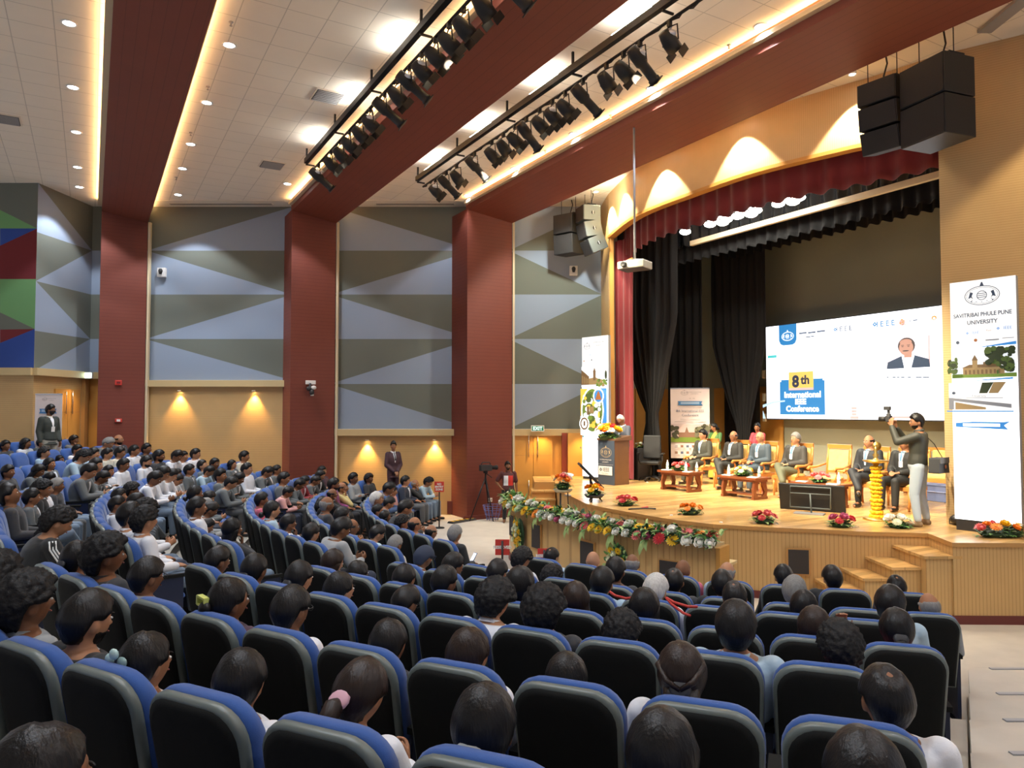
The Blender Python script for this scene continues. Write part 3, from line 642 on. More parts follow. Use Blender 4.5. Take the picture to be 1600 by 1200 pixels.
# hung loudspeakers
M_grl = mat('speaker_grille', (.018, .017, .018), .7, bump=.3, bscale=500); M_spk = mat('speaker_side', (.10, .12, .12), .55)
def array(name, label, loc, rz, n, wd, dp, ht, curve, side, top):
    t = thing(name, label, 'loudspeaker', loc, rz); y = 0; z = 0; ang = 0
    for i in range(n):
        ang = -R(curve)*i; q = Matrix.Rotation(ang, 3, 'X')
        c = V((0, y, z))+q@V((0, 0, -ht/2))
        mb = MB(); mb.box(c, (wd, dp, ht*.97), side, rot=q)
        o = mb.build('cabinet', t, bevel=.01)
        mb = MB(); mb.box(c+q@V((0, dp/2+.008, 0)), (wd*.96, .02, ht*.93), M_grl, rot=q); mb.build('grille', o)
        if side is M_spk:
            for s in (-1, 1):
                mb = MB(); mb.lathe([(.05, -.004), (.05, .006), (.02, .006), (.018, -.002)], M_black, 8, c+q@V((s*(wd/2+.003), -.02, 0)), q@Matrix.Rotation(PI/2, 3, 'Y')); mb.box(c+q@V((s*(wd/2+.012), -.02, 0)), (.012, .022, .09), M_silver, rot=q); mb.build('handle', o)
        e = c+q@V((0, 0, -ht/2)); y, z = e.y, e.z
    for x in (-wd*.38, wd*.38):
        mb = MB(); mb.tube([(x, 0, 0), (x, 0, top-loc[2])], .008, M_truss, 5); mb.build('hanging_cable', t)
    mb = MB(); mb.tube([(0, -dp*.3, 0), (.03, -dp*.25, .15), (-.02, -dp*.3, .35), (.02, -dp*.3, top-loc[2])], .014, M_black, 6); mb.build('signal_cable', t)
    mb = MB(); mb.box((0, 0, .02), (wd*.9, dp*.5, .035), M_truss); mb.build('fly_frame', t); return t
aR = 11.0
pA = H(aR, b_at(1388, aR)); pS = H(aR+.15, b_at(1474, aR+.15))
array('line_array_speaker', 'curved black loudspeaker column hanging at upper right, nearer the stage header', (pA.x, pA.y, EYE+(642-122)/F*pA.y), FACE+R(6), 3, .62, .42, .37, 7, M_can, ZC)
array('subwoofer_stack', 'pair of big black hung loudspeaker boxes at upper right', (pS.x, pS.y, EYE+(642-92)/F*pS.y), FACE+R(-10), 2, .78, .62, .62, 0, M_can, ZC)
aL = 11.6
pA = H(aL, b_at(920, aL)); pS = H(aL-.1, b_at(892, aL-.1))
array('line_array_speaker', 'curved grey-sided loudspeaker column hanging left of the stage opening', (pA.x, pA.y, EYE+(642-321)/F*pA.y), FACE+R(-12), 3, .55, .48, .42, 12, M_spk, ZC)
array('subwoofer_stack', 'black hung loudspeaker box left of the stage, behind the grey-sided column', (pS.x-.05, pS.y, EYE+(642-335)/F*pS.y), FACE+R(22), 2, .62, .6, .55, 4, M_can, ZC)
# cluster lamps under the fly space
for i, px in enumerate((1236, 1170, 1125, 1073)):
    b = b_at(px, 12.75); t = thing('lamp_cluster', ('four-lamp cluster behind the red valance, rightmost', 'four-lamp cluster behind the red valance, middle one', 'four-lamp cluster behind the red valance, leftmost of the wide ones', 'single bright spotlight behind the left part of the red valance')[i], 'stage light', H(12.75, b, 4.46+EYE), R(120), 'lamps behind the valance')
    mb = MB(); mb.tube([(0, 0, .1), (0, 0, 1.6)], .02, M_truss); mb.box((0, 0, .09), (.6 if i < 3 else .2, .35 if i < 3 else .2, .04), M_can); mb.build('bracket', t)
    for x, y in (((-.26, 0), (.26, 0), (0, -.15), (0, .15)) if i < 3 else ((0, 0),)):
        mb = MB(); mb.lathe([(.08, .08), (.13, .0), (.12, -.01)], M_can, 14, (x, y, 0)); o = mb.build('reflector', t)
        mb = MB(); mb.ell((x, y, -.005), (.14, .14, .07), mat('cluster_bulb', (1, .97, .85), .4, emit=30), 14, 6); mb.build('bulb', o)
    if i < 3: spot(H(12.75, b, 4.4+EYE), H(14.2, b, 0), 650, (1, .93, .75), 105, 1, .2, 'cluster_lamp')
# ------------------------------------------------------------------ wall fittings
def sign(label, loc, ux, n, wd, h, txt, bg, fg, name='exit_sign', cat='sign', size=.11, glow=0):
    t = thing(name, label, cat, loc); ux = V(ux); n = V(n)
    mb = MB(); mb.box((0, 0, 0), (wd+.04, .05, h+.04), M_white, rz=math.atan2(ux.y, ux.x)); mb.build('housing', t)
    D = Draw(-ux*wd/2-V((0, 0, h/2))+n*.027, ux, n, .0015); D.rect(0, 0, wd, h, bg); D.text(txt, wd/2, h/2-.005, size, fg, bold=.002); D.build('face', t)
M_exg = mat('exit_green', (.02, .16, .08), .4, emit=.8); M_exw = mat('exit_white', (.8, .95, .85), .4, emit=1.5)
sign('green EXIT sign over the orange double door', (Xp(840, 20.75), 20.75, 2.47), (1, 0, 0), (0, -1, 0), .33, .13, 'EXIT', M_exg, M_exw, size=.13)
p = q0+(q1-q0)*.84+dn*.16+V((0, 0, 3.97)); t = thing('exit_sign', 'glowing white exit sign on the ledge left of the left pillar', 'sign', (p.x, p.y, p.z)); mb = MB(); mb.box((0, 0, 0), (.34, .06, .18), M_white); mb.build('housing', t); mb = MB(); mb.box((0, -.032, 0), (.30, .006, .14), mat('exit_glow', (.72, 1, .88), .4, emit=5)); mb.build('face', t)
def pfr(i):    # front centre of pillar i
    xr, tt = PIL[i]; pr = V((xr, 20.85, 0)); return pr-AX*tt/2
nP = V((AX.y, -AX.x, 0))
def onpillar(i, px, py):
    xr, tt = PIL[i]; r = ray(px, py); o = V((xr, 20.85, 0)); s = o.dot(nP)/r.dot(nP); return V((0, 0, EYE))+r*s
M_redp = mat('red_plastic', (.55, .04, .03), .4)
for py, z in ((598, 'upper'), (657, 'lower')):
    p = onpillar(0, 185, py)+nP*.03; t = thing('fire_call_point', '%s small red fire alarm box on the left pillar' % z, 'alarm', p, R(30)); mb = MB(); mb.box((0, 0, 0), (.17, .05, .14 if py < 600 else .1), M_redp); mb.build('housing', t, bevel=.01); mb = MB(); mb.box((0, -.028, 0), (.09, .008, .06), M_white if py > 600 else M_rf); mb.build('plate', t)
p = onpillar(2, 765, 781)+nP*.015; t = thing('socket_plate', 'white double socket plate low on the right pillar', 'socket', p, R(30)); mb = MB(); mb.box((0, 0, 0), (.15, .02, .11), M_white); mb.build('plate', t, bevel=.006); mb = MB()
for s in (-.04, .04): mb.box((s, -.012, 0), (.03, .006, .04), M_grey)
mb.build('sockets', t)
p = onpillar(1, 485, 602)+nP*.02; t = thing('dome_camera', 'white and black pan camera on bracket on the middle pillar', 'camera', p, R(30))
mb = MB(); mb.box((0, 0, .08), (.28, .05, .11), M_white); mb.build('bracket', t, bevel=.01)
mb = MB(); mb.tube([(-.02, -.05, .04), (-.05, -.12, -.05), (.0, -.14, -.1)], .03, M_dark); mb.ell((.05, -.13, -.07), (.08, .07, .06), M_white); mb.ell((-.08, -.12, -.1), (.07, .07, .07), M_dark); mb.build('camera_arm', t)
mb = MB(); mb.ell((.0, -.14, -.2), (.07, .07, .09), M_dark); mb.lathe([(.045, -.3), (.045, -.2)], M_white, 12, (.01, -.14, 0)); mb.build('lens_head', t)
for px, py, nm in ((253, 426, 'second wall bay'), (896, 423, 'last wall bay')):
    p = at_Y(px, py, YW-.06); t = thing('wall_speaker', 'small white box with black cone high on the %s' % nm, 'speaker', p); mb = MB(); mb.box((0, 0, 0), (.23, .12, .27), M_white); mb.build('housing', t, bevel=.01)
    mb = MB(); mb.lathe([(.035, 0), (.06, .1), (.045, .14), (.03, .16)], M_dark, 12, (0, -.09, -.06)); mb.build('cone', t)

# ------------------------------------------------------------------ displays
E_w = mat('screen_white', (.94, .95, 1), .6, emit=1.6); E_lb = mat('screen_blue', (.035, .24, .56), .6, emit=.75); E_cy = mat('screen_cyan', (.10, .62, .62), .6, emit=.8)
E_ye = mat('screen_yellow', (.85, .52, .12), .6, emit=.9); E_dk = mat('screen_dark', (.05, .06, .10), .6, emit=.5); E_gy = mat('screen_grey', (.16, .20, .28), .6, emit=.7)
E_sk = mat('screen_skin', (.62, .33, .24), .6, emit=.8); E_hr = mat('screen_hair', (.13, .10, .09), .6, emit=.6); E_su = mat('screen_suit', (.07, .10, .15), .6, emit=.7)
E_pk = mat('screen_pink', (.70, .45, .42), .6, emit=.9); E_or = mat('screen_orange', (.80, .33, .08), .6, emit=.9); E_pl = mat('screen_paleblue', (.45, .66, .85), .6, emit=1.0)
def crest(D, x, y, s, m):
    D.ring(x, y, s, s*.62, s*.04, m); D.ring(x, y, s*.9, s*.52, s*.02, m)
    D.poly([(x-.12*s, y+.6*s), (x+.12*s, y+.6*s), (x+.03*s, y+.85*s), (x-.03*s, y+.85*s)], m)
    for sg in (-1, 1):   # beast supporters
        D.poly([(x+sg*.78*s, y-.15*s), (x+sg*.66*s, y+.28*s), (x+sg*.5*s, y+.2*s), (x+sg*.58*s, y), (x+sg*.5*s, y-.2*s), (x+sg*.62*s, y-.08*s)], m)
        D.disc(x+sg*.6*s, y-.34*s, .05*s, .04*s, m, 8)
    D.ring(x, y, s*.3, s*.3, s*.04, m, 16)
    for q in (.12, 0, -.12): D.rect(x-.24*s, y+q*s-.02*s, x+.24*s, y+q*s+.02*s, m)
    for q in range(7): a = PI+PI*(q+.5)/7; D.rect(x+.7*s*math.cos(a)-.04*s, y+.42*s*math.sin(a)-.015*s, x+.7*s*math.cos(a)+.04*s, y+.42*s*math.sin(a)+.015*s, m)
def kite(D, x, y, s, m, bg): D.poly([(x-s, y), (x, y-s), (x+s, y), (x, y+s)], m); D.disc(x, y, s*.28, s*.28, bg, 8)
Ws = 5.93; Hs = 2.56; os_ = H(16.4, 14.13, 2.755)
t = thing('projection_screen', 'large bright conference screen on the rear wall of the stage', 'screen', os_)
mb = MB(); mb.M = Matrix.Identity(4); mb.box(V((0, 0, Hs/2))-BX*Ws/2+AX*.05, (.08, Ws+.06, Hs+.05), M_dark, rz=R(30)); mb.build('screen_frame', t)
D = Draw(os_, -BX, -AX, .002); Q = lambda px, py: plane_px(D, px, py)
D.rect(0, 0, Ws, Hs, E_w)
def qrect(x0, y0, x1, y1, m):
    a = Q(x0, y0); b = Q(x1, y1); D.rect(a[0], b[1], b[0], a[1], m)
def qtext(s, px, py, sz, m, bold=.0, sx=1, al='CENTER'): a = Q(px, py); D.text(s, a[0], a[1], sz, m, al, bold, sx)
a = Q(1217, 508); b = Q(1245, 538); D.poly([(a[0], Hs-.0), (a[0], b[1]+.14), (a[0]+.05, b[1]+.04), (a[0]+.14, b[1]), (b[0]-.14, b[1]), (b[0]-.05, b[1]+.04), (b[0], b[1]+.14), (b[0], Hs)], E_lb)
crest(D, (a[0]+b[0])/2, b[1]+.24, .2, E_w)
for x0, x1, y in ((1250, 1262, 520), (1264, 1276, 519), (1278, 1291, 517), (1261, 1268, 526), (1269, 1274, 525)): qrect(x0, y, x1, y+1.2, E_gy)
u = Q(1307, 515); kite(D, u[0], u[1], .05, E_lb, E_w); qtext('I E E E', 1321, 514, .17, E_gy, .003)
u = Q(1369, 507); kite(D, u[0], u[1], .06, E_lb, E_w); qtext('I E E E', 1386, 506, .18, E_lb, .003)
u = Q(1412, 504); D.disc(u[0], u[1], .075, .07, E_pk); D.blobs(u[0]-.09, u[1]-.07, u[0]+.09, u[1]+.08, 9, .03, [E_sk, E_or]); qrect(1424, 501, 1427, 502, E_gy); qrect(1430, 500, 1437, 501, E_gy)
u = Q(1463, 497); D.disc(u[0], u[1], .06, .05, E_or); D.disc(u[0], u[1]-.01, .03, .025, E_w)
qrect(1203, 556, 1217, 559, E_cy)
a = Q(1222, 597); b = Q(1293, 648); D.rect(a[0], b[1], b[0], a[1], E_lb); D.rect(a[0]+.05, a[1], b[0]-.05, a[1]+.05, E_lb)
a = Q(1236, 582); b = Q(1275, 609); D.rect(a[0], b[1]+.03, b[0], a[1], E_ye); D.rect(a[0], b[1], b[0], b[1]+.06, E_pk)
qtext('8', 1247, 597, .42, E_dk, .02); qtext('th', 1262, 594, .32, E_dk, .012)
qtext('International', 1257.5, 617, .22, E_w, .008, 1.02); qtext('IEEE', 1255, 628, .2, E_w, .008); qtext('Conference', 1257.5, 639, .21, E_w, .008, 1.02)
# portrait of a suited man with moustache
a = Q(1390, 577); b = Q(1457, 524); w0, h0 = b[0]-a[0], b[1]-a[1]; X = lambda x: a[0]+w0*x; Y_ = lambda y: a[1]+h0*y
D.rect(X(0), Y_(0), X(1), Y_(1), mat('screen_photo_bg', (.88, .80, .86), .6, emit=1.2))
D.rect(X(.97), Y_(0), X(1), Y_(1), E_pk)
D.poly([(X(0), Y_(0)), (X(1), Y_(0)), (X(.98), Y_(.25)), (X(.66), Y_(.40)), (X(.36), Y_(.40)), (X(.03), Y_(.22))], E_su)
D.poly([(X(.42), Y_(0)), (X(.58), Y_(0)), (X(.66), Y_(.40)), (X(.36), Y_(.42))], E_w); D.rect(X(.42), Y_(.34), X(.60), Y_(.52), E_sk)
D.disc(X(.48), Y_(.72), w0*.20, h0*.27, E_hr); D.disc(X(.475), Y_(.66), w0*.165, h0*.25, E_sk); D.disc(X(.47), Y_(.84), w0*.14, h0*.1, E_sk)
D.disc(X(.465), Y_(.56), w0*.075, h0*.02, E_hr)
for s in (-1, 1): D.disc(X(.465+s*.07), Y_(.70), w0*.025, h0*.012, E_hr); D.rect(X(.465+s*.07-.035), Y_(.735), X(.465+s*.07+.035), Y_(.75), E_hr)
for x0, x1 in ((1391, 1394), (1400, 1405), (1407, 1411), (1413, 1419), (1424, 1429), (1437, 1446), (1448, 1458)): qrect(x0, 589, x1, 590.5, E_gy)
for i in range(4): qrect(1336+i*.5, 636+i*4.8, 1345-i*.2, 639.6+i*4.8, E_pk)
qrect(1335, 650, 1348, 655, E_pk); qrect(1396, 650, 1430, 654, E_pk)
D.poly([(0, .38), (.35, .47), (.75, .5), (.75, .46), (.35, .42), (0, .30)], E_pl); D.poly([(0, 0), (.1, 0), (.02, .18), (0, .22)], E_pl)
mb2 = D; o = D.build('slide', t); o.location = -os_
for i, z in enumerate((2.78, 3.35, 4.0)):
    mb = MB(); mb.box(H(16.5, 14.3, z)-os_, (.06, .09, .22), M_cream, rz=R(30)); mb.build('control_box', t)

# printed colours for banners
def pm(n, c, e=.35): return mat('print_'+n, c, .5, emit=e)
PW = pm('white', (.82, .80, .78), .9); PN = pm('navy', (.07, .10, .16)); PB = pm('blue', (.04, .22, .55), .8); PG = pm('leaf', (.10, .16, .035)); PG2 = pm('grass', (.22, .34, .05)); PG3 = pm('darkleaf', (.035, .055, .02))
PS = pm('stone', (.45, .30, .13)); PS2 = pm('stone_dark', (.24, .14, .06)); PY = pm('yellow', (.80, .50, .06), .8); PO = pm('brick', (.50, .17, .05)); PK = pm('sky', (.75, .78, .82), .8); PGR = pm('grey', (.32, .33, .36))
PX = mat('led_white', (.95, .97, 1), .5, emit=1.9)
def building(D, x0, y0, x1, y1, r2):
    w, h = x1-x0, y1-y0
    D.rect(x0, y0, x1, y1, PK); D.rect(x0, y0, x1, y0+h*.14, PG2)
    D.rect(x0+w*.18, y0+h*.12, x0+w*.82, y0+h*.36, PS); D.poly([(x0+w*.16, y0+h*.36), (x0+w*.84, y0+h*.36), (x0+w*.72, y0+h*.47), (x0+w*.28, y0+h*.47)], PS2)
    D.rect(x0+w*.33, y0+h*.3, x0+w*.41, y0+h*.62, PS); D.poly([(x0+w*.32, y0+h*.62), (x0+w*.42, y0+h*.62), (x0+w*.37, y0+h*.82)], PS2)
    D.rect(x0+w*.5, y0+h*.36, x0+w*.7, y0+h*.55, PS2)
    for i in range(9): D.rect(x0+w*(.21+.065*i), y0+h*.14, x0+w*(.21+.065*i+.03), y0+h*.28, PS2)
    D.blobs(x0+w*.55, y0+h*.5, x1, y1, 50, h*.14, [PG, PG3, PG3], r2); D.blobs(x0+w*.74, y0+h*.16, x1, y0+h*.62, 40, h*.12, [PG3, PG], r2); D.blobs(x0, y0+h*.14, x0+w*.15, y0+h*.72, 26, h*.11, [PG, PG3], r2)
def stand_banner(name, label, p0, p1, z0, z1):
    p0 = V((*p0, 0)); p1 = V((*p1, 0)); ux = (p1-p0).normalized(); n = V((ux.y, -ux.x, 0))
    t = thing(name, label, 'banner', p0+V((0, 0, ZS)))
    D = Draw(p0+V((0, 0, z0)), ux, n, .0012); return t, D, (p1-p0).length, z1-z0
# right tall LED banner
t, D, w_, h_ = stand_banner('led_banner', 'tall white banner with university crest at the right of the stage', (6.88, 11.40), (7.43, 10.70), 1.30, 4.97)
mb = MB(); q = math.atan2(D.ux.y, D.ux.x); mb.box(D.ux*w_/2-D.n*.05+V((0, 0, (1.3+4.97)/2-ZS)), (w_, .09, h_), M_grey, rz=q); mb.build('panel_body', t)
mb = MB(); mb.box(D.ux*w_/2-D.n*.06+V((0, 0, .085)), (w_*.96, .12, .17), M_dark, rz=q); mb.build('base', t)
D.rect(0, 0, w_, h_, PX); v = lambda py: D and plane_px(D, 1538, py)[1]
y1 = v(541); D.rect(0, y1, w_, h_, PW); crest(D, w_*.5, v(461), .24, PN)
D.text('SAVITRIBAI PHULE PUNE', w_*.5, v(491), .085, PN, bold=.002, sx=.85); D.text('UNIVERSITY', w_*.5, v(503), .085, PN, bold=.002, sx=.9)
kite(D, w_*.27, v(519), .02, PB, PW); D.text('IEEE', w_*.40, v(519), .055, PB); D.text('Pune', w_*.6, v(517), .035, PO); kite(D, w_*.74, v(515), .022, PB, PW); D.text('IEEE', w_*.88, v(515), .065, PB)
D.disc(w_*.12, v(533), .025, .025, PN); D.disc(w_*.4, v(531), .024, .024, PO); D.rect(w_*.55, v(533), w_*.75, v(531), PGR); D.rect(w_*.8, v(531), w_*.97, v(530), PGR)
D.poly([(w_*.35, v(543)), (w_, v(541)), (w_, v(536)), (w_*.6, v(540.5))], PB)
building(D, .02, v(590), w_, v(546), random.Random(4))
D.poly([(w_*.3, v(596)), (w_, v(594)), (w_, v(591)), (w_*.6, v(593.5))], PB)
ya, yb = v(640), v(598); hh = yb-ya; D.rect(.03, ya, w_, yb, PW)
D.poly([(w_*.55, yb), (w_*.72, yb), (w_*.62, yb-hh*.4), (w_*.5, yb-hh*.4)], PG3); D.poly([(w_*.72, yb), (w_*.9, yb), (w_*.78, yb-hh*.4), (w_*.64, yb-hh*.4)], PS)
D.poly([(.03, ya+hh*.75), (w_, ya+hh*.42), (w_, ya+hh*.2), (.03, ya+hh*.5)], PW); D.disc(.1, ya+hh*.62, .025, .022, PN); D.text('University', w_*.5, ya+hh*.5, .045, PN); D.rect(w_*.3, ya+hh*.42, w_*.85, ya+hh*.44, PGR)
D.poly([(.03, ya+hh*.45), (w_*.97, ya+hh*.2), (w_*.97, ya+hh*.06), (.1, ya+hh*.33), (.1, ya), (.03, ya)], PGR); D.poly([(.12, ya+hh*.28), (w_*.6, ya+hh*.08), (w_*.6, ya), (.12, ya)], PS)
D.rect(0, ya-.035, w_, ya-.015, PB)
yr = v(664); D.poly([(.12, yr-.03), (w_*.92, yr-.06), (w_*.86, yr+.0), (w_*.95, yr+.06), (w_*.84, yr+.05), (w_*.4, yr+.05), (.12, yr+.03)], PB); D.rect(w_*.25, yr-.02, w_*.8, yr+.025, PX)
o = D.build('artwork', t); o.location = -t.location
# left tall banner
t, D, w_, h_ = stand_banner('led_banner', 'tall banner with blue and yellow pictures left of the lectern', (1.92, 19.93), (2.54, 19.22), 1.20, 4.97)
q = math.atan2(D.ux.y, D.ux.x)
mb = MB(); mb.box(D.ux*w_/2-D.n*.05+V((0, 0, (1.2+4.97)/2-ZS)), (w_, .09, h_), M_grey, rz=q); mb.build('panel_body', t); mb = MB(); mb.box(D.ux*w_/2-D.n*.06+V((0, 0, .04)), (w_*.96, .12, .08), M_dark, rz=q); mb.build('base', t)
v = lambda py: plane_px(D, 932, py)[1]
D.rect(0, 0, w_, h_, PX); D.rect(0, v(575), w_, h_, PW); crest(D, w_*.2, v(540), .13, PN)
D.text('SAVITRIBAI PHULE PUNE', w_*.66, v(535), .042, PN, sx=.8); D.text('UNIVERSITY', w_*.66, v(540), .042, PN, sx=.9); D.text('IEEE', w_*.35, v(554), .05, PB); D.text('IEEE', w_*.75, v(553), .05, PB); D.disc(w_*.1, v(563), .02, .02, PO); D.disc(w_*.4, v(562), .02, .02, PN)
ya, yb = v(604), v(572); hh = yb-ya; D.rect(0, ya, w_, yb, PK); D.poly([(0, ya+hh*.1), (w_*.3, ya+hh*.1), (w_*.3, ya+hh*.5), (0, ya+hh*.85)], PS2)
for i in range(4): D.rect(w_*(.03+.07*i), ya+hh*.15, w_*(.065+.07*i), ya+hh*(.55-.05*i), PS)
D.poly([(w_*.3, ya+hh*.1), (w_*.85, ya+hh*.1), (w_*.8, ya+hh*.28), (w_*.55, ya+hh*.45), (w_*.3, ya+hh*.4)], PS); D.rect(w_*.47, ya+hh*.3, w_*.56, ya+hh*.72, PS2); D.poly([(w_*.46, ya+hh*.72), (w_*.57, ya+hh*.72), (w_*.52, ya+hh*.92)], PS2); D.blobs(w_*.55, ya, w_, ya+hh*.3, 20, .06, [PG, PS, PG2], random.Random(2)); D.disc(w_*.97, ya+hh*.55, .04, .12, PG3, 9)
yb = v(607); ya = v(680); D.rect(0, ya, w_, yb, PB); D.poly([(0, yb), (w_*.55, yb), (w_*.3, yb-.3), (0, yb-.75)], PY); D.poly([(0, ya), (w_, ya), (w_*.8, ya+.15), (w_*.35, ya+.42), (0, ya+.5)], PX)
cy_ = v(641); D.disc(w_*.46, cy_, w_*.43, .62, PX, 28); D.disc(w_*.46, cy_, w_*.39, .575, PG2, 28); D.blobs(w_*.14, cy_-.45, w_*.8, cy_+.42, 70, .11, [PG2, PY, PK, PG], random.Random(5)); D.rect(w_*.34, cy_-.12, w_*.42, cy_+.1, PS2); D.rect(w_*.44, cy_-.08, w_*.6, cy_+.1, PS)
D.disc(w_*.78, v(619), w_*.2, .2, PX); D.disc(w_*.78, v(619), w_*.165, .165, PB); D.poly([(w_*.66, v(619)-.1), (w_*.9, v(619)-.1), (w_*.8, v(619)+.12), (w_*.76, v(619)+.12)], PO)
D.disc(w_*.24, v(662), w_*.19, .19, PX); D.ring(w_*.24, v(662), .15, .17, .05, PS2); D.rect(w_*.21, v(662)-.06, w_*.28, v(662)+.07, PS2)
for zz in (.25, .75): D.rect(w_*.08, zz, w_*.12, zz+.05, PGR)
D.disc(w_*.2, v(682), .03, .03, pm('teal', (.1, .5, .55)), 8)
o = D.build('artwork', t); o.location = -t.location
# roll-up banner upstage
def rollup(label, c, wd, ztop, zbot, zfloor, rz, full):
    t = thing('roll_up_banner', label, 'banner', (c[0], c[1], zfloor), rz)
    W1 = mat('paper_white', (.80, .70, .68), .6); N1 = mat('ink_navy', (.09, .12, .2), .6); B1 = mat('ink_blue', (.05, .2, .45), .6); K1 = mat('ink_grey', (.35, .3, .3), .6); L1 = mat('ink_leaf', (.06, .06, .03), .6); L2 = mat('ink_grass', (.16, .25, .03), .6); S1 = mat('ink_brick', (.25, .13, .08), .6)
    h = ztop-zbot; z0 = zbot-zfloor
    mb = MB(); mb.box((0, .012, z0+h/2), (wd, .008, h), M_white); mb.box((0, .012, z0+h), (wd, .03, .03), M_chrome); mb.build('sheet', t)
    mb = MB(); mb.box((0, .03, .05), (wd+.02, .16, .08), M_chrome)
    mb.tube([(0, .03, .08), (0, .04, z0+h)], .012, M_chrome); mb.build('stand', t)
    D = Draw((-wd/2, .006, z0), (1, 0, 0), (0, -1, 0), .001); D.rect(0, 0, wd, h, W1)
    Y = lambda f: h*(1-f)
    crest(D, wd*.36, Y(.065), wd*.1, K1); D.text('SAVITRIBAI PHULE PUNE', wd*.6, Y(.055), wd*.035, K1); D.text('UNIVERSITY', wd*.62, Y(.08), wd*.035, K1); D.text('IEEE   IEEE', wd*.55, Y(.145), wd*.035, K1)
    D.poly([(wd*.18, Y(.185)), (wd*.82, Y(.185)), (wd*.78, Y(.215)), (wd*.83, Y(.245)), (wd*.17, Y(.245)), (wd*.22, Y(.215))], B1); D.rect(wd*.26, Y(.226), wd*.74, Y(.195), mat('ink_paleblue', (.35, .5, .7), .6))
    if full:
        D.text('8th International IEEE', wd*.5, Y(.325), wd*.088, N1, sx=.92); D.text('Conference', wd*.5, Y(.385), wd*.09, N1)
        D.rect(wd*.25, Y(.445), wd*.75, Y(.44), K1); D.rect(wd*.1, Y(.48), wd*.9, Y(.474), K1); D.rect(wd*.2, Y(.275), wd*.8, Y(.27), K1)
        D.rect(0, Y(.77), wd, Y(.51), mat('ink_sky', (.62, .5, .48), .6)); D.rect(0, Y(.77), wd, Y(.70), L2); D.rect(wd*.2, Y(.70), wd*.9, Y(.63), S1); D.poly([(wd*.36, Y(.63)), (wd*.46, Y(.63)), (wd*.41, Y(.55))], S1)
        D.blobs(0, Y(.71), wd*.2, Y(.55), 22, .07, [L1], random.Random(1)); D.blobs(wd*.62, Y(.68), wd, Y(.52), 34, .08, [L1, mat('ink_olive', (.18, .17, .1), .6)], random.Random(6))
        for r_ in range(2):
            for c_ in range(6): D.rect(wd*(.1+.145*c_), Y(.845+r_*.09), wd*(.17+.145*c_), Y(.81+r_*.09), (K1, S1, N1, S1)[(c_+r_) % 4])
    else: D.text('8th International', wd*.5, Y(.32), wd*.09, N1); D.text('Conference', wd*.5, Y(.38), wd*.09, N1); D.rect(wd*.2, Y(.6), wd*.8, Y(.45), L2)
    D.build('print', t)
c = H(14.35, b_at(1078, 14.35)); Yc = c.y
rollup('white roll-up conference banner standing behind the leftmost seated man', c, 56/F*Yc*1.06, EYE+(642-607)/F*Yc, EYE-(716-642)/F*Yc, ZS, R(-10), True)
c = V((Xp(76, 18.35), 18.35, 0)); rollup('pale roll-up banner behind the masked guard at the far left', c, .68, EYE+(642-616)/F*18.35, 1.40, 1.30, R(0), False)
# ------------------------------------------------------------------ flowers
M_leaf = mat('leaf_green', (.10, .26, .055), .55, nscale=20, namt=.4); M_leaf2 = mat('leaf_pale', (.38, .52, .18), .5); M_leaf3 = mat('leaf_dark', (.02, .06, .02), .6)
FC = {'y': (.85, .52, .01), 'r': (.55, .02, .03), 'p': (.75, .16, .16), 'w': (.85, .83, .75), 'o': (.85, .27, .02), 'm': (.50, .10, .20), 'v': (.28, .18, .26), 'c': (.72, .74, .52)}
FM = {k: mat('petal_'+k, c, .6) for k, c in FC.items()}; M_eye = mat('flower_centre', (.25, .10, .02), .8)
def gerbera(m):
    mb = MB()
    for ly, (n, r, z, tl) in enumerate(((14, 1.0, 0, .12), (11, .78, .10, .3), (8, .5, .18, .6))):
        for i in range(n):
            a = 2*PI*(i+.5*ly)/n; c, s = math.cos(a), math.sin(a); w = r*.2
            P = [(0.12, 0, z), (r*.55, w, z+tl*.3), (r, w*.4, z+tl*.5), (r, -w*.4, z+tl*.5), (r*.55, -w, z+tl*.3)]
            mb.add([(x*c-y*s, x*s+y*c, zz) for x, y, zz in P], [(0, 1, 2, 3, 4)], m, True)
    mb.ell((0, 0, .2), (.2, .2, .12), M_eye if m is FM['y'] or m is FM['w'] else m, 8, 4); return mb.mesh('gerbera')
def rose(m):
    mb = MB(); mb.ell((0, 0, .3), (.42, .42, .42), m, 8, 6)
    for ly in range(3):
        n = 5
        for i in range(n):
            a = 2*PI*(i+.5*ly)/n; r = .5+.16*ly; c, s = math.cos(a), math.sin(a); z1 = .75-.18*ly
            P = [(.2, -.18, 0), (r, -.38, .25), (r*1.08, -.3, z1), (r*1.12, 0, z1+.1), (r*1.08, .3, z1), (r, .38, .25), (.2, .18, 0)]
            mb.add([(x*c-y*s, x*s+y*c, zz) for x, y, zz in P], [tuple(range(7))], m, True)
    return mb.mesh('rose')
GER = {k: gerbera(m) for k, m in FM.items()}; ROS = {k: rose(m) for k, m in FM.items()}
def leafpoly(mb, p, d, up, L, w, m):
    d = V(d).normalized(); s = d.cross(V(up)).normalized(); p = V(p); u = s.cross(d)
    P = [p, p+d*L*.35+s*w+u*L*.1, p+d*L*.75+s*w*.7+u*L*.06, p+d*L-u*L*.1, p+d*L*.75-s*w*.7+u*L*.06, p+d*L*.35-s*w+u*L*.1, ]
    mb.add([*P, p+d*L*.5+u*L*.14], [(0, 1, 6), (1, 2, 6), (2, 3, 6), (3, 4, 6), (4, 5, 6), (5, 0, 6)], m, True)
def rv(r2): return V((r2.gauss(0, 1), r2.gauss(0, 1), r2.gauss(0, 1))).normalized()
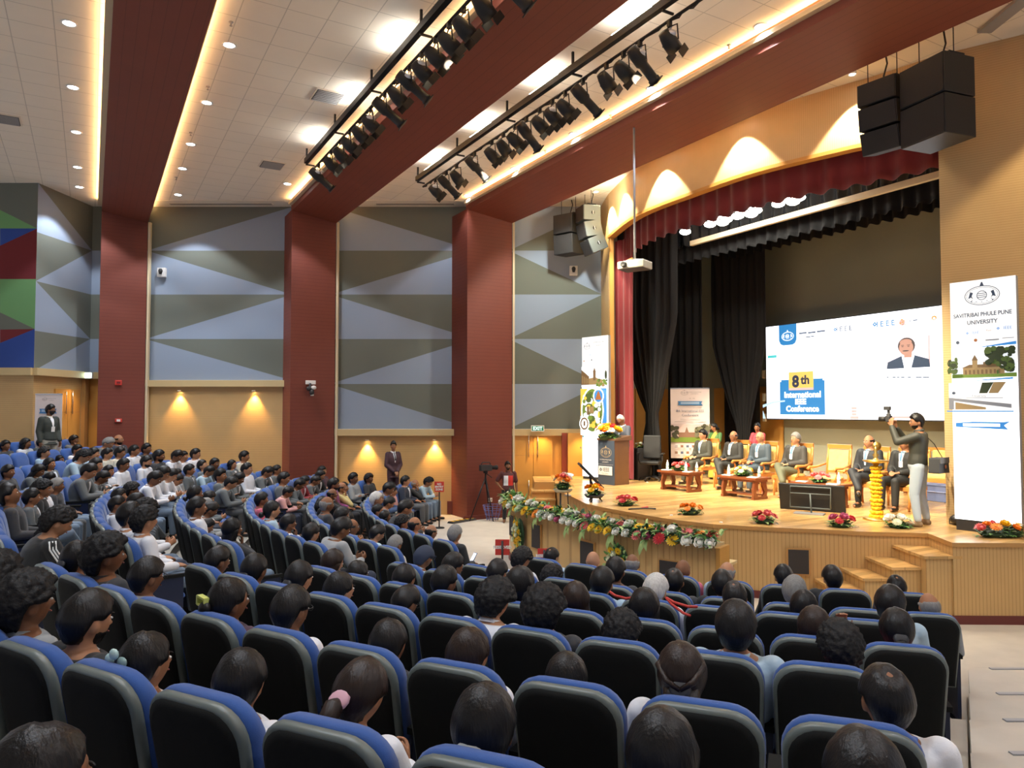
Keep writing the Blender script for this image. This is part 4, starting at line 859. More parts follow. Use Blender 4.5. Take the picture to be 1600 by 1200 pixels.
def bouquet(name, label, loc, rx, ry, hh, cols, n, size=.07, parent=None, seed=1, group=None, kinds='gr', cat='flowers'):
    r2 = random.Random(seed); t = thing(name, label, cat, loc, 0, group)
    mb = MB()
    for i in range(int(28+n*4)):
        a = r2.uniform(0, 2*PI); q = math.sqrt(r2.random()); p = V((rx*q*math.cos(a)*.8, ry*q*math.sin(a)*.8, hh*.12+hh*.55*(1-q*q)*r2.random()))
        d = V((math.cos(a), math.sin(a), r2.uniform(-.2, .8))); leafpoly(mb, p, d, (0, 0, 1), r2.uniform(.07, .13)*(1 if rx > .15 else .8), r2.uniform(.015, .03), r2.choice([M_leaf, M_leaf, M_leaf3, M_leaf2]))
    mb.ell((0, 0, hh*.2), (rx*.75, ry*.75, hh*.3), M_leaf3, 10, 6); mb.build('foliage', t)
    for i in range(n):
        a = 2.4*i; q = math.sqrt((i+.5)/n)*.92; x, y = rx*q*math.cos(a), ry*q*math.sin(a); z = hh*(.35+.6*math.sqrt(max(0, 1-q*q)))
        nn = V((x/rx*.9, y/ry*.9, 1.0)).normalized(); col = cols[(i*3+i//5+seed) % len(cols)]
        me = (GER if (kinds == 'g' or (kinds == 'gr' and i % 2)) else ROS)[col]
        o = mesh_obj(me, 'gerbera' if me is GER[col] else 'rose', t, loc=(x, y, z), scale=size*r2.uniform(.85, 1.15)); o.rotation_euler = nn.to_track_quat('Z', 'Y').to_euler()
    return t
# ------------------------------------------------------------------ counter in front of the stage, with garland
CP = [(-.05, 15.3), (-.04, 14.6), (.28, 13.6), (.70, 12.75), (1.10, 11.95), (1.55, 11.25), (2.12, 10.65), (2.80, 10.12)]
CA = crom(CP, 6); 
def arc_px(px, path):
    for i in range(len(path)-1):
        a = proj((path[i].x, path[i].y, 1))[0]; b = proj((path[i+1].x, path[i+1].y, 1))[0]
        if (a-px)*(b-px) <= 0 and a != b:
            p = path[i].lerp(path[i+1], (px-a)/(b-a)); t = (path[i+1]-path[i]).normalized(); return p, V((t.y, -t.x, 0)), t
    return path[0], V((0, -1, 0)), V((1, 0, 0))
t = thing('control_counter', 'curved beige counter with flower garland standing before the stage', 'counter', (.7, 12.7, 0))
for s in (1,):
    mb = MB(); strip(CA, .0, 1.08, .06, M_woodv, mb, .02); o = mb.build('front_panel', t); o.location = -t.location
    mb = MB(); strip(CA, 1.08, 1.12, .36, M_ledge, mb, -.02); o = mb.build('worktop', t); o.location = -t.location
    mb = MB(); strip(CA, 0, .14, .03, M_maroon, mb, -.005); o = mb.build('skirting', t); o.location = -t.location
e0 = CA[-1]; tt = (CA[-1]-CA[-2]).normalized(); nn = V((-tt.y, tt.x, 0))
mb = MB(); mb.box(e0+nn*.19+V((0, 0, .54))+tt*.03, (.36, .06, 1.08), M_orange, rz=math.atan2(nn.y, nn.x)); o = mb.build('end_panel', t); o.location = -t.location
mb = MB(); desk = [p+V((-((CA[min(i+1, len(CA)-1)]-CA[max(i-1, 0)]).normalized().y), (CA[min(i+1, len(CA)-1)]-CA[max(i-1, 0)]).normalized().x, 0))*.34 for i, p in enumerate(CA)]
strip(desk[6:], .74, .78, .5, M_ledge, mb); o = mb.build('desk_shelf', t); o.location = -t.location
for px, hw, z0, z1 in ((800.5, .14, .52, .92), (838.5, .15, .50, .92), (918, .17, .45, .87), (1048, .17, .40, .82)):
    p, n_, tg = arc_px(px, CA); mb = MB(); mb.box(p-n_*.0+V((0, 0, (z0+z1)/2))-n_*.015*0, (hw*2, .05, z1-z0), M_vent, rz=math.atan2(tg.y, tg.x))
    mb.box(p+V((0, 0, (z0+z1)/2)), (hw*2+.04, .03, z1-z0+.04), M_nose, rz=math.atan2(tg.y, tg.x)); o = mb.build('vent_grille', t); o.location = -t.location
# garland
t = thing('flower_garland', 'long garland of mixed flowers and leaves along the curved counter', 'garland', (.7, 12.7, 1.12)); r2 = random.Random(11)
mb = MB(); pos = []
for i in range(1300):
    u = r2.random()*(len(CA)-1.01)*1.0; i0 = int(u); p = CA[i0].lerp(CA[i0+1], u-i0); tg = (CA[i0+1]-CA[i0]).normalized(); nr = V((tg.y, -tg.x, 0))
    off_ = r2.uniform(-.17, .17); p = p-nr*.06+nr*off_*1.1+V((0, 0, 1.16+r2.uniform(-.10 if off_ > .05 else 0, .12)*(1-abs(off_)*2)))
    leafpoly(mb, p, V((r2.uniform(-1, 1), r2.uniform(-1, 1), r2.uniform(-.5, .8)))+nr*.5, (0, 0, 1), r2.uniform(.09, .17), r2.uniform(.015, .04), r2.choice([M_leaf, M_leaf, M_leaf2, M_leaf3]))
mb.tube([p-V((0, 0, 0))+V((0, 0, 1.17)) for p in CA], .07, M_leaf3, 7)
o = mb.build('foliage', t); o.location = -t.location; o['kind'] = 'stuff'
mb = MB()
seq = 'wpywrywpywoyrwwymowycpwyyowp'
for i in range(96):
    u = (i+.5)/96*(len(CA)-1.02); i0 = int(u); p = CA[i0].lerp(CA[i0+1], u-i0); tg = (CA[i0+1]-CA[i0]).normalized(); nr = V((tg.y, -tg.x, 0))
    k = (i % 3)-1; nn = (nr*(.5+.45*k)+V((0, 0, 1.0-.3*k))).normalized(); p = p-nr*.05+nr*(.02+.15*k)+V((0, 0, 1.245-.05*abs(k)-(.05 if k > 0 else 0)))
    col = seq[(i*5+i//9) % len(seq)]; me = (GER if col in 'yopr' else ROS)[col]
    o = mesh_obj(me, 'gerbera' if col in 'yopr' else 'rose', t, loc=p-t.location, scale=r2.uniform(.075, .105)); o.rotation_euler = nn.to_track_quat('Z', 'Y').to_euler()
for i, px in enumerate((808, 848, 898, 922, 965, 1015)):
    p, nr, tg = arc_px(px, CA); mb = MB(); leafpoly(mb, p+nr*.08+V((0, 0, 1.14)), nr*.35+V((0, 0, -1))-tg*.3, nr, .30, .045, M_leaf2); leafpoly(mb, p+nr*.08+V((0, 0, 1.14)), nr*.5+V((0, 0, -1))+tg*.25, nr, .22, .04, M_leaf2)
    o = mb.build('hanging_leaf', t); o.location = -t.location
for px, nm in ((817, 'left'), (971, 'right')):
    p, nr, tg = arc_px(px, CA); t = thing('flower_wreath', '%s yellow and white flower arrangement leaning on the counter front' % nm, 'flowers', p+nr*.06+V((0, 0, .66))); r2 = random.Random(px)
    mb = MB(); q = Matrix((tg, V((0, 0, 1)), nr)).transposed()
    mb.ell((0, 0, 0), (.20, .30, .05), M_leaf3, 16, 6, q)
    for i in range(90):
        a = r2.uniform(0, 2*PI); rr = math.sqrt(r2.random()); leafpoly(mb, tg*.19*rr*math.cos(a)+V((0, 0, .27*rr*math.sin(a)))+nr*.04, tg*math.cos(a)+V((0, 0, math.sin(a)))+nr*.4, nr, .1, .022, r2.choice([M_leaf, M_leaf2, M_leaf3]))
    mb.build('foliage', t)
    for i in range(15):
        a = 2.4*i; rr = math.sqrt((i+.4)/15); o = mesh_obj((GER if i % 3 else ROS)['y' if i % 3 else 'c'], 'gerbera' if i % 3 else 'rose', t, loc=tg*.17*rr*math.cos(a)+V((0, 0, .25*rr*math.sin(a)))+nr*.07, scale=.062); o.rotation_euler = (nr+V((r2.uniform(-.3, .3), 0, r2.uniform(-.3, .3)))).to_track_quat('Z', 'Y').to_euler()
# things on the operators' desk
p = V((1.45, 13.1, .0)); t = thing('mixing_console', 'dark mixing console behind the flower garland', 'audio mixer', (1.62, 12.55, .78), R(-50))
mb = MB(); mb.extr([(-.25, 0), (.25, 0), (.25, .16), (-.25, .06)], (-.35, 0, 0), (0, 1, 0), (0, 0, 1), (.7, 0, 0), M_dark); mb.build('console_body', t)
mb = MB(); 
for i in range(10):
    for j in range(4): mb.lathe([(.01, 0), (.009, .02)], M_silver, 6, (-.3+i*.065, -.15+j*.1, .085+.02*j))
mb.build('knobs', t)
t = thing('paper_sheet', 'white papers lying on the desk behind the garland', 'paper', (2.05, 12.0, .785), R(-40)); mb = MB(); mb.box((0, 0, 0), (.55, .32, .008), mat('paper', (.85, .85, .85), .8)); mb.box((.1, .05, .008), (.3, .22, .006), MATS['paper'], rz=.3); mb.build('sheet', t)
mb = MB(); strip(crom([(1.05, 14.2), (1.35, 13.3), (1.75, 12.5), (2.2, 11.85), (2.9, 11.2)], 4), .72, .76, .55, M_ledge, mb, -.3); mb.box((1.3, 13.3, .37), (.06, .06, .72), M_nose); mb.box((2.5, 11.6, .37), (.06, .06, .72), M_nose); o = mb.build('operator_desk'); tag(o, 'narrow curved desk between the garland counter and the stage', 'desk')
# ------------------------------------------------------------------ bouquets along the stage
def on(px, py, z=ZS): return at_z(px, py, z)
for i, (px, py, cols, n, sz, lab) in enumerate(((979, 791, 'rrp', 9, .07, 'red bouquet on the stage edge beside the loose cable'), (1081, 805, 'oom', 9, .07, 'orange bouquet on the stage edge left of the monitor'),
        (1198, 819, 'rpr', 8, .075, 'red and purple bouquet left of the floor monitor stand'), (1319, 825, 'rpm', 9, .08, 'red bouquet right of the floor monitor stand'), (1409, 826, 'wcw', 8, .085, 'white bouquet on the stage edge at the photographer'))):
    p = on(px, py); p.y += .10; bouquet('bouquet', lab, (p.x, p.y, ZS), .21, .16, .17, cols, n, sz, seed=i+2, group='low bouquets along the stage edge')
p = on(1568, 840); bouquet('bouquet', 'long yellow and red bouquet under the tall right banner', (p.x, p.y+.05, ZS), .42, .15, .2, 'yoprw', 14, .075, seed=9)
# left stage: flower stands and tilted monitor seen edge-on
for px, py, zt, cols, nm, n in ((888, 764, 1.30, 'owowp', 'tiered orange and white flowers on a wooden stand at left stage corner', 12), (908, 772, 1.18, 'ooyo', 'orange flowers on a black stand beside the tilted monitor', 8)):
    y_ = 15.5 if px < 900 else 14.9; x_ = Xp(px, y_)-(.12 if px < 900 else -.26); zt = EYE-(py-642)/F*y_
    bt = bouquet('bouquet', nm, (x_, y_, zt), .19, .17, .17 if px > 900 else .30, cols, n, .08, seed=px)
    zb = 0 if px < 900 else ZS
    t = thing('flower_stand', 'small %s stand under the %s flowers' % (('wooden', 'tiered') if px < 900 else ('black', 'orange')), 'stand', (x_, y_, zb)); mb = MB(); mb.lathe([(.16, zt-.06-zb), (.21, zt-zb-.001), (.17, zt-zb-.01)], M_cream if px < 900 else M_dark, 16); mb.build('tray', t)
    for k in range(3): mb = MB(); mb.tube([(.1*math.cos(k*2.1), .1*math.sin(k*2.1), zt-.05-zb), (.16*math.cos(k*2.1), .18*math.sin(k*2.1), 0)], .012, M_dark); mb.build('leg', t)
y_ = 15.2; a = V((Xp(897, y_), y_, EYE-(729-642)/F*y_)); b = V((Xp(932, y_), y_, EYE-(765-642)/F*y_)); c = (a+b)/2; dd = (b-a).normalized()
t = thing('tilted_monitor', 'black screen tilted back at the left front corner of the stage', 'monitor', (c.x+.1, c.y, ZS)); q = Matrix.Rotation(-math.atan2(dd.z, dd.x), 3, 'Y')
mb = MB(); mb.box((0, 0, c.z-ZS+.06), ((b-a).length, .6, .05), M_dark, rot=q); mb.build('panel', t, bevel=.008)
mb = MB(); mb.tube([(.0, -.1, c.z-ZS+.04), (.02, -.1, 0), ], .012, M_truss); mb.tube([(.0, .1, c.z-ZS+.04), (.02, .12, 0)], .012, M_truss); mb.tube([(-.03, 0, c.z-ZS+.04), (.2, 0, .0)], .012, M_truss); mb.build('stand', t)
t = thing('round_lampshade', 'white oval dish lamp above the tiered flowers', 'lamp', (Xp(887, 15.9), 15.9, 1.13)); zz = EYE-(742-642)/F*15.9-1.13; mb = MB(); mb.ell((0, 0, zz), (.13, .13, .045), mat('lampshade_white', (.9, .9, .88), .4, emit=.6), 16, 8); mb.build('shade', t); mb = MB(); mb.tube([(0, 0, 0), (0, 0, zz)], .012, M_grey); mb.lathe([(.08, 0), (.07, .02)], M_grey, 12); mb.build('pole', t)
# ------------------------------------------------------------------ lectern
lp_ = V((2.56, 18.42, ZS)); t = thing('lectern', 'dark lectern with crest and logo panel, flowers on top', 'lectern', lp_, R(127))
M_lw = mat('lectern_wood', (.15, .075, .035), .4, nscale=6); M_ln = mat('lectern_navy', (.055, .075, .11), .4)
mb = MB(); mb.box((0, 0, .55), (.58, .50, 1.10), M_lw); mb.build('body', t, bevel=.01)
mb = MB(); mb.extr([(-.30, 1.10), (.27, 1.10), (.27, 1.14), (-.30, 1.22)], (-.33, 0, 0), (0, 1, 0), (0, 0, 1), (.66, 0, 0), M_lw); mb.build('desk_top', t)
mb = MB(); mb.box((0, .262, .55), (.58, .02, 1.10), M_ln); mb.build('front_board', t)
D = Draw((.29, .273, 0), (-1, 0, 0), (0, 1, 0), .001); LW = mat('ink_white', (.8, .78, .76), .5); LG = mat('ink_gold', (.5, .38, .22), .5)
crest(D, .29, .80, .2, LG); D.text('SAVITRIBAI PHULE PUNE', .29, .62, .042, LW, sx=.9); D.text('UNIVERSITY', .29, .56, .042, LW); D.rect(.02, .50, .56, .505, LW); D.rect(.05, .24, .53, .46, LW); kite(D, .13, .37, .05, M_ln, LW); D.text('IEEE', .32, .37, .13, M_ln, bold=.002); D.text('Pune Section', .29, .28, .045, M_ln)
D.build('logo_panel', t)
mb = MB(); mb.tube([(0, -.05, 1.2), (0, .02, 1.34), (0, -.06, 1.42)], .007, M_dark); mb.ell((0, -.07, 1.425), (.012, .03, .012), M_dark, 8, 6); mb.build('microphone', t)
bouquet('bouquet', 'big red yellow and pink bouquet on the lectern front', lp_+V((-.16, -.10, 1.12)), .33, .24, .36, 'rypwroy', 30, .10, seed=21)
t = thing('side_cabinet', 'black side cabinet behind the lectern', 'cabinet', (3.45, 19.75, ZS), R(120)); mb = MB(); mb.box((0, 0, .42), (.36, .45, .84), M_dark); mb.build('body', t, bevel=.01); mb = MB(); mb.box((0, .23, .42), (.31, .015, .76), M_black); mb.build('door', t)
bouquet('bouquet', 'small faded flowers on the black side cabinet', (3.45, 19.75, ZS+.84), .12, .1, .14, 'cwv', 6, .045, seed=31)
t = thing('office_chair', 'black swivel office chair behind the lectern', 'chair', (*H(12.75, b_at(1016, 12.75))[:2], ZS), R(160))
mb = MB(); mb.box((0, 0, .48), (.5, .48, .09), M_black); mb.build('seat', t, bevel=.03); mb = MB(); mb.box((0, -.25, .88), (.46, .07, .62), M_black, rot=Matrix.Rotation(R(8), 3, 'X')); mb.build('backrest', t, bevel=.03)
for s in (-1, 1): mb = MB(); mb.tube([(s*.27, .02, .45), (s*.31, .02, .55), (s*.31, .02, .70)], .018, M_black); mb.box((s*.31, .02, .72), (.07, .3, .03), M_black); mb.build('armrest', t)
mb = MB(); mb.tube([(0, 0, .1), (0, 0, .44)], .03, M_black); mb.build('pedestal', t)
mb = MB()
for k in range(5): a = k*2*PI/5; mb.tube([(0, 0, .12), (.3*math.cos(a), .3*math.sin(a), .08)], [.03, .018], M_black); mb.ell((.3*math.cos(a), .3*math.sin(a), .04), (.03, .03, .035), M_black, 8, 6)
mb.build('wheel_base', t)
# ------------------------------------------------------------------ tables
M_teak = mat('teak', (.20, .06, .022), .3, nscale=8); M_gold = mat('throne_wood', (.55, .22, .05), .3, nscale=6); M_cush = mat('throne_cushion', (.78, .50, .16), .6, nscale=14, namt=.3); M_brass = mat('brass', (.75, .52, .15), .3, .9)
def table_parts():
    out = []
    mb = MB(); mb.box((0, 0, .43), (1.0, .52, .045), M_teak); mb.box((0, 0, .385), (.88, .42, .05), M_teak); out.append(('tabletop', mb.mesh('tabletop')))
    for s in (-1, 1):
        mb = MB()
        for y in (-1, 1):
            mb.extr([(0, 0), (.16, 0), (.14, .05), (.08, .09), (.06, .15), (.09, .20), (.13, .28), (.14, .37), (.02, .37), (-.02, .2)], (s*.40-.025, y*.20, 0), (0, -y, 0), (0, 0, 1), (.05, 0, 0), M_teak)
        mb.box((s*.40, 0, .03), (.07, .44, .05), M_teak); out.append(('leg', mb.mesh('leg')))
    mb = MB(); mb.box((0, 0, .09), (.8, .26, .03), M_teak); out.append(('shelf', mb.mesh('shelf'))); return out
TP = table_parts()
def bottle_parts():
    mb = MB(); mb.lathe([(.001, 0), (.032, .002), (.034, .02), (.034, .13), (.028, .15), (.03, .16), (.013, .195), (.013, .205)], mat('bottle_plastic', (.62, .80, .74), .1, spec=.6), 12); a = mb.mesh('bottle')
    mb = MB(); mb.lathe([(.015, .2), (.015, .222), (.001, .223)], mat('cap_blue', (.5, .6, .7), .4), 10); b = mb.mesh('cap')
    mb = MB(); mb.lathe([(.0345, .07), (.0345, .12)], mat('bottle_label', (.35, .6, .5), .5), 12); c = mb.mesh('wrap'); return a, b, c
BO = bottle_parts(); tn = ['leftmost', 'middle', 'rightmost']
for i, (a, b) in enumerate(((11.85, 12.72), (12.05, 11.02), (12.25, 9.28))):
    rz = FACE+R(3); c = H(a, b, ZS); t = thing('coffee_table', '%s carved teak low table in front of the stage chairs' % tn[i], 'table', c, rz, 'low teak tables on the stage')
    for nme, me in TP: mesh_obj(me, nme, t)
    q = Matrix.Rotation(rz, 3, 'Z'); cols = ('pr', 'yc', 'pp')[i]
    bouquet('bouquet', ('pink', 'yellow and white', 'salmon pink')[i]+' bouquet on the %s low teak table' % tn[i], c+q@V((.02, 0, .452)), .2, .15, .17, cols, 9, .07, seed=40+i)
    for j, (x, y) in enumerate(((.40, .02), (-.24, .08), (-.42, -.08)) if i == 0 else ((.38, .02), (-.36, -.05)) if i == 1 else ((-.38, 0),)):
        bt = thing('water_bottle', '%s small water bottle on the %s low teak table' % (('left', 'middle', 'right')[j] if i == 0 else ('left', 'right')[j] if i == 1 else 'single', tn[i]), 'bottle', c+q@V((x, y, .4525)), 0, 'water bottles on the low tables')
        mesh_obj(BO[0], 'bottle', bt); mesh_obj(BO[1], 'cap', bt); mesh_obj(BO[2], 'wrapper', bt)
    for j, x in enumerate((.33, -.33)):
        nt = thing('napkin', '%s white folded napkin on the %s low teak table' % (('left', 'right')[j], tn[i]), 'napkin', c+q@V((x, .12, .4525)), rz+.2, 'napkins on the low tables'); mb = MB(); mb.box((0, 0, .006), (.2, .14, .012), mat('paper', (.85, .85, .85), .8)); mb.build('cloth', nt)
# thrones
def throne_parts():
    o = []
    mb = MB(); mb.box((0, 0, .40), (.60, .56, .07), M_gold); o.append(('seat_frame', mb.mesh('seat_frame')))
    mb = MB(); mb.ell((0, .01, .45), (.29, .27, .07), M_cush, 16, 8); o.append(('cushion', mb.mesh('cushion')))
    for s in (-1, 1):
        for y in (.24, -.24):
            mb = MB(); mb.tube([(s*.27, y, .38), (s*.28, y+.01*(1 if y > 0 else -1), .2), (s*.27, y+.02*(1 if y > 0 else -1), 0)], [.035, .024, .02], M_gold); o.append(('leg', mb.mesh('leg')))
        mb = MB(); mb.tube([(s*.29, -.28, .72), (s*.32, 0, .66), (s*.31, .24, .66), (s*.31, .28, .62)], [.022, .026, .03, .028], M_gold); mb.tube([(s*.30, .2, .64), (s*.29, .14, .54), (s*.28, .2, .42)], .022, M_gold); o.append(('armrest', mb.mesh('armrest')))
        mb = MB(); mb.tube([(s*.26, -.27, .40), (s*.27, -.31, .8), (s*.26, -.36, 1.10)], [.026, .024, .02], M_gold); o.append(('back_post', mb.mesh('back_post')))
    mb = MB(); mb.box((0, -.35, 1.09), (.56, .04, .09), M_gold, rot=Matrix.Rotation(R(-7), 3, 'X')); mb.box((0, -.295, .56), (.5, .03, .05), M_gold); o.append(('top_rail', mb.mesh('top_rail')))
    mb = MB(); mb.box((0, -.318, .80), (.46, .05, .44), M_cush, rot=Matrix.Rotation(R(7), 3, 'X')); o.append(('back_cushion', mb.mesh('back_cushion'))); return o
TH = throne_parts(); CHP = [(1094, 13.35), (1140, 13.3), (1184, 13.25), (1236, 13.2), (1294, 13.3), (1352, 13.2), (1408, 13.2)]
thl = ['golden armchair under the leftmost seated man on stage', 'golden armchair under the second seated man from the left', 'golden armchair under the bald man in a grey suit', 'golden armchair under the grey-haired man with crossed legs', 'empty golden armchair in the middle of the stage row', 'golden armchair under the man beside the garlanded lamp', 'golden armchair behind the photographer']
THR = []
for (px, a), lab in zip(CHP, thl):
    p = H(a, b_at(px, a), ZS); THR.append(p); t = thing('throne_chair', lab, 'chair', p, FACE, 'golden armchairs on the stage')
    for nme, me in TH: mesh_obj(me, nme, t)
p = H(15.6, b_at(1465, 15.6), ZS); t = thing('wooden_sofa', 'wooden sofa with golden cushions behind the photographer', 'sofa', p, FACE)
mb = MB(); mb.box((0, 0, .38), (1.9, .6, .08), M_gold)
mb.build('seat_frame', t)
for x in (-.9, 0, .9):
    for y in (-.26, .26): mb = MB(); mb.box((x, y, .18), (.07, .07, .36), M_teak); mb.build('leg', t)
for x in (-.62, 0, .62): mb = MB(); mb.box((x, -.28, .74), (.56, .1, .5), M_cush); mb.build('back_cushion', t, bevel=.03); mb = MB(); mb.box((x, .02, .46), (.58, .54, .1), M_cush); mb.build('seat_cushion', t, bevel=.03)
mb = MB(); mb.box((0, -.36, 1.0), (1.95, .05, .08), M_gold); mb.build('top_rail', t)
M_cr = mat('crate_blue', (.13, .17, .33), .6)
for i in range(3):
    pc = H(15.0-.0, b_at(1446+i*16, 15.0), ZS); t = thing('storage_box', 'blue storage box, %s of three below the wooden sofa' % ('left', 'middle', 'right')[i], 'box', pc, FACE, 'blue boxes by the sofa'); mb = MB(); mb.box((0, 0, .16), (.22, .3, .32), M_cr); mb.build('body', t, bevel=.01); mb = MB(); mb.box((0, 0, .335), (.24, .32, .03), M_cr); mb.box((0, .16, .2), (.2, .02, .02), mat('crate_line', (.25, .3, .5), .6)); mb.build('lid', t)
# brass lamp wrapped in marigolds
p = on(1370, 812); t = thing('ceremonial_lamp', 'tall brass oil lamp wrapped in yellow marigold garlands', 'lamp', (p.x, p.y, ZS))
mb = MB(); mb.lathe([(.21, 0), (.22, .02), (.18, .035), (.05, .06), (.04, .1), (.04, .92), (.06, .95), (.20, .985), (.21, 1.0), (.05, 1.01), (.03, 1.05), (.05, 1.09), (.02, 1.13), (.035, 1.18), (.005, 1.26)], M_brass, 24); mb.build('stem', t)
mb = MB(); mb.lathe([(.001, 0), (.07, .004), (.074, .01), (.001, .012)], M_brass, 24, (.02, .0, 1.24), Matrix.Rotation(PI/2, 3, 'X')); mb.build('halo_disc', t)
r2 = random.Random(5)
for k in range(13):
    mb = MB(); z = .06+k*.068
    rr = .075+.012*math.sin(k*2.1)+(.03 if k == 0 else 0)
    mb.lathe([(.03, -.03), (rr, -.028), (rr+.018, 0), (rr, .028), (.03, .03)], FM['y'], 14, (0, 0, z))
    for j in range(14):
        a = j*2*PI/14+k*.3; mb.ell((rr*math.cos(a), rr*math.sin(a), z+r2.uniform(-.012, .012)), (.026, .026, .024), FM['y'], 6, 4)
    mb.build('marigold_ring', t)
# floor monitor seen from behind on its stand
p = on(1264, 800); t = thing('floor_monitor', 'black television on a low stand at the stage edge, seen from behind', 'monitor', (p.x+.02, p.y-.08, ZS), R(-33+180))
mb = MB(); mb.box((0, 0, .27), (1.12, .05, .50), M_black, rot=Matrix.Rotation(R(-14), 3, 'X')); mb.box((0, -.03, .26), (.9, .06, .36), M_black, rot=Matrix.Rotation(R(-14), 3, 'X')); mb.build('screen_back', t, bevel=.01)
mb = MB(); fr = [(-.34, .16, .10), (-.34, .12, .47), (.34, .12, .47), (.34, .16, .10), (-.34, .16, .10)]; mb.tube(fr, .014, M_spk); mb.tube([(-.34, .14, .35), (.34, .14, .35)], .01, M_spk); mb.tube([(0, .14, .35), (-.03, .2, .02)], .014, M_spk); mb.box((0, .22, .012), (.5, .22, .02), M_grey)
o = mb.build('stand', t)
# foot lights at the tall right banner
for i, (px, py) in enumerate(((1500, 819), (1531, 822))):
    p = on(px, py)+V((-.12, -.14, 0)); t = thing('foot_light', '%s black floor spotlight before the tall right banner' % ('left', 'right')[i], 'floor light', (p.x, p.y, ZS), R(-60), 'floor spotlights at the right banner'); mb = MB(); mb.ell((0, 0, .10), (.11, .13, .08), M_can, 14, 8); mb.build('lamp_head', t); mb = MB(); mb.tube([(-.13, 0, .1), (-.13, 0, .015), (.13, 0, .015), (.13, 0, .1)], .01, M_can); mb.build('bracket', t)
for i, (px, py) in enumerate(((1003, 797), )):
    p = on(px, py); t = thing('loose_cable', 'loose dark cable lying on the stage edge', 'cable', (p.x, p.y, ZS)); mb = MB(); mb.tube([(-.25, -.02, .02), (-.1, .04, .02), (.05, .0, .03), (.2, .06, .02), (.26, .02, .02)], .014, M_dark); mb.tube([(0, .02, .03), (.12, .05, .05)], .02, M_redp); mb.build('cable', t)
for i, (px, py) in enumerate(((1012, 754), (1050, 806), (1128, 817))):
    p = on(px, py); t = thing('floor_marker', '%s small white marker glowing on the stage floor' % ('rear', 'middle', 'front')[i], 'marker', (p.x, p.y+.05, ZS), 0, 'white stage floor markers'); mb = MB(); mb.lathe([(.03, 0), (.025, .012), (.001, .014)], M_white, 12); mb.build('disc', t)
# signs, rope, tripod, basket
def post_sign(label, px, ytop, ybot, Yd, txt, zf, rzs=0):
    x = Xp(px, Yd); zt = EYE-(ytop-642)/F*Yd; zb = EYE-(ybot-642)/F*Yd; t = thing('post_sign', label, 'sign', (x, Yd, zf), rzs)
    mb = MB(); mb.tube([(0, -.0, 0), (0, -.0, zt-zf-.02)], .018, M_black); mb.lathe([(.14, 0), (.13, .02), (.03, .03)], M_black, 14); mb.build('post', t)
    hgt = zt-zb; wd = hgt*.92; mb = MB(); mb.box((0, .03 if txt[0] == '*' else -.03, (zt+zb)/2-zf), (wd, .02, hgt), M_redp); mb.build('plate', t)
    D = Draw((-wd/2, .0145 if txt[0] == '*' else -.043, zb-zf), (1, 0, 0), (0, -1, 0), .002); lines = txt.strip('*').split('/')
    for i, l in enumerate(lines): D.text(l, wd/2, hgt*(.5-(i-(len(lines)-1)/2)*.26), hgt*.26, M_white, bold=.003)
    D.build('lettering', t)
post_sign('small red sign on a black post beside the left wall', 687, 752, 768, 18.6, 'NO/ENTRY/ZONE', .0)
post_sign('red sign on black post left of the curved counter', 785, 842, 866, 12.6, '*RESERVED', 0); post_sign('red sign on black post in front of the curved counter', 850, 856, 878, 11.4, '*RESERVED', 0)
x, y = -.72, 20.0; t = thing('camera_tripod', 'black tripod with video camera beside the red pillar', 'tripod', (x, y, 0)); zt = EYE-(742-642)/F*y
for dx, dy in ((-.42, -.25), (.22, -.3), (.1, .35)): mb = MB(); mb.tube([(0, 0, zt-.05), (dx, dy, 0)], [.022, .013], M_truss); mb.build('leg', t)
mb = MB(); mb.tube([(0, 0, zt-.25), (0, 0, zt+.06)], .025, M_truss); mb.box((0, 0, zt+.08), (.12, .12, .05), M_truss); mb.tube([(0, 0, zt+.06), (.18, -.25, zt-.05)], .01, M_truss); mb.build('head', t)
t = thing('video_camera', 'black video camera mounted on the tripod by the pillar', 'camera', (x, y, zt+.105), R(-60)); mb = MB(); mb.box((0, 0, .09), (.14, .34, .16), M_dark); mb.build('body', t, bevel=.01); mb = MB(); mb.lathe([(.05, 0), (.055, .14), (.065, .15), (.065, .2), (.001, .19)], M_black, 14, (0, .16, .09), Matrix.Rotation(-PI/2, 3, 'X')); mb.build('lens', t); mb = MB(); mb.tube([(0, -.14, .18), (0, -.1, .24), (0, .12, .24), (0, .15, .18)], .014, M_dark); mb.build('handle', t); mb = MB(); mb.box((-.12, .0, .12), (.02, .14, .1), M_black); mb.build('flip_screen', t)
t = thing('wire_basket', 'blue wire basket on the floor by the tripod', 'basket', (-.53, 19.9, 0)); mb = MB(); mw = mat('blue_wire', (.12, .16, .42), .4)
for k in range(4): rr = .17+.03*k; mb.tube([(rr*math.cos(a*PI/8), rr*math.sin(a*PI/8), .05+k*.12) for a in range(17)], .007, mw, 5)
for a in range(12): mb.tube([(.15*math.cos(a*PI/6), .15*math.sin(a*PI/6), .01), (.26*math.cos(a*PI/6), .26*math.sin(a*PI/6), .41)], .006, mw, 5)
mb.build('wires', t)
p = at_z(722, 815, 0); t = thing('cable_protector', 'black and yellow cable protector ramp on the floor by the tripod', 'cable cover', p, R(50)); mb = MB(); mb.extr([(-.12, 0), (.12, 0), (.07, .05), (-.07, .05)], (-.45, 0, 0), (0, 1, 0), (0, 0, 1), (.9, 0, 0), M_dark); mb.build('ramp', t); mb = MB()
for k in range(5): mb.box((-.36+k*.18, 0, .052), (.08, .12, .006), FM['y'])
mb.build('stripes', t)
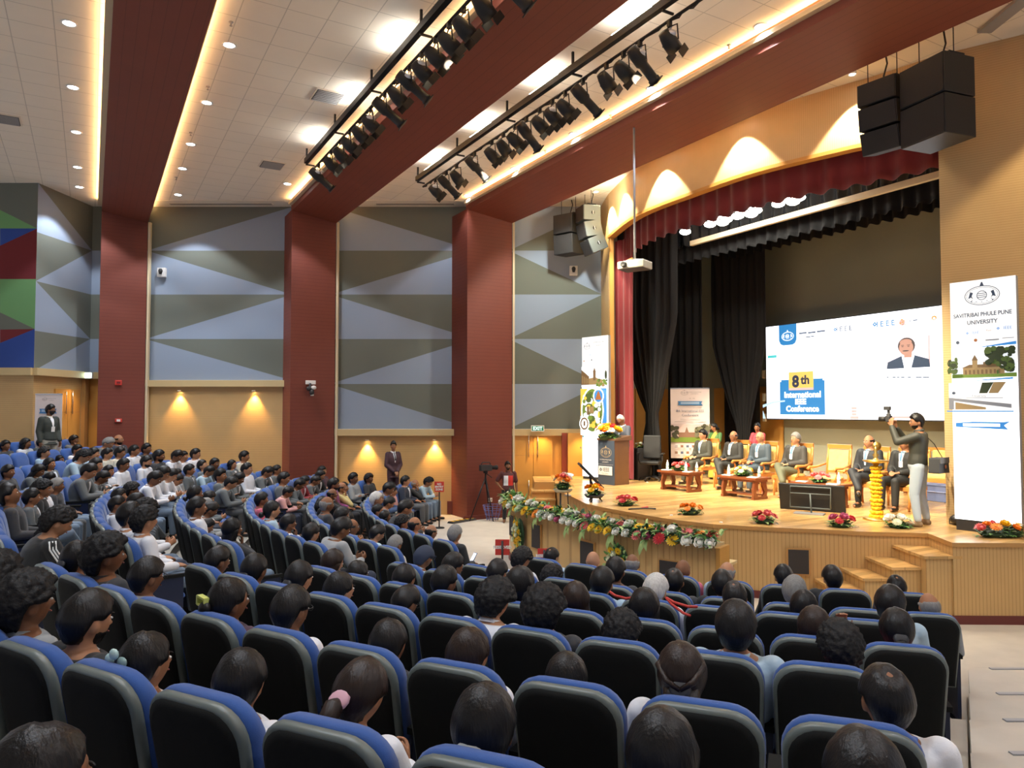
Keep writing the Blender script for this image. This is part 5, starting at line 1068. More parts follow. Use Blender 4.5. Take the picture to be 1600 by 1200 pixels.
# ------------------------------------------------------------------ people
SK = [mat('skin_%d' % i, c, .55, spec=.35) for i, c in enumerate(((.33, .15, .075), (.22, .095, .045), (.44, .22, .12), (.14, .062, .032)))]
HB = hairmat('hair_black', (.0055, .0045, .0045), .28); HC = hairmat('hair_curly', (.006, .005, .005), .5, True); HG = hairmat('hair_grey', (.20, .195, .185), .5); HW = hairmat('hair_white', (.52, .51, .48), .5); HD = hairmat('hair_brown', (.018, .009, .006), .28)
M_shoe = mat('shoe_black', (.015, .013, .012), .35)
def remesh(mb, vox, it, name, m, fac=.5):
    me = mb.mesh('tmp'); o = bpy.data.objects.new('tmp', me); C.objects.link(o)
    r = o.modifiers.new('r', 'REMESH'); r.mode = 'VOXEL'; r.voxel_size = vox; r.use_smooth_shade = True
    s = o.modifiers.new('s', 'SMOOTH'); s.factor = fac; s.iterations = it
    dg = bpy.context.evaluated_depsgraph_get(); out = bpy.data.meshes.new_from_object(o.evaluated_get(dg)); out.name = name
    bpy.data.objects.remove(o); bpy.data.meshes.remove(me)
    out.materials.clear(); out.materials.append(m); return out
def sstep(a, b, x):
    t = max(0., min(1., (x-a)/(b-a))); return t*t*(3-2*t)
def gs(d, c, w): return math.exp(-((d[0]-c[0])**2+(d[1]-c[1])**2+(d[2]-c[2])**2)/(w*w))
def head_pt(d):
    """unit direction -> point of the head surface, local head frame: x right, y forward, z up, centre between the ears"""
    x, y, z = d; dn = max(0., -z)
    X = x*.076*(1-.30*dn**1.2-.04*max(0, z)**2); Y = y*(.098 if y < 0 else .092); Z = z*.122
    if y < 0: Y *= 1-.42*dn**1.1
    else: Y *= 1-.10*dn
    p = V((X, Y, Z))
    bump = .026*gs(d, (0, .98, -.17), .13)+.014*gs(d, (0, .97, .0), .12)+.006*gs(d, (0, .9, -.42), .2)+.009*gs(d, (0, .72, -.72), .28)
    bump += .005*(gs(d, (.32, .88, .26), .2)+gs(d, (-.32, .88, .26), .2))-.008*(gs(d, (.34, .9, .07), .17)+gs(d, (-.34, .9, .07), .17))+.004*(gs(d, (.55, .72, -.2), .25)+gs(d, (-.55, .72, -.2), .25))
    return p+V((0, bump, 0))
_ico = {}
def ico(sub):
    if sub not in _ico:
        import bmesh
        bm = bmesh.new(); bmesh.ops.create_icosphere(bm, subdivisions=sub, radius=1); bm.verts.ensure_lookup_table()
        _ico[sub] = ([tuple(v.co) for v in bm.verts], [tuple(v.index for v in f.verts) for f in bm.faces]); bm.free()
    return _ico[sub]
def add_head(mb, c, q, m):
    vs, fs = ico(5); mb.add([c+q@head_pt(v) for v in vs], fs, m, True)
    for s in (-1, 1):
        mb.ell(c+q@V((s*.076, -.012, -.012)), (.012, .021, .034), m, 10, 8, q@Matrix.Rotation(-s*.35, 3, 'Z'))
def frame(a, side):
    a = a.normalized(); s = (side-a*side.dot(a)).normalized(); return s, s.cross(a)
def torso(mb, J, secs, m, arm=None):
    pel, nek = J['pel'], J['nek']; L = (nek-pel).length; up = (nek-pel).normalized()
    for_s = []
    for t, hw, hd, dy in secs:
        f = min(1, max(0, t/L)); side = (J['hR']-J['hL']).lerp(J['sR']-J['sL'], f); s, fw = frame(up, side); fw = up.cross(s) if up.cross(s).dot(J['fwd']) > 0 else -up.cross(s)
        bow = J.get('bow', 0)*math.sin(PI*min(1, max(0, f)))
        c = pel+up*t+fw*(dy-bow); n = 22
        for_s.append([c+s*hw*math.copysign(abs(math.cos(2*PI*k/n))**.85, math.cos(2*PI*k/n))+fw*hd*math.copysign(abs(math.sin(2*PI*k/n))**.85, math.sin(2*PI*k/n)) for k in range(n)])
    mb.loft(for_s, m)
def hand(mb, w, d, pn, th, m, curl=.5, s=1.0):
    """w wrist, d finger direction, pn palm normal, th direction of the thumb side"""
    d = d.normalized(); th = (th-d*th.dot(d)).normalized(); pn = (pn-d*pn.dot(d)-th*pn.dot(th)); pn = pn.normalized() if pn.length > .01 else d.cross(th)
    r = []
    for u, hw, hd in ((-.01, .026, .018), (.03, .036, .015), (.07, .042, .013), (.088, .040, .011)):
        c = w+d*u*s; r.append([c+th*hw*s*math.cos(2*PI*k/12)+pn*hd*s*math.sin(2*PI*k/12) for k in range(12)])
    mb.loft(r, m)
    for i, (o, L) in enumerate(((.033, .066), (.011, .076), (-.011, .071), (-.033, .056))):
        p = w+(d*.082+th*o)*s; dd = (d+th*o*1.2).normalized(); a = .25+curl*.55
        p1 = p+(dd*math.cos(a*.6)+pn*math.sin(a*.6))*L*.45*s; p2 = p1+(dd*math.cos(a*1.6)+pn*math.sin(a*1.6))*L*.32*s; p3 = p2+(dd*math.cos(a*2.4)+pn*math.sin(a*2.4))*L*.25*s
        mb.cap(p, p1, .0088*s, .008*s, m, 8); mb.cap(p1, p2, .008*s, .0074*s, m, 8); mb.cap(p2, p3, .0074*s, .0065*s, m, 8)
    p = w+(d*.022+th*.03)*s; p1 = p+(th*.75+d*.6+pn*.25).normalized()*.036*s; p2 = p1+(th*.25+d*.9+pn*.4).normalized()*.032*s
    mb.cap(p, p1, .012*s, .010*s, m, 8); mb.cap(p1, p2, .010*s, .008*s, m, 8)
SB = [(-.09, .12, .09, 0), (-.02, .165, .118, 0), (.06, .16, .112, 0), (.15, .142, .10, 0), (.27, .155, .112, .005), (.37, .168, .11, 0), (.435, .165, .088, -.005), (.475, .11, .068, -.008), (.505, .055, .055, 0)]
def grow(secs, g, top, lo=0, extra=0): return [(t, hw+g, hd+g+extra, dy) for t, hw, hd, dy in secs if lo <= t+.1 and t < top]
def eul(y, p, r): return Euler((p, r, y), 'XYZ').to_matrix()
def make_person(key, J, top='shirt', vox=.009, sleeves='long', bottoms='trousers', belly=0):
    """returns dict of meshes; J: joints in metres, the figure looks along +Y"""
    J.setdefault('fwd', V((0, 1, 0))); q = J['hq']*J.get('hk', 1); hc = J['head']; out = {}; m = SK[0]
    mb = MB(); torso(mb, J, SB, m); add_head(mb, hc, q, m)
    mb.cap(J['nek']-V((0, 0, .04)), hc+q@V((0, -.015, -.07)), .058, .056, m)
    for s in 'LR':
        mb.cap(J['s'+s], J['e'+s], .052, .040, m); mb.cap(J['e'+s], J['w'+s], .041, .027, m)
        h = J.get('hand'+s); d = (J['w'+s]-J['e'+s]).normalized()
        hd, pn, th, cu = h if h else (d, V((0, 0, -1)), V((-1 if s == 'R' else 1, 0, 0)), .5)
        hand(mb, J['w'+s]+V(hd).normalized()*.005, V(hd), V(pn), V(th), m, cu)
        mb.cap(J['h'+s], J['k'+s], .085, .056, m); mb.cap(J['k'+s], J['a'+s], .054, .036, m); mb.cap(J['a'+s]-V((0, 0, .02)), J['t'+s], .036, .028, m)
    out['body'] = remesh(mb, vox, 2, 'body_'+key, m)
    # upper garment
    g = {'shirt': .018, 'tee': .018, 'jacket': .024, 'sari': .016}[top]
    mb = MB(); secs = [(t, hw+g, hd+g+(belly if .0 < t < .3 else 0), dy) for t, hw, hd, dy in SB if t < .49]
    if top == 'jacket': secs = [(-.15, .19, .145, 0)]+[(t, hw+(.008 if t > .4 else 0), hd, dy) for t, hw, hd, dy in secs]
    if top == 'shirt' and bottoms != 'none': secs = secs[1:] if J.get('tuck', 1) else [(-.14, .185, .135, 0)]+secs
    torso(mb, J, secs, m)
    up = (J['nek']-J['pel']).normalized(); mb.cap(J['nek']-up*.05, J['nek']+up*(.005 if top != 'jacket' else -.01), .082, .062 if top != 'jacket' else .066, m)
    for s in 'LR':
        e = J['e'+s]; w = J['w'+s]; gg = g*.9
        if sleeves == 'none': mb.cap(J['s'+s], J['s'+s].lerp(e, .2), .052+gg, .05+gg, m); continue
        if sleeves == 'short': mb.cap(J['s'+s], J['s'+s].lerp(e, .75), .054+gg, .050+gg, m); continue
        mb.cap(J['s'+s], e, .054+gg, .042+gg, m); mb.cap(e, e.lerp(w, .9), .043+gg, .029+gg, m)
        if top == 'jacket': mb.cap(J['s'+s], J['s'+s].lerp(J['nek'], .4), .058+gg*.3, .045+gg*.3, m)
    out['top'] = remesh(mb, .011, 5, 'top_'+key, m)
    if bottoms != 'none':
        mb = MB(); torso(mb, J, [(-.11, .14, .11, 0), (-.05, .178, .13, 0), (.02, .178, .128, 0), (.07, .168, .12, 0), (.10, .15, .10, 0)], m)
        if bottoms == 'skirt':
            r = []
            for f in (0, .3, .6, 1):
                c = J['pel'].lerp((J['aL']+J['aR'])/2+V((0, 0, -.03)), f); n = 20; w_ = .18+.09*f; r.append([c+V((w_*math.cos(2*PI*k/n)*(1+.06*math.sin(5*k)), (w_*.85)*math.sin(2*PI*k/n), 0)) for k in range(n)])
            mb.loft(r, m)
        else:
            for s in 'LR': mb.cap(J['h'+s], J['k'+s], .105, .074, m); mb.cap(J['k'+s], J['a'+s]+V((0, 0, .03)), .072, .056, m)
        out['trousers'] = remesh(mb, .012, 4, 'trousers_'+key, m)
    mb = MB()
    for s in 'LR':
        a, t_ = J['a'+s], J['t'+s]; d = (t_-a); d.z = 0; d.normalize(); b = a-V((0, 0, .045))
        mb.cap(b-d*.03, b+d*.13+V((0, 0, -.008)), .043, .036, m); mb.cap(a+V((0, 0, .0)), b, .045, .043, m)
    out['shoes'] = remesh(mb, .010, 2, 'shoes_'+key, M_shoe); out['J'] = J
    # buttons of detail lying on the chest are projected on the garment
    from mathutils.bvhtree import BVHTree
    me = out['top']; bvh = BVHTree.FromPolygons([v.co.copy() for v in me.vertices], [tuple(p.vertices) for p in me.polygons])
    side = (J['sR']-J['sL']).normalized(); ch = J['nek']; fw = side.cross(up); fw = fw if fw.dot(J['fwd']) > 0 else -fw
    if fw.cross(up).dot(side) < 0: side = -side
    def patch(name, pts, off, m2, nsub=10, back=0):
        """pts: polygon (x across, z up from the neck base) cast on the chest"""
        mb = MB(); zs = [p[1] for p in pts]; z0, z1 = min(zs), max(zs); rows = []
        for i in range(nsub+1):
            z = z0+(z1-z0)*i/nsub; xs = []
            for k in range(len(pts)):
                (xa, za), (xb, zb) = pts[k], pts[(k+1) % len(pts)]
                if (za-z)*(zb-z) <= 0 and za != zb: xs.append(xa+(xb-xa)*(z-za)/(zb-za))
            if len(xs) < 2: xs = [xs[0] if xs else 0]*2
            x0, x1 = min(xs), max(xs); row = []
            for j in range(5):
                o = ch+side*(x0+(x1-x0)*j/4)+up*z; f_ = -fw if back else fw; h_, n_, _, _ = bvh.ray_cast(o+f_*.6, -f_, 1.2)
                row.append((h_ if h_ is not None else o+f_*.1)+f_*off)
            rows.append(row)
        vs = [p for r in rows for p in r]; fs = [(i*5+j, i*5+j+1, (i+1)*5+j+1, (i+1)*5+j) for i in range(nsub) for j in range(4)]
        mb.add(vs, fs, m2, True); return mb.mesh(name)
    out['patch'] = patch
    if top == 'jacket':
        out['shirt_front'] = patch('shirt_front', [(-.055, .035), (.055, .035), (.012, -.27), (-.012, -.27)], .004, M_white)
        out['lapels'] = None
    mb = MB(); n = 16; r = .062; c0 = J['nek']+up*.012; rings = [[c0+up*(z-.25*rr*math.sin(2*PI*k/n))+side*rr*math.cos(2*PI*k/n)+fw*rr*math.sin(2*PI*k/n) for k in range(n)] for z, rr in ((-.012, r+.016), (.012, r+.007), (.014, r+.002), (-.012, r+.006))]
    mb.loft(rings, M_white, cap=False); out['collar'] = mb.mesh('collar')
    # eyes, brows and mouth as one small set
    mb = MB()
    for s in (-1, 1):
        mb.ell(hc+q@V((s*.031, .083, .010)), (.013, .007, .0065), mat('eye_white', (.75, .72, .68), .3), 10, 6, q); mb.ell(hc+q@V((s*.030, .0885, .010)), (.006, .004, .006), M_black, 8, 6, q)
        mb.ell(hc+q@V((s*.032, .089, .031)), (.017, .004, .0035), HB, 8, 5, q)
    mb.ell(hc+q@V((0, .092, -.052)), (.021, .005, .005), mat('lips', (.30, .09, .07), .5), 10, 5, q); out['face_features'] = mb.mesh('face_features')
    return out
# ---- hair, in the head frame
def hair_mesh(style, m):
    mb = MB(); vs, fs = ico(5 if style in ('curly', 'curlybig') else 4); P = []
    for d in vs:
        x, y, z = d; az = math.degrees(math.atan2(abs(x), y))        # 0 front, 180 back
        if style in ('short', 'curly', 'cap', 'curlybig', 'spot', 'grey'): zm = .50 if az < 35 else .50-.42*sstep(35, 78, az)-.80*sstep(98, 135, az)
        else: zm = .56 if az < 30 else .56-.56*sstep(30, 80, az)-.85*sstep(90, 125, az)
        th = .020 if style not in ('curly', 'curlybig') else (.032 if style == 'curly' else .045)
        if style == 'bald' : th = 0
        if style == 'fringe' : th = .009
        if style == 'cap': th = .026
        k = sstep(zm-.07, zm+.08, z)
        if style in ('short', 'grey'): th *= 1+.45*max(0, z)*(1 if y > -.2 else .4)
        if style in ('bun', 'pony', 'half', 'long', 'low'): th = .014+.006*max(0, z)+(.008 if y < 0 else 0)
        if style == 'fringe': k *= 1-sstep(.28, .42, z-(.1 if y < -.4 else 0))
        if style == 'spot': th = .016; k *= 1-.75*math.exp(-((x/.28)**2+((y+.45)/.3)**2+((z-.85)/.35)**2))
        t = -.012+(th+.012)*k; b = head_pt(d); nz = 0
        if style in ('curly', 'curlybig') and k > .2: nz = .012*noise.noise(V(d)*7)+.008*noise.noise(V(d)*16)
        elif k > .2 and style != 'cap': nz = .004*noise.noise(V((x*5, y*5, z*2)))
        P.append(b+V(d)*(t+nz))
    mb.add(P, fs, m, True)
    if style in ('bun', 'low'):
        c = V((0, -.125, -.01 if style == 'bun' else -.07)); mb.ell(c, (.042, .036, .040), m, 16, 10)
    if style == 'topbun': mb.ell((0, -.06, .15), (.045, .045, .04), m, 14, 10)
    if style == 'pony':
        mb.tube([(0, -.10, -.03), (0, -.14, -.05), (-.01, -.15, -.14), (-.02, -.13, -.25), (-.03, -.12, -.30)], [.02, .035, .036, .026, .006], m, 12)
    if style == 'half':
        mb.tube([(0, -.06, -.02), (0, -.095, -.10), (0, -.10, -.20), (0, -.10, -.27)], [.07, .07, .062, .03], m, 14, flat=.45, upv=(0, 1, 0))
        for s in (-1, 1): mb.tube([(s*.055, .02, .09), (s*.085, -.05, .05), (s*.05, -.115, -.0), (0, -.128, -.03)], [.008, .014, .014, .01], m, 8)
    if style == 'long':
        n = 20; rings = []
        for j in range(9):
            f = j/8; z = .02-.30*f; r = .090+.022*f; w_ = 1-.25*f
            rings.append([V(((r*math.sin(a))*(1+.03*math.sin(7*a)), -r*math.cos(a)*.95-.02*f, z)) for a in [(-2.0+4.0*k/(n-1))*w_ for k in range(n)]]+[V(((r*.72*math.sin(a)), -r*.7*math.cos(a)-.02*f, z)) for a in [(2.0-4.0*k/(n-1))*w_ for k in range(n)]])
        mb.loft(rings, m)
    if style == 'cap': mb.tube([(-.06, .08, .065), (0, .14, .05), (.06, .08, .065)], [.02, .04, .02], m, 10, flat=.25)
    return mb.mesh('hair_'+style)
HS = {}
def hair(style, m):
    k = (style, m.name)
    if k not in HS: HS[k] = hair_mesh(style, m)
    return HS[k]
M_navy = mat('cap_navy', (.02, .03, .06), .8)
HAIR = {'s': ('short', HB), 'c': ('curly', HC), 'C': ('curlybig', HC), 'l': ('long', HB), 'L': ('long', HD), 'b': ('low', HB), 'B': ('bun', HB), 'p': ('pony', HD), 'h': ('half', HD), 'T': ('topbun', HC),
        'o': ('bald', HB), 't': ('fringe', HB), 'g': ('grey', HG), 'G': ('fringe', HG), 'w': ('grey', HW), 'k': ('cap', M_navy), 'x': ('spot', HB)}
HW_ = {'s': 'short black hair', 'c': 'curly black hair', 'C': 'bushy black hair', 'l': 'long black hair', 'L': 'long brown hair', 'b': 'low black bun', 'B': 'black hair bun', 'p': 'brown ponytail', 'h': 'half-tied brown hair', 'T': 'top knot',
       'o': 'bald head', 't': 'balding head', 'g': 'grey hair', 'G': 'balding grey head', 'w': 'white hair', 'k': 'navy cap', 'x': 'thinning black hair'}
def cloth(n, c, r=.8): return mat('cloth_'+n, c, r, bump=.25, bscale=40, sheen=.15)
TOPS = {'w': ('shirt', cloth('white', (.74, .76, .80)), 'white shirt'), 'g': ('jacket', cloth('grey', (.115, .13, .135)), 'grey suit'), 'k': ('jacket', cloth('black', (.012, .013, .014)), 'black jacket'), 'b': ('jacket', cloth('navy', (.02, .028, .05)), 'navy jacket'),
        'd': ('shirt', cloth('darkgrey', (.035, .036, .04)), 'dark shirt'), 's': ('shirt', cloth('skyblue', (.38, .52, .62)), 'pale blue shirt'), 'p': ('shirt', cloth('pink', (.62, .32, .30)), 'pink shirt'), 'y': ('shirt', cloth('yellow', (.58, .48, .20)), 'yellow shirt'),
        'c': ('shirt', cloth('cream', (.60, .58, .48)), 'cream shirt'), 'm': ('shirt', cloth('magenta', (.26, .05, .18)), 'purple shirt'), 'r': ('jacket', cloth('redblack', (.28, .02, .03)), 'red jacket'), 'n': ('shirt', cloth('plum', (.07, .03, .05)), 'plum top'),
        'G': ('shirt', cloth('lightgrey', (.30, .32, .33)), 'light grey shirt'), 'v': ('shirt', cloth('kurta', (.50, .10, .16)), 'rose kurta'), 'B': ('shirt', cloth('blue', (.04, .09, .22)), 'blue shirt')}
M_tr = [cloth('tr_black', (.014, .015, .018)), cloth('tr_grey', (.09, .095, .10)), cloth('tr_navy', (.02, .03, .06)), cloth('jeans', (.16, .22, .30))]
def sit(lean=-6, head=(0, 0, 0), arms='lap', legs='n', bow=.02, hl=.5):
    a = R(lean); s = V((0, math.sin(a), math.cos(a))); J = {'pel': V((0, .02, .49)), 'bow': bow}
    nek = J['pel']+s*.475; J['nek'] = nek; hq = eul(R(head[0]), R(-head[1]), R(head[2])); J['hq'] = hq
    ha = a*hl+R(head[1])*.3; J['head'] = nek+V((0, math.sin(ha), math.cos(ha)))*.05+hq@V((0, .012, .098))
    for sg, k in ((-1, 'L'), (1, 'R')):
        sh = nek-s*.045+V((sg*.175, 0, 0)); J['s'+k] = sh
        if arms == 'lap': e = sh+V((sg*.055, .05, -.26)); w = V((sg*.075, .27, .63))
        elif arms == 'phone': e = sh+V((sg*.05, .10, -.24)); w = V((sg*.07, sh.y+.30, sh.z-.22))
        elif arms == 'chin' and sg > 0: e = V((.14, nek.y+.26, .72)); w = J['head']+V((.045, .10, -.20))
        elif arms == 'fold': e = sh+V((sg*.06, .07, -.25)); w = V((-sg*.07, nek.y+.2+sg*.02, nek.z-.24))
        elif arms == 'raise' and sg < 0: e = sh+V((-.12, .16, -.12)); w = e+V((.0, .10, .22))
        else: e = sh+V((sg*.055, .05, -.26)); w = V((sg*.085, .25, .63))
        J['e'+k] = e; J['w'+k] = w
        if arms == 'lap' or (arms == 'chin' and sg < 0): J['hand'+k] = (V((-sg*.5, .75, -.12)), V((0, 0, -1)), V((-sg, 0, 0)), .35)
        if arms == 'phone': J['hand'+k] = (V((-sg*.4, .6, .4)), V((-sg*.7, -.2, .5)), V((0, 0, 1)), .8)
        if (arms == 'chin' and sg > 0) or (arms == 'raise' and sg < 0): J['hand'+k] = (V((0, .0, 1)), V((0, -1, 0)), V((-sg, 0, 0)), .9)
        J['h'+k] = V((sg*.09, .04, .47)); J['k'+k] = V((sg*.12, .47, .49)); J['a'+k] = V((sg*.12, .49, .09)); J['t'+k] = V((sg*.14, .63, .035))
    if legs == 'x': J['kR'] = V((.02, .46, .60)); J['aR'] = V((-.20, .60, .30)); J['tR'] = V((-.27, .71, .24)); J['kL'] = V((-.09, .46, .52))
    return J
def stand(head=(0, 0, 0), h=1.0):
    J = {'pel': V((0, 0, .95)), 'nek': V((0, -.02, 1.46)), 'bow': 0}; hq = eul(R(head[0]), R(-head[1]), R(head[2])); J['hq'] = hq
    J['head'] = J['nek']+V((0, .02+.05*math.sin(R(head[1])), .055))+hq@V((0, .01, .098))
    for sg, k in ((-1, 'L'), (1, 'R')):
        J['s'+k] = V((sg*.178, -.02, 1.395)); J['e'+k] = V((sg*.235, -.03, 1.12)); J['w'+k] = V((sg*.25, .05, .87)); J['hand'+k] = (V((0, .1, -1)), V((-sg, 0, 0)), V((0, 1, 0)), .5)
        J['h'+k] = V((sg*.09, 0, .92)); J['k'+k] = V((sg*.10, .02, .50)); J['a'+k] = V((sg*.11, -.02, .09)); J['t'+k] = V((sg*.13, .14, .035))
    return J
def put_person(name_label, cat, M_, loc, rz, skin, hairc, topm, trm, scale=1, group=None, collar=None, tie=None, shoem=None, extras=(), features=True, hair_over=None):
    t = thing('person', name_label, cat, loc, rz, group); t.scale = (scale,)*3
    mesh_obj(M_['body'], 'body', t, skin); mesh_obj(M_['top'], 'upper_garment', t, topm)
    if 'trousers' in M_: mesh_obj(M_['trousers'], 'trousers', t, trm)
    mesh_obj(M_['shoes'], 'shoes', t, shoem or M_shoe)
    J = M_['J']
    if hairc and HAIR[hairc][0] != 'bald':
        st, hm = HAIR[hairc]; o = mesh_obj(hair(st, hm), 'cap' if hairc == 'k' else 'hair', t); o.location = J['head']; o.rotation_euler = J['hq'].to_euler(); o.scale = (J.get('hk', 1),)*3
        if hairc in 'pbh' and rnd.random() < .5:
            pass
    if features: mesh_obj(M_['face_features'], 'face_features', t)
    if 'shirt_front' in M_: mesh_obj(M_['shirt_front'], 'shirt_front', t, TOPS['w'][1])
    if collar: mesh_obj(M_['collar'], 'collar', t, collar)
    if tie:
        if 'tie' not in M_: M_['tie'] = M_['patch']('tie', [(-.012, .02), (.012, .02), (.022, -.22), (-.022, -.22)], .010, tie)
        mesh_obj(M_['tie'], 'tie', t, tie)
    return t
def deco(t, mb, nm, J=None, head=False):
    o = mb.build(nm, t)
    if head: o.location = J['head']; o.rotation_euler = J['hq'].to_euler(); o.scale = (J.get('hk', 1),)*3
    return o
def glasses(t, J):
    mb = MB()
    for s in (-1, 1):
        mb.tube([(s*.032+.022*math.cos(a*PI/6), .103, .010+.016*math.sin(a*PI/6)) for a in range(13)], .0022, M_dark, 5); mb.tube([(s*.054, .10, .014), (s*.083, .06, .016), (s*.086, -.015, .010)], .0022, M_dark, 5)
    mb.tube([(-.01, .104, .014), (.01, .104, .014)], .002, M_dark, 5); deco(t, mb, 'glasses', J, True)
def beard(t, J):
    vs, fs = ico(4); P = []
    for d in vs:
        k = sstep(-.30, -.44, d[2]-.25*max(0, .35-d[1]))*sstep(-.10, .15, d[1])*(1-.9*gs(d, (0, .9, -.40), .16)); P.append(head_pt(d)+V(d)*(-.010+.016*k))
    mb = MB(); mb.add(P, fs, HB, True); deco(t, mb, 'beard', J, True)

# ------------------------------------------------------------------ auditorium chairs
M_cb = mat('seat_blue', (.020, .080, .30), .85, sheen=.25, bump=.2, bscale=250); M_cg = mat('seat_grey_edge', (.125, .15, .14), .36); M_ck = mat('seat_black_shell', (.008, .0085, .008), .8, spec=.2, bump=.2, bscale=300); M_cn = mat('seat_navy_side', (.010, .016, .045), .5)
def rrect(w, z0, z1, r, n=6):
    P = [(-w/2, z0), (w/2, z0)]
    for k in range(n+1): a = PI/2*k/n; P.append((w/2-r+r*math.cos(a), z1-r+r*math.sin(a)))
    for k in range(n+1): a = PI/2+PI/2*k/n; P.append((-w/2+r+r*math.cos(a), z1-r+r*math.sin(a)))
    return P
def back_loft(mb, secs, m, w0=.50, zb=.36):
    """secs: (y, inset, extra top) ; back leans: y shifts forward towards the bottom"""
    rings = []
    for y, ins, dz in secs:
        P = rrect(w0+.04-2*ins, zb+ins, 1.08-ins+dz, .15-ins*.5); rings.append([V((x*(1-.08*(1-(z-zb)/(1.08-zb))), y+.14*(1-(z-.36)/.72)-.02*math.cos(x*5), z)) for x, z in P])
    mb.loft(rings, m)
def chair_parts():
    o = []
    mb = MB(); back_loft(mb, [(-.035, .12, 0), (-.033, .05, 0), (-.022, .022, 0), (.0, .020, 0)], M_ck); o.append(('back_shell', mb.mesh('back_shell')))
    mb = MB(); back_loft(mb, [(-.018, .024, 0), (-.012, .008, 0), (.0, .002, 0), (.022, .0, 0), (.03, .006, 0)], M_cg); o.append(('shell_edge', mb.mesh('shell_edge')))
    mb = MB(); back_loft(mb, [(.024, .012, 0), (.03, .002, .004), (.06, -.002, .006), (.10, .004, .004), (.13, .03, -.006), (.14, .07, -.02)], M_cb); o.append(('backrest_cushion', mb.mesh('backrest_cushion')))
    mb = MB(); r = []
    for y, h, w_ in ((.16, .05, .46), (.19, .09, .48), (.42, .11, .49), (.56, .10, .48), (.60, .05, .46)): r.append([V((w_/2*math.copysign(abs(math.cos(a))**.4, math.cos(a)), y, .41+h/2*math.copysign(abs(math.sin(a))**.6, math.sin(a)))) for a in [2*PI*(k+.5)/16 for k in range(16)]])
    mb.loft(r, M_cb); o.append(('seat', mb.mesh('seat')))
    for s in (-1, 1):
        mb = MB(); mb.box((s*.283, .36, .655), (.05, .46, .035), M_ck); mb.box((s*.283, .36, .34), (.03, .40, .60), M_cn); mb.box((s*.283, .38, .02), (.05, .36, .04), M_ck); o.append(('armrest', mb.mesh('armrest')))
    return o
CH = chair_parts()
ORD = ['front', 'second', 'third', 'fourth', 'fifth', 'sixth', 'seventh', 'eighth', 'ninth']
NUM = ['first', 'second', 'third', 'fourth', 'fifth', 'sixth', 'seventh', 'eighth', 'ninth', 'tenth', 'eleventh', 'twelfth', 'thirteenth', 'fourteenth', 'fifteenth', 'sixteenth', 'seventeenth', 'eighteenth', 'nineteenth', 'twentieth', 'twenty-first', 'twenty-second', 'twenty-third', 'twenty-fourth', 'twenty-fifth', 'twenty-sixth', 'twenty-seventh']
SEATS = {}      # (row, block, number) -> angle
def lin(a, b, n): return [a+(b-a)*i/(n-1) for i in range(n)]
blockR = {6: lin(-38, -12.3, 8), 5: lin(-39, -13.0, 9), 4: lin(-39.5, -17, 9), 3: lin(-39.5, -16.6, 10), 2: lin(-40.4, -19.1, 10), 1: lin(-41.7, -19.0, 11), 0: lin(-38.5, -18.8, 10), -1: lin(-38.0, -19.5, 9)}
for k, l in blockR.items():
    for i, A in enumerate(l): SEATS[(k, 'right', i)] = A
for k in range(6, -3, -1):
    Rr = row_R(k); pitch = math.degrees(.605/Rr); A = -48.7-(1.4 if k == 6 else 0); i = 0
    while True:
        p = ring(Rr, A)
        if p.y > 20.0 or A < -112: break
        x, y = proj((p.x, p.y, RZ[k]+1))
        if p.y > 0 and x > -45: SEATS[(k, 'left', i)] = A
        A -= pitch; i += 1
    if k == 6: SEATS[(k, 'left', i)] = A
def lab_seat(s): return '%s row, %s seat %s of aisle' % (ORD[6-s[0]], NUM[s[2]], s[1])
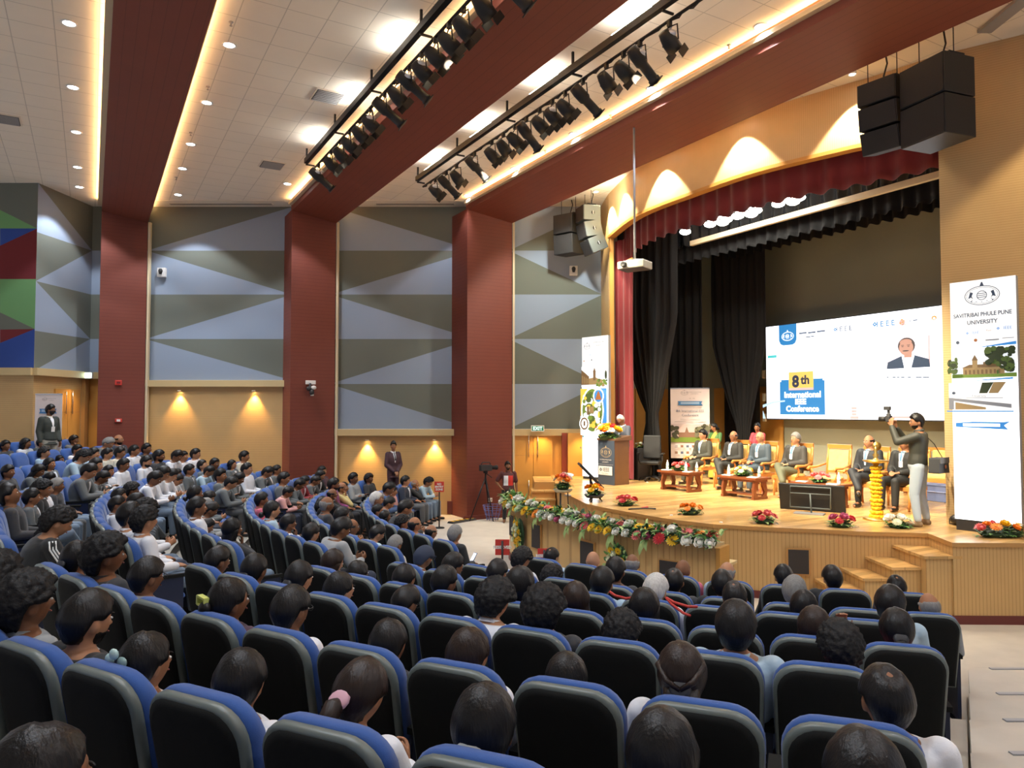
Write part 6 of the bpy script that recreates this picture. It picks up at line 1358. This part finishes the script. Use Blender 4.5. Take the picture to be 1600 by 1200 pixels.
# catalogue: column, row of the head centre in the photo, seat row (* = nearest that fits), hair, top, pose
CAT = """12 697 * s d u|65 692 * s g u|88 693 * t g u|117 688 * s g c|163 692 * g g f|187 684 * t b u|123 713 * c s f|143 710 * s s u|167 710 * s c u|183 708 * s c u
78 726 * l g u|97 725 * l d u|62 736 * l g f|138 737 * s g f|155 728 * s g u|190 727 * s w u|20 771 * s d k|62 765 * C k u|84 757 * s k f|207 705 * s w u
224 702 * s d u|248 697 * s d u|226 722 * s w u|253 714 * s w f|274 712 * s w f|289 714 * s w u|304 710 * s w u|297 735 * s g u|315 728 * s g k|332 725 * s d u
349 723 * s g u|247 748 * s w f|269 743 * s w f|281 750 * s w f|205 766 * C d u|226 773 * c w f|190 783 * s w k|298 772 * b w u|311 793 * s w u|357 755 * s g f
372 748 * s g f|225 806 * c w u|202 800 * s w u|321 822 * s w f|365 826 * l d c|407 781 * s v u|421 797 * b s u|381 714 * s c u|391 722 * s w u|407 738 * s g f
430 735 * s g u|441 729 * s g u|455 757 * s g f|449 769 * s p f|476 752 * s r f|500 743 * l k f|506 737 * s n u|520 736 * s m u|508 783 * G d u|520 772 * t k c
535 762 * t y c|555 748 * s G u|579 748 * c d u|588 757 * s B f|590 780 * w B u|603 772 * w c u|613 768 * s p u|628 762 * s k f|633 752 * s b u|651 756 * G k c
452 817 * s w c|491 833 * s w u|520 826 * s G f|555 823 * t s u|508 802 * s d u|530 806 * s d u|592 798 * s w u|612 808 * l d u|632 816 * c n u|650 819 * t p u
667 831 * t B u|709 834 * g k u|616 850 * g c u|588 833 * s s f|88 800 1 c k f|45 838 1 c k f
655 871 4 k s f|710 883 4 s w u|773 894 4 s s u|697 908 3 s d u|798 873 5 c w f|862 869 6 x s u|855 900 5 C w u|890 935 3 L n u|821 912 3 B d u
923 875 6 o w u|985 880 6 G d u|958 891 5 s d u|940 909 4 s s u|1022 920 4 w w u|1005 946 3 l n u|1050 907 5 x d u|1064 889 6 o v u|1132 893 6 G s u|1126 912 5 s k u
1145 931 4 x k u|1221 900 6 s k u|1235 921 5 g w u|1250 946 4 l w u|1267 976 3 L d u|1297 902 6 s k u|1399 915 6 x b u|1450 945 5 G G u|1382 942 4 s s u|1394 981 3 b v r
505 878 3 L w p|555 896 3 l d u|628 903 3 b w u|335 876 2 s d u|397 889 2 b d u|463 902 2 b w u|540 920 2 b w u|630 940 2 s s f|782 938 2 C w f|838 951 2 C d u
970 986 2 c n u|1146 978 2 s s u|1311 1008 2 c v u|120 871 1 b d u|183 867 1 C d u|214 901 1 s G u|375 937 1 B n u|438 952 1 s w u|602 1003 1 b d u|735 1020 1 p w u
885 1058 1 b w u|1062 1050 1 h w u|1380 1087 1 x w u|15 905 0 c n u|60 940 0 C G u|113 968 0 s k u|236 1032 0 B w u|375 1062 0 b w u|566 1080 0 p w f|760 1128 0 b d u
1032 1172 0 l w u|1340 1215 0 s d u|85 1218 -1 b d u"""
POSE = {'u0': sit(-7), 'u1': sit(-4, (14, 4, 0)), 'u2': sit(-9, (-12, 0, 3), 'fold'), 'u3': sit(-2, (4, 8, -3)), 'f': sit(10, (0, 26, 0), 'phone', bow=.04), 'f2': sit(18, (8, 30, 0), 'phone', bow=.05), 'c': sit(4, (6, 4, 4), 'chin'), 'k': sit(-12, (0, -16, 0), 'lap', 'x'), 'p': sit(2, (-8, 16, 0), 'phone'), 'r': sit(0, (0, 6, 0), 'raise')}
BODY = {}
def body(pose, top):
    k = pose+'_'+top
    if k not in BODY: BODY[k] = make_person(k, dict(POSE[pose], hk=1.1), top, .010)
    return BODY[k]
ents = [e.split() for ln in CAT.split('\n') for e in ln.split('|')]
PEOPLE = []; taken = {}
def cand(px, py, k, seat, hy, hz):
    A0 = SEATS[seat]; Rh = row_R(k)-.27-hy; best = None
    for far in (0, 1):
        A = A_at(px, Rh, far)
        if A is None: continue
        p = ring(Rh, A, RZ[k]+hz); x, y = proj(p)
        da = abs(A-A0)*PI/180*Rh
        c = abs(y-py)*p.y/F*2.0+max(0, da-.08)*(2.2)
        if best is None or c < best[0]: best = (c, A, p.y, y, da)
    if best is None:     # sight line misses the ring: nearest tangent
        p = ring(Rh, A0, RZ[k]+hz); x, y = proj(p); best = (abs(x-px)*p.y/F*1.6+abs(y-py)*p.y/F*1.6+.1, A0, p.y, y, 0)
    return best
# people of a known row take its seats in order, left to right, each as near his or her column as the row allows
def order_row(k):
    L = sorted((e for e in ents if e[2] == str(k)), key=lambda e: float(e[0])); S = sorted(((A, s) for s, A in SEATS.items() if s[0] == k and s[1] == 'right'))
    D = [A_at(float(e[0]), row_R(k)-.27+.03) or -45 for e in L]; best = {(-1): (0, [])}
    INF = 1e9; m, n = len(L), len(S); c = [[INF]*(n+1) for _ in range(m+1)]; ch = {}
    for j in range(n+1): c[0][j] = 0
    for i in range(1, m+1):
        for j in range(i, n+1):
            a = c[i-1][j-1]+(D[i-1]-S[j-1][0])**2; b = c[i][j-1]; c[i][j] = min(a, b); ch[i, j] = a <= b
    i, j, out = m, n, {}
    while i > 0:
        if ch[i, j]: out[' '.join(L[i-1])] = S[j-1][1]; i -= 1
        j -= 1
    return out
FIX = {}
for k in (-1, 0, 1, 2, 3, 4, 5, 6):
    LL = [e for e in ents if e[2] == str(k) and not (k == 1 and float(e[0]) < 100)]; keep = ents; ents = LL; FIX.update(order_row(k)); ents = keep
for n, (px, py, k, hr, tp, ps) in enumerate(ents):
    fs_ = FIX.get(' '.join(ents[n]))
    px, py = float(px), float(py)
    P = POSE[{'u': 'u0', 'k': 'k', 'c': 'c', 'f': 'f', 'p': 'p', 'r': 'r'}[ps]]; hy, hz = P['head'].y, P['head'].z; best = None
    for s, A0 in SEATS.items():
        if fs_ is not None and s != fs_: continue
        if s in taken or (k != '*' and s[0] != int(k)): continue
        if k == '*' and s[1] == 'right': continue
        c = cand(px, py, s[0], s, hy, hz)
        if best is None or c[0] < best[0][0]: best = (c, s)
    if best is None or best[0][0] > (1.6 if k == '*' else 90): print('UNPLACED', px, py, k, best); continue
    c, s = best; taken[s] = n
    A0 = SEATS[s]; A = c[1]; lim = math.degrees(.24/row_R(s[0])); A = max(A0-lim, min(A0+lim, A))
    PEOPLE.append((s, A, c[2], c[3]-py, px, py, hr, tp, ps, hy, hz))
# neighbours in the packed far part of the left block, mostly hidden behind the others
r4 = random.Random(12)
for s, A0 in list(SEATS.items()):
    if s[1] == 'left' and s not in taken and A0 < -63 and r4.random() < .62:
        ps = r4.choice('uuuuf'); P = POSE['u0' if ps == 'u' else 'f']; p = ring(row_R(s[0])-.27-P['head'].y, A0, RZ[s[0]]+P['head'].z*.94); x, y = proj(p)
        taken[s] = -1; PEOPLE.append((s, A0, 0, 0, x, y, r4.choice('sssclstg'), r4.choice('gggdwwGbs'), ps, P['head'].y, P['head'].z))
# nobody sits closer than shoulder room to the next person
for _ in range(6):
    byrow = {}
    for i, e in enumerate(PEOPLE): byrow.setdefault(e[0][:2], []).append(i)
    for kk, L in byrow.items():
        L.sort(key=lambda i: PEOPLE[i][1]); mn = math.degrees(.50/row_R(kk[0]))
        for a, b in zip(L, L[1:]):
            g_ = mn-(PEOPLE[b][1]-PEOPLE[a][1])
            if g_ > 0:
                ea, eb = list(PEOPLE[a]), list(PEOPLE[b]); ea[1] -= g_/2; eb[1] += g_/2; PEOPLE[a], PEOPLE[b] = tuple(ea), tuple(eb)
# chairs
for s, A in SEATS.items():
    k = s[0]; p = ring(row_R(k), A, RZ[k]); rz = math.atan2(RC.y-p.y, RC.x-p.x)-PI/2; zs_ = {6: .94, 5: .97}.get(k, 1)
    t = thing('auditorium_chair', '%s blue chair in %s' % ('occupied' if s in taken else 'empty', lab_seat(s)), 'chair', p, rz, 'blue auditorium chairs, %s block' % s[1])
    for nm, me in CH: mesh_obj(me, nm, t)
    t.scale = (1, 1, zs_)
HCOUNT = 0
for s, A, Yd, dy, px, py, hr, tp, ps, hy, hz in PEOPLE:
    k = s[0]; Rr = row_R(k)-.27; p = ring(Rr, A, RZ[k]); rz = math.atan2(RC.y-p.y, RC.x-p.x)-PI/2
    pose = ps if ps != 'u' else 'u%d' % ((int(px)*7+k) % 4)
    if ps == 'f' and tp != 'w' and int(px) % 2: pose = 'f2'
    top, tm, tw = TOPS[tp]; M_ = body(pose, top); J = M_['J']
    hp = ring(Rr-J['head'].y, A); Yh = hp.y; zt = EYE-(py-642)/F*Yh    # height that puts the head at its place
    want = (zt-RZ[k])/J['head'].z; scl = max(.86, min(1.10, want))
    sk = SK[(int(px*3+py)) % 3 if tp != 'd' else 1]
    hw = HW_[hr]; lab = 'person with %s in %s, %s' % (hw, tw, lab_seat(s))
    t = put_person(lab, 'person', M_, p, rz, sk, hr, tm, M_tr[(int(px)+int(py)) % 4 if tp != 'g' else 1], scl, 'people seated in the %s block' % s[1], features=(k > -3), collar=(tm if top == 'shirt' else None), tie=(M_tr[2] if top == 'jacket' and tp == 'g' and int(px) % 2 else None))
    t.scale = (scl*1.1, scl*1.1, scl)
    if want < scl: t.location.z -= min(.13, (scl-want)*J['head'].z)
    if (px, py) == (88, 800):
        mb = MB()
        for o_ in (-.022, 0, .022): mb.tube([J['sR']+V((.05, o_, .05)), J['sR']+V((.075, o_, -.02)), J['eR']+V((.058, o_, .02)), J['eR']+V((.03, .05+o_*.3, -.05+o_)), J['wR']+V((.035, -.04, o_))], .007, M_white, 6)
        mb.build('sleeve_stripes', t)
    if (px, py) in ((438, 952), (214, 901), (555, 823), (190, 783), (630, 940), (452, 817)): glasses(t, J)
    if (px, py) in ((113, 968), (248, 697), (187, 684), (520, 736), (226, 722)): beard(t, J)
    if hr in 'pbBh' and py > 840:
        mb = MB(); m_ = {566: mat('scrunchie_pink', (.62, .36, .42), .8), 760: mat('scrunchie_white', (.6, .62, .58), .8), 236: mat('clip_mint', (.45, .62, .60), .4), 375: mat('clip_lime', (.55, .60, .15), .4)}.get(int(px), M_dark)
        if int(px) == 236: [mb.ell((.04*math.cos(a*PI/2), -.128-.008*(a % 2), .055+.03*math.sin(a*PI/2)), (.028, .012, .024), m_, 8, 6) for a in range(5)]
        elif int(px) == 375 and py < 1000: mb.box((-.03, -.128, .0), (.09, .03, .012), m_); mb.box((-.03, -.128, .045), (.09, .03, .012), m_); mb.box((-.075, -.128, .022), (.014, .03, .05), m_); mb.box((.012, -.128, .022), (.012, .03, .05), m_)
        else: mb.lathe([(.030, -.012), (.042, -.004), (.038, .010), (.026, .014)], m_, 12, (0, -.115 if hr != 'p' else -.122, -.03 if hr != 'B' else .0), Matrix.Rotation(R(70), 3, 'X'))
        deco(t, mb, 'hair_clip' if int(px) in (236,) else 'hair_tie', J, True)
    if (px, py) == (1380, 1087):
        up = (J['nek']-J['pel']).normalized(); mb = MB(); mb.tube([J['nek']+V((.085*math.cos(a), .08*math.sin(a), .012+.01*math.sin(a))) for a in [PI*i/12+PI for i in range(13)]], .014, mat('lanyard_blue', (.02, .12, .5), .5), 8, flat=.3); deco(t, mb, 'lanyard')
        mb = MB(); D = Draw(J['nek']+V((-.03, -.0975, .002)), (1, 0, 0), (0, -1, 0), .002); D.text('IEEE', .03, .011, .018, M_white); D.build('lanyard_print', t)
        mesh_obj(M_['collar'], 'collar', t, TOPS['w'][1])
    if ps == 'p' or (px, py) in ((45, 838), (709, 834)):
        c = (J['wL']+J['wR'])/2+V((0, .09, .05)); pt = thing('mobile_phone', 'mobile phone held by the %s' % lab[:lab.index(' in ')].replace('person', 'person at row', 0), 'phone', t.location, rz); mb = MB(); mb.box(c, (.075, .012, .15), M_dark, rot=Matrix.Rotation(R(-35), 3, 'X')); mb.build('case', pt); mb = MB(); mb.box(c+V((0, -.008, .002)), (.068, .004, .14), mat('phone_screen', (.7, .8, 1), .3, emit=1.2), rot=Matrix.Rotation(R(-35), 3, 'X')); mb.build('screen', pt)
        pt['label'] = 'lit mobile phone held by the person with %s in %s, %s row' % (hw, tw, ORD[6-k])
# white stripes on the hooded jacket at the aisle
# ------------------------------------------------------------------ people on and round the stage
def suit(name, J, top='jacket', **k): return make_person(name, J, top, .0075, **k)
Jl = []
for i, (hd, arms, lg, ln) in enumerate((((-10, 2, 0), 'lap', 'n', -5), ((8, 2, 0), 'lap', 'x', -8), ((-4, 4, 0), 'lap', 'n', -3), ((-12, -2, 0), 'lap', 'x', -9), ((-14, 2, 0), 'lap', 'x', -6), ((-4, 6, 0), 'lap', 'n', -4))):
    Jl.append(sit(ln, hd, arms, lg))
info = [(0, 's', 'cloth_olive', (.035, .036, .026), 'man in dark olive suit with striped tie, leftmost of the seated panel', 1, 's'), (1, 't', 'cloth_black2', (.020, .020, .018), 'balding man in black suit with ankle crossed, second of the seated panel', 1, 'c'),
        (2, 'o', 'cloth_bluegrey', (.060, .085, .11), 'bald man in blue-grey suit with lanyard, third of the seated panel', 1, 's'), (3, 'g', 'cloth_darkgrey2', (.045, .042, .038), 'grey-haired man in dark jacket and olive trousers with crossed legs on stage', 0, 's'),
        (5, 't', 'cloth_black3', (.015, .017, .022), 'man in black suit seated beside the marigold lamp, looking left', 1, 's'), (6, 's', 'cloth_black4', (.014, .015, .016), 'man in black suit seated behind the photographer', 1, 's')]
for i, (ci, hr, cn, cc, lab, gl, tcol) in enumerate(info):
    M_ = suit('panel%d' % i, Jl[i]); p = THR[ci]; q = Matrix.Rotation(FACE, 3, 'Z')
    t = put_person(lab, 'person', M_, p+q@V((0, -.08, 0)), FACE, SK[2 if i in (0, 2, 3) else 0], hr, mat(cn, cc, .7), (mat('cloth_olive_tr', (.11, .115, .07), .8) if i == 3 else mat(cn, cc, .7)), 1.1, 'seated panel on the stage', collar=TOPS['w'][1], tie=mat('tie_blue', (.10, .20, .35), .5))
    if i in (0, 1, 2): glasses(t, M_['J'])
    me = M_['patch']('id', [(-.04, -.16), (.03, -.16), (.03, -.26), (-.04, -.26)], .014, M_white)
    if i in (1, 2, 3, 5): mesh_obj(me, 'id_card', t, mat('id_card', (.75, .72, .35) if i == 2 else (.8, .8, .8), .5)); mesh_obj(M_['patch']('ln', [(-.045, .0), (-.035, .0), (.0, -.16), (-.01, -.16)], .013, M_white), 'lanyard', t, mat('lanyard_cyan', (.12, .42, .75), .5))
# speaker at the lectern
J = stand((4, 22, 0)); 
for s, k in ((-1, 'L'), (1, 'R')): J['e'+k] = V((s*.24, .05, 1.13)); J['w'+k] = V((s*.16, .28, 1.16)); J['hand'+k] = (V((-s*.2, 1, .1)), V((0, 0, -1)), V((-s, 0, 0)), .3)
M_ = suit('speaker', J); t = put_person('grey-haired man in blue-grey suit speaking at the lectern', 'person', M_, (2.83, 18.72, ZS), R(127), SK[0], 'w', mat('cloth_speaker', (.06, .07, .10), .7), M_tr[0], 1.0, collar=TOPS['s'][1], tie=mat('tie_pale', (.35, .45, .6), .5)); glasses(t, M_['J'])
# women standing behind the chairs
for i, (px, a, lab, tc, bc, hr, hd) in enumerate(((1117, 14.6, 'woman in green blouse and yellow sari standing behind the seated panel', (.06, .16, .04), (.42, .33, .05), 'b', (-30, 12, 0)), (1183, 14.7, 'woman in coral red sari standing behind the bald man', (.55, .05, .07), (.55, .05, .07), 'b', (30, 12, 0)))):
    J = stand(hd)
    for s, k in ((-1, 'L'), (1, 'R')): J['e'+k] = V((s*.22, .06, 1.14)); J['w'+k] = V((s*.08, .26, 1.10)); J['hand'+k] = (V((-s*.4, 1, 0)), V((0, 0, -1)), V((-s, 0, 0)), .5)
    M_ = make_person('lady%d' % i, J, 'sari', .009, sleeves='short', bottoms='skirt'); b = b_at(px, a); yy = H(a, b).y; hz = EYE-(668-642)/F*yy-ZS
    t = put_person(lab, 'person', M_, H(a, b, ZS), FACE, SK[0], hr, mat('sari_top%d' % i, tc, .6), mat('sari_skirt%d' % i, bc, .6), max(.85, min(1.0, hz/J['head'].z)))
    me = M_['patch']('pallu', [(-.16, .02), (-.04, .04), (.15, -.36), (.02, -.42)], .012, M_white); mesh_obj(me, 'sari_drape', t, mat('sari_drape%d' % i, ((.50, .40, .06), (.62, .07, .10))[i], .6))
    me = M_['patch']('pallu', [(-.16, .0), (-.04, .0), (-.02, -.42), (-.16, -.42)], .012, M_white, back=1); mesh_obj(me, 'sari_drape', t, mat('sari_drape%d' % i, (.5, .4, .06), .6))
# seated girl half hidden between
# photographer
J = stand((30, 6, -4)); J['nek'] = V((0, -.01, 1.47)); J['pel'] = V((.0, .02, .97)); fq = J['hq']
J['eL'] = V((-.24, .24, 1.30)); J['wL'] = V((-.17, .34, 1.55)); J['handL'] = (V((.1, .05, 1)), V((.5, -.2, 0)), V((.2, 1, 0)), .8)
J['eR'] = V((.20, .24, 1.30)); J['wR'] = V((.02, .33, 1.52)); J['handR'] = (V((-.3, .15, .9)), V((-.6, -.1, 0)), V((-.3, 1, 0)), .8)
J['kL'] = V((-.12, .05, .50)); J['aL'] = V((-.14, .0, .09)); J['tL'] = V((-.18, .16, .035)); J['kR'] = V((.13, .02, .5)); J['aR'] = V((.19, -.04, .09)); J['tR'] = V((.24, .12, .035))
M_ = suit('photographer', J, 'shirt'); PH = V((6.52, 11.72, ZS)); prz = R(47)
t = put_person('photographer in dark jacket and pale jeans shooting with raised camera', 'person', M_, PH, prz, SK[0], 's', mat('cloth_dark_olive', (.035, .037, .028), .6), mat('jeans_pale', (.40, .47, .53), .8), 1.03, collar=mat('cloth_dark_olive', (.035, .037, .028), .6), shoem=mat('shoe_tan', (.22, .15, .08), .6)); beard(t, M_['J'])
q = Matrix.Rotation(prz, 3, 'Z'); pc = PH+q@(V((-.09, .40, 1.66))*1.03)
ct = thing('photo_camera', 'black camera with flash raised by the photographer', 'camera', pc, prz); mb = MB(); mb.box((0, 0, 0), (.14, .07, .10), M_dark); mb.box((0, 0, .06), (.06, .06, .04), M_dark); mb.build('body', ct, bevel=.008); mb = MB(); mb.lathe([(.04, 0), (.042, .12), (.001, .115)], M_black, 14, (0, .03, -.005), Matrix.Rotation(-PI/2, 3, 'X')); mb.build('lens', ct)
mb = MB(); mb.box((0, 0, .11), (.035, .035, .07), M_dark); mb.box((0, .02, .17), (.09, .09, .06), M_dark); mb.build('flash', ct); mb = MB(); mb.box((0, -.037, -.01), (.07, .004, .05), mat('camera_screen', (.2, .3, .9), .3, emit=2)); mb.build('rear_screen', ct)
bg = thing('camera_bag', 'grey and black camera bag slung on the photographer\'s hip', 'bag', PH+q@V((.03, -.27, .86)), prz+R(-8)); M_bag = mat('bag_grey', (.04, .042, .045), .7)
mb = MB(); mb.extr([(-.20, 0), (.20, 0), (.17, .24), (-.17, .24)], (0, -.08, 0), (1, 0, 0), (0, 0, 1), (0, .16, 0), M_bag); mb.build('body', bg, bevel=.02); mb = MB(); mb.box((0, -.085, .2), (.33, .02, .09), mat('bag_flap', (.12, .12, .12), .6)); mb.build('flap', bg); mb = MB(); mb.lathe([(.03, 0), (.03, .006)], mat('bag_badge', (.4, .12, .05), .5), 12, (.03, -.085, .1), Matrix.Rotation(PI/2, 3, 'X')); mb.build('badge', bg)
mb = MB(); mb.tube([(.16, .0, .22), (.10, .10, .45), (-.10, .20, .64), (-.22, .28, .60)], .016, M_black, 6, flat=.4); mb.build('strap', bg)
# cameraman in the red and white shirt
J = stand((-2, 0, 6)); J['eR'] = V((.34, -.06, 1.15)); J['wR'] = V((.20, .06, .98)); J['handR'] = (V((-.8, .3, -.4)), V((-.2, 0, -1)), V((0, 1, 0)), .5)
M_ = make_person('cameraman', J, 'shirt', .008, sleeves='short'); cy = 19.55; hz = EYE-(728-642)/F*cy
t = put_person('cameraman in maroon shirt with white and red blocks, hand on hip', 'person', M_, (Xp(794, cy), cy, 0), R(180+4), SK[1], 's', mat('cloth_maroon', (.075, .02, .022), .8), M_tr[0], hz/J['head'].z, collar=mat('cloth_maroon', (.075, .02, .022), .8)); beard(t, M_['J'])
mesh_obj(M_['patch']('w', [(.005, -.12), (.13, -.12), (.135, -.40), (.005, -.40)], .004, M_white), 'white_block', t, TOPS['w'][1]); mesh_obj(M_['patch']('r', [(-.13, -.12), (.005, -.12), (.005, -.40), (-.135, -.40)], .004, M_white), 'red_block', t, mat('cloth_red', (.60, .03, .02), .7))
# suited usher at the wall
J = stand((-24, 4, 0))
for s, k in ((-1, 'L'), (1, 'R')): J['e'+k] = V((s*.235, .02, 1.13)); J['w'+k] = V((s*.05, .19, .96)); J['hand'+k] = (V((-s*.5, .6, -.5)), V((0, -1, 0)), V((-s, 0, 0)), .5)
M_ = suit('usher', J); cy = 20.1; zf = .28; hz = EYE-(697-642)/F*cy-zf
t = put_person('young man in plum suit standing against the left wall, hands clasped', 'person', M_, (Xp(615, cy), cy, zf), R(180-28+60), SK[0], 's', mat('cloth_plum_suit', (.055, .022, .032), .7), mat('cloth_plum_suit', (.055, .022, .032), .7), max(.9, min(1.12, hz/J['head'].z)), collar=TOPS['w'][1], tie=M_tr[0]); t.scale.x *= .84
# masked guard at far left
J = stand((30, 4, 0)); J['wL'] = V((-.20, .10, .88)); M_ = suit('guard', J); cy = 17.9
hz = EYE-(641-642)/F*cy-1.30
t = put_person('guard in dark pullover with black mask and badge standing at the far left', 'person', M_, (Xp(78, cy), cy, 1.30), R(180+70), SK[1], 's', mat('cloth_guard', (.035, .042, .035), .8), mat('cloth_khaki', (.42, .40, .34), .8), hz/J['head'].z, collar=TOPS['c'][1])
vs, fs = ico(4); P = [head_pt(d)+V(d)*(-.008+.016*sstep(-.02, -.12, d[2])*sstep(.0, .25, d[1])) for d in vs]; mb = MB(); mb.add(P, fs, M_black, True); deco(t, mb, 'face_mask', M_['J'], True)
mesh_obj(M_['patch']('id', [(-.045, -.24), (.045, -.24), (.045, -.36), (-.045, -.36)], .008, M_white), 'badge', t, M_white)
# operator behind the counter end
J = dict(sit(26, (10, 20, 0), 'lap', bow=.03)); M_ = make_person('operator', J, 'shirt', .010); cy = 10.95
t = put_person('person in white shirt crouched behind the right end of the flower counter', 'person', M_, (Xp(1119, cy), cy-.15, 0), R(60), SK[1], 's', TOPS['w'][1], M_tr[0], .78)
t = thing('low_stool', 'low black stool behind the right end of the flower counter', 'stool', (Xp(1119, cy), cy-.15, 0), R(60)); mb = MB(); mb.box((0, 0, .31), (.32, .3, .05), M_dark); mb.build('seat', t, bevel=.01)
for x, y in ((-.13, -.12), (.13, -.12), (-.13, .12), (.13, .12)): mb = MB(); mb.tube([(x, y, 0), (x, y, .3)], .015, M_dark); mb.build('leg', t)
# ------------------------------------------------------------------ small things among the seats
mr = mat('rope_red', (.50, .04, .03), .6)
for i, (x0, y0, x1, y1, k) in enumerate(((953, 925, 988, 934, 4), (1041, 934, 1089, 948, 4), (1041, 934, 1078, 962, 4))):
    Yd = ring(row_R(k), -24).y+.0; a = at_Y(x0, y0, 6.5); b = at_Y(x1, y1, 6.2); c = (a+b)/2-V((0, 0, .02)); mb = MB(); mb.tube([a, a.lerp(c, .5)-V((0, 0, .01)), c, b.lerp(c, .5)-V((0, 0, .01)), b], .012, mr, 8); o = mb.build('barrier_rope'); tag(o, ('red rope stretched behind a chair left of the white-haired man', 'red rope stretched right of the white-haired man', 'red rope sloping down right of the white-haired man')[i], 'rope', 'red ropes behind the reserved rows')
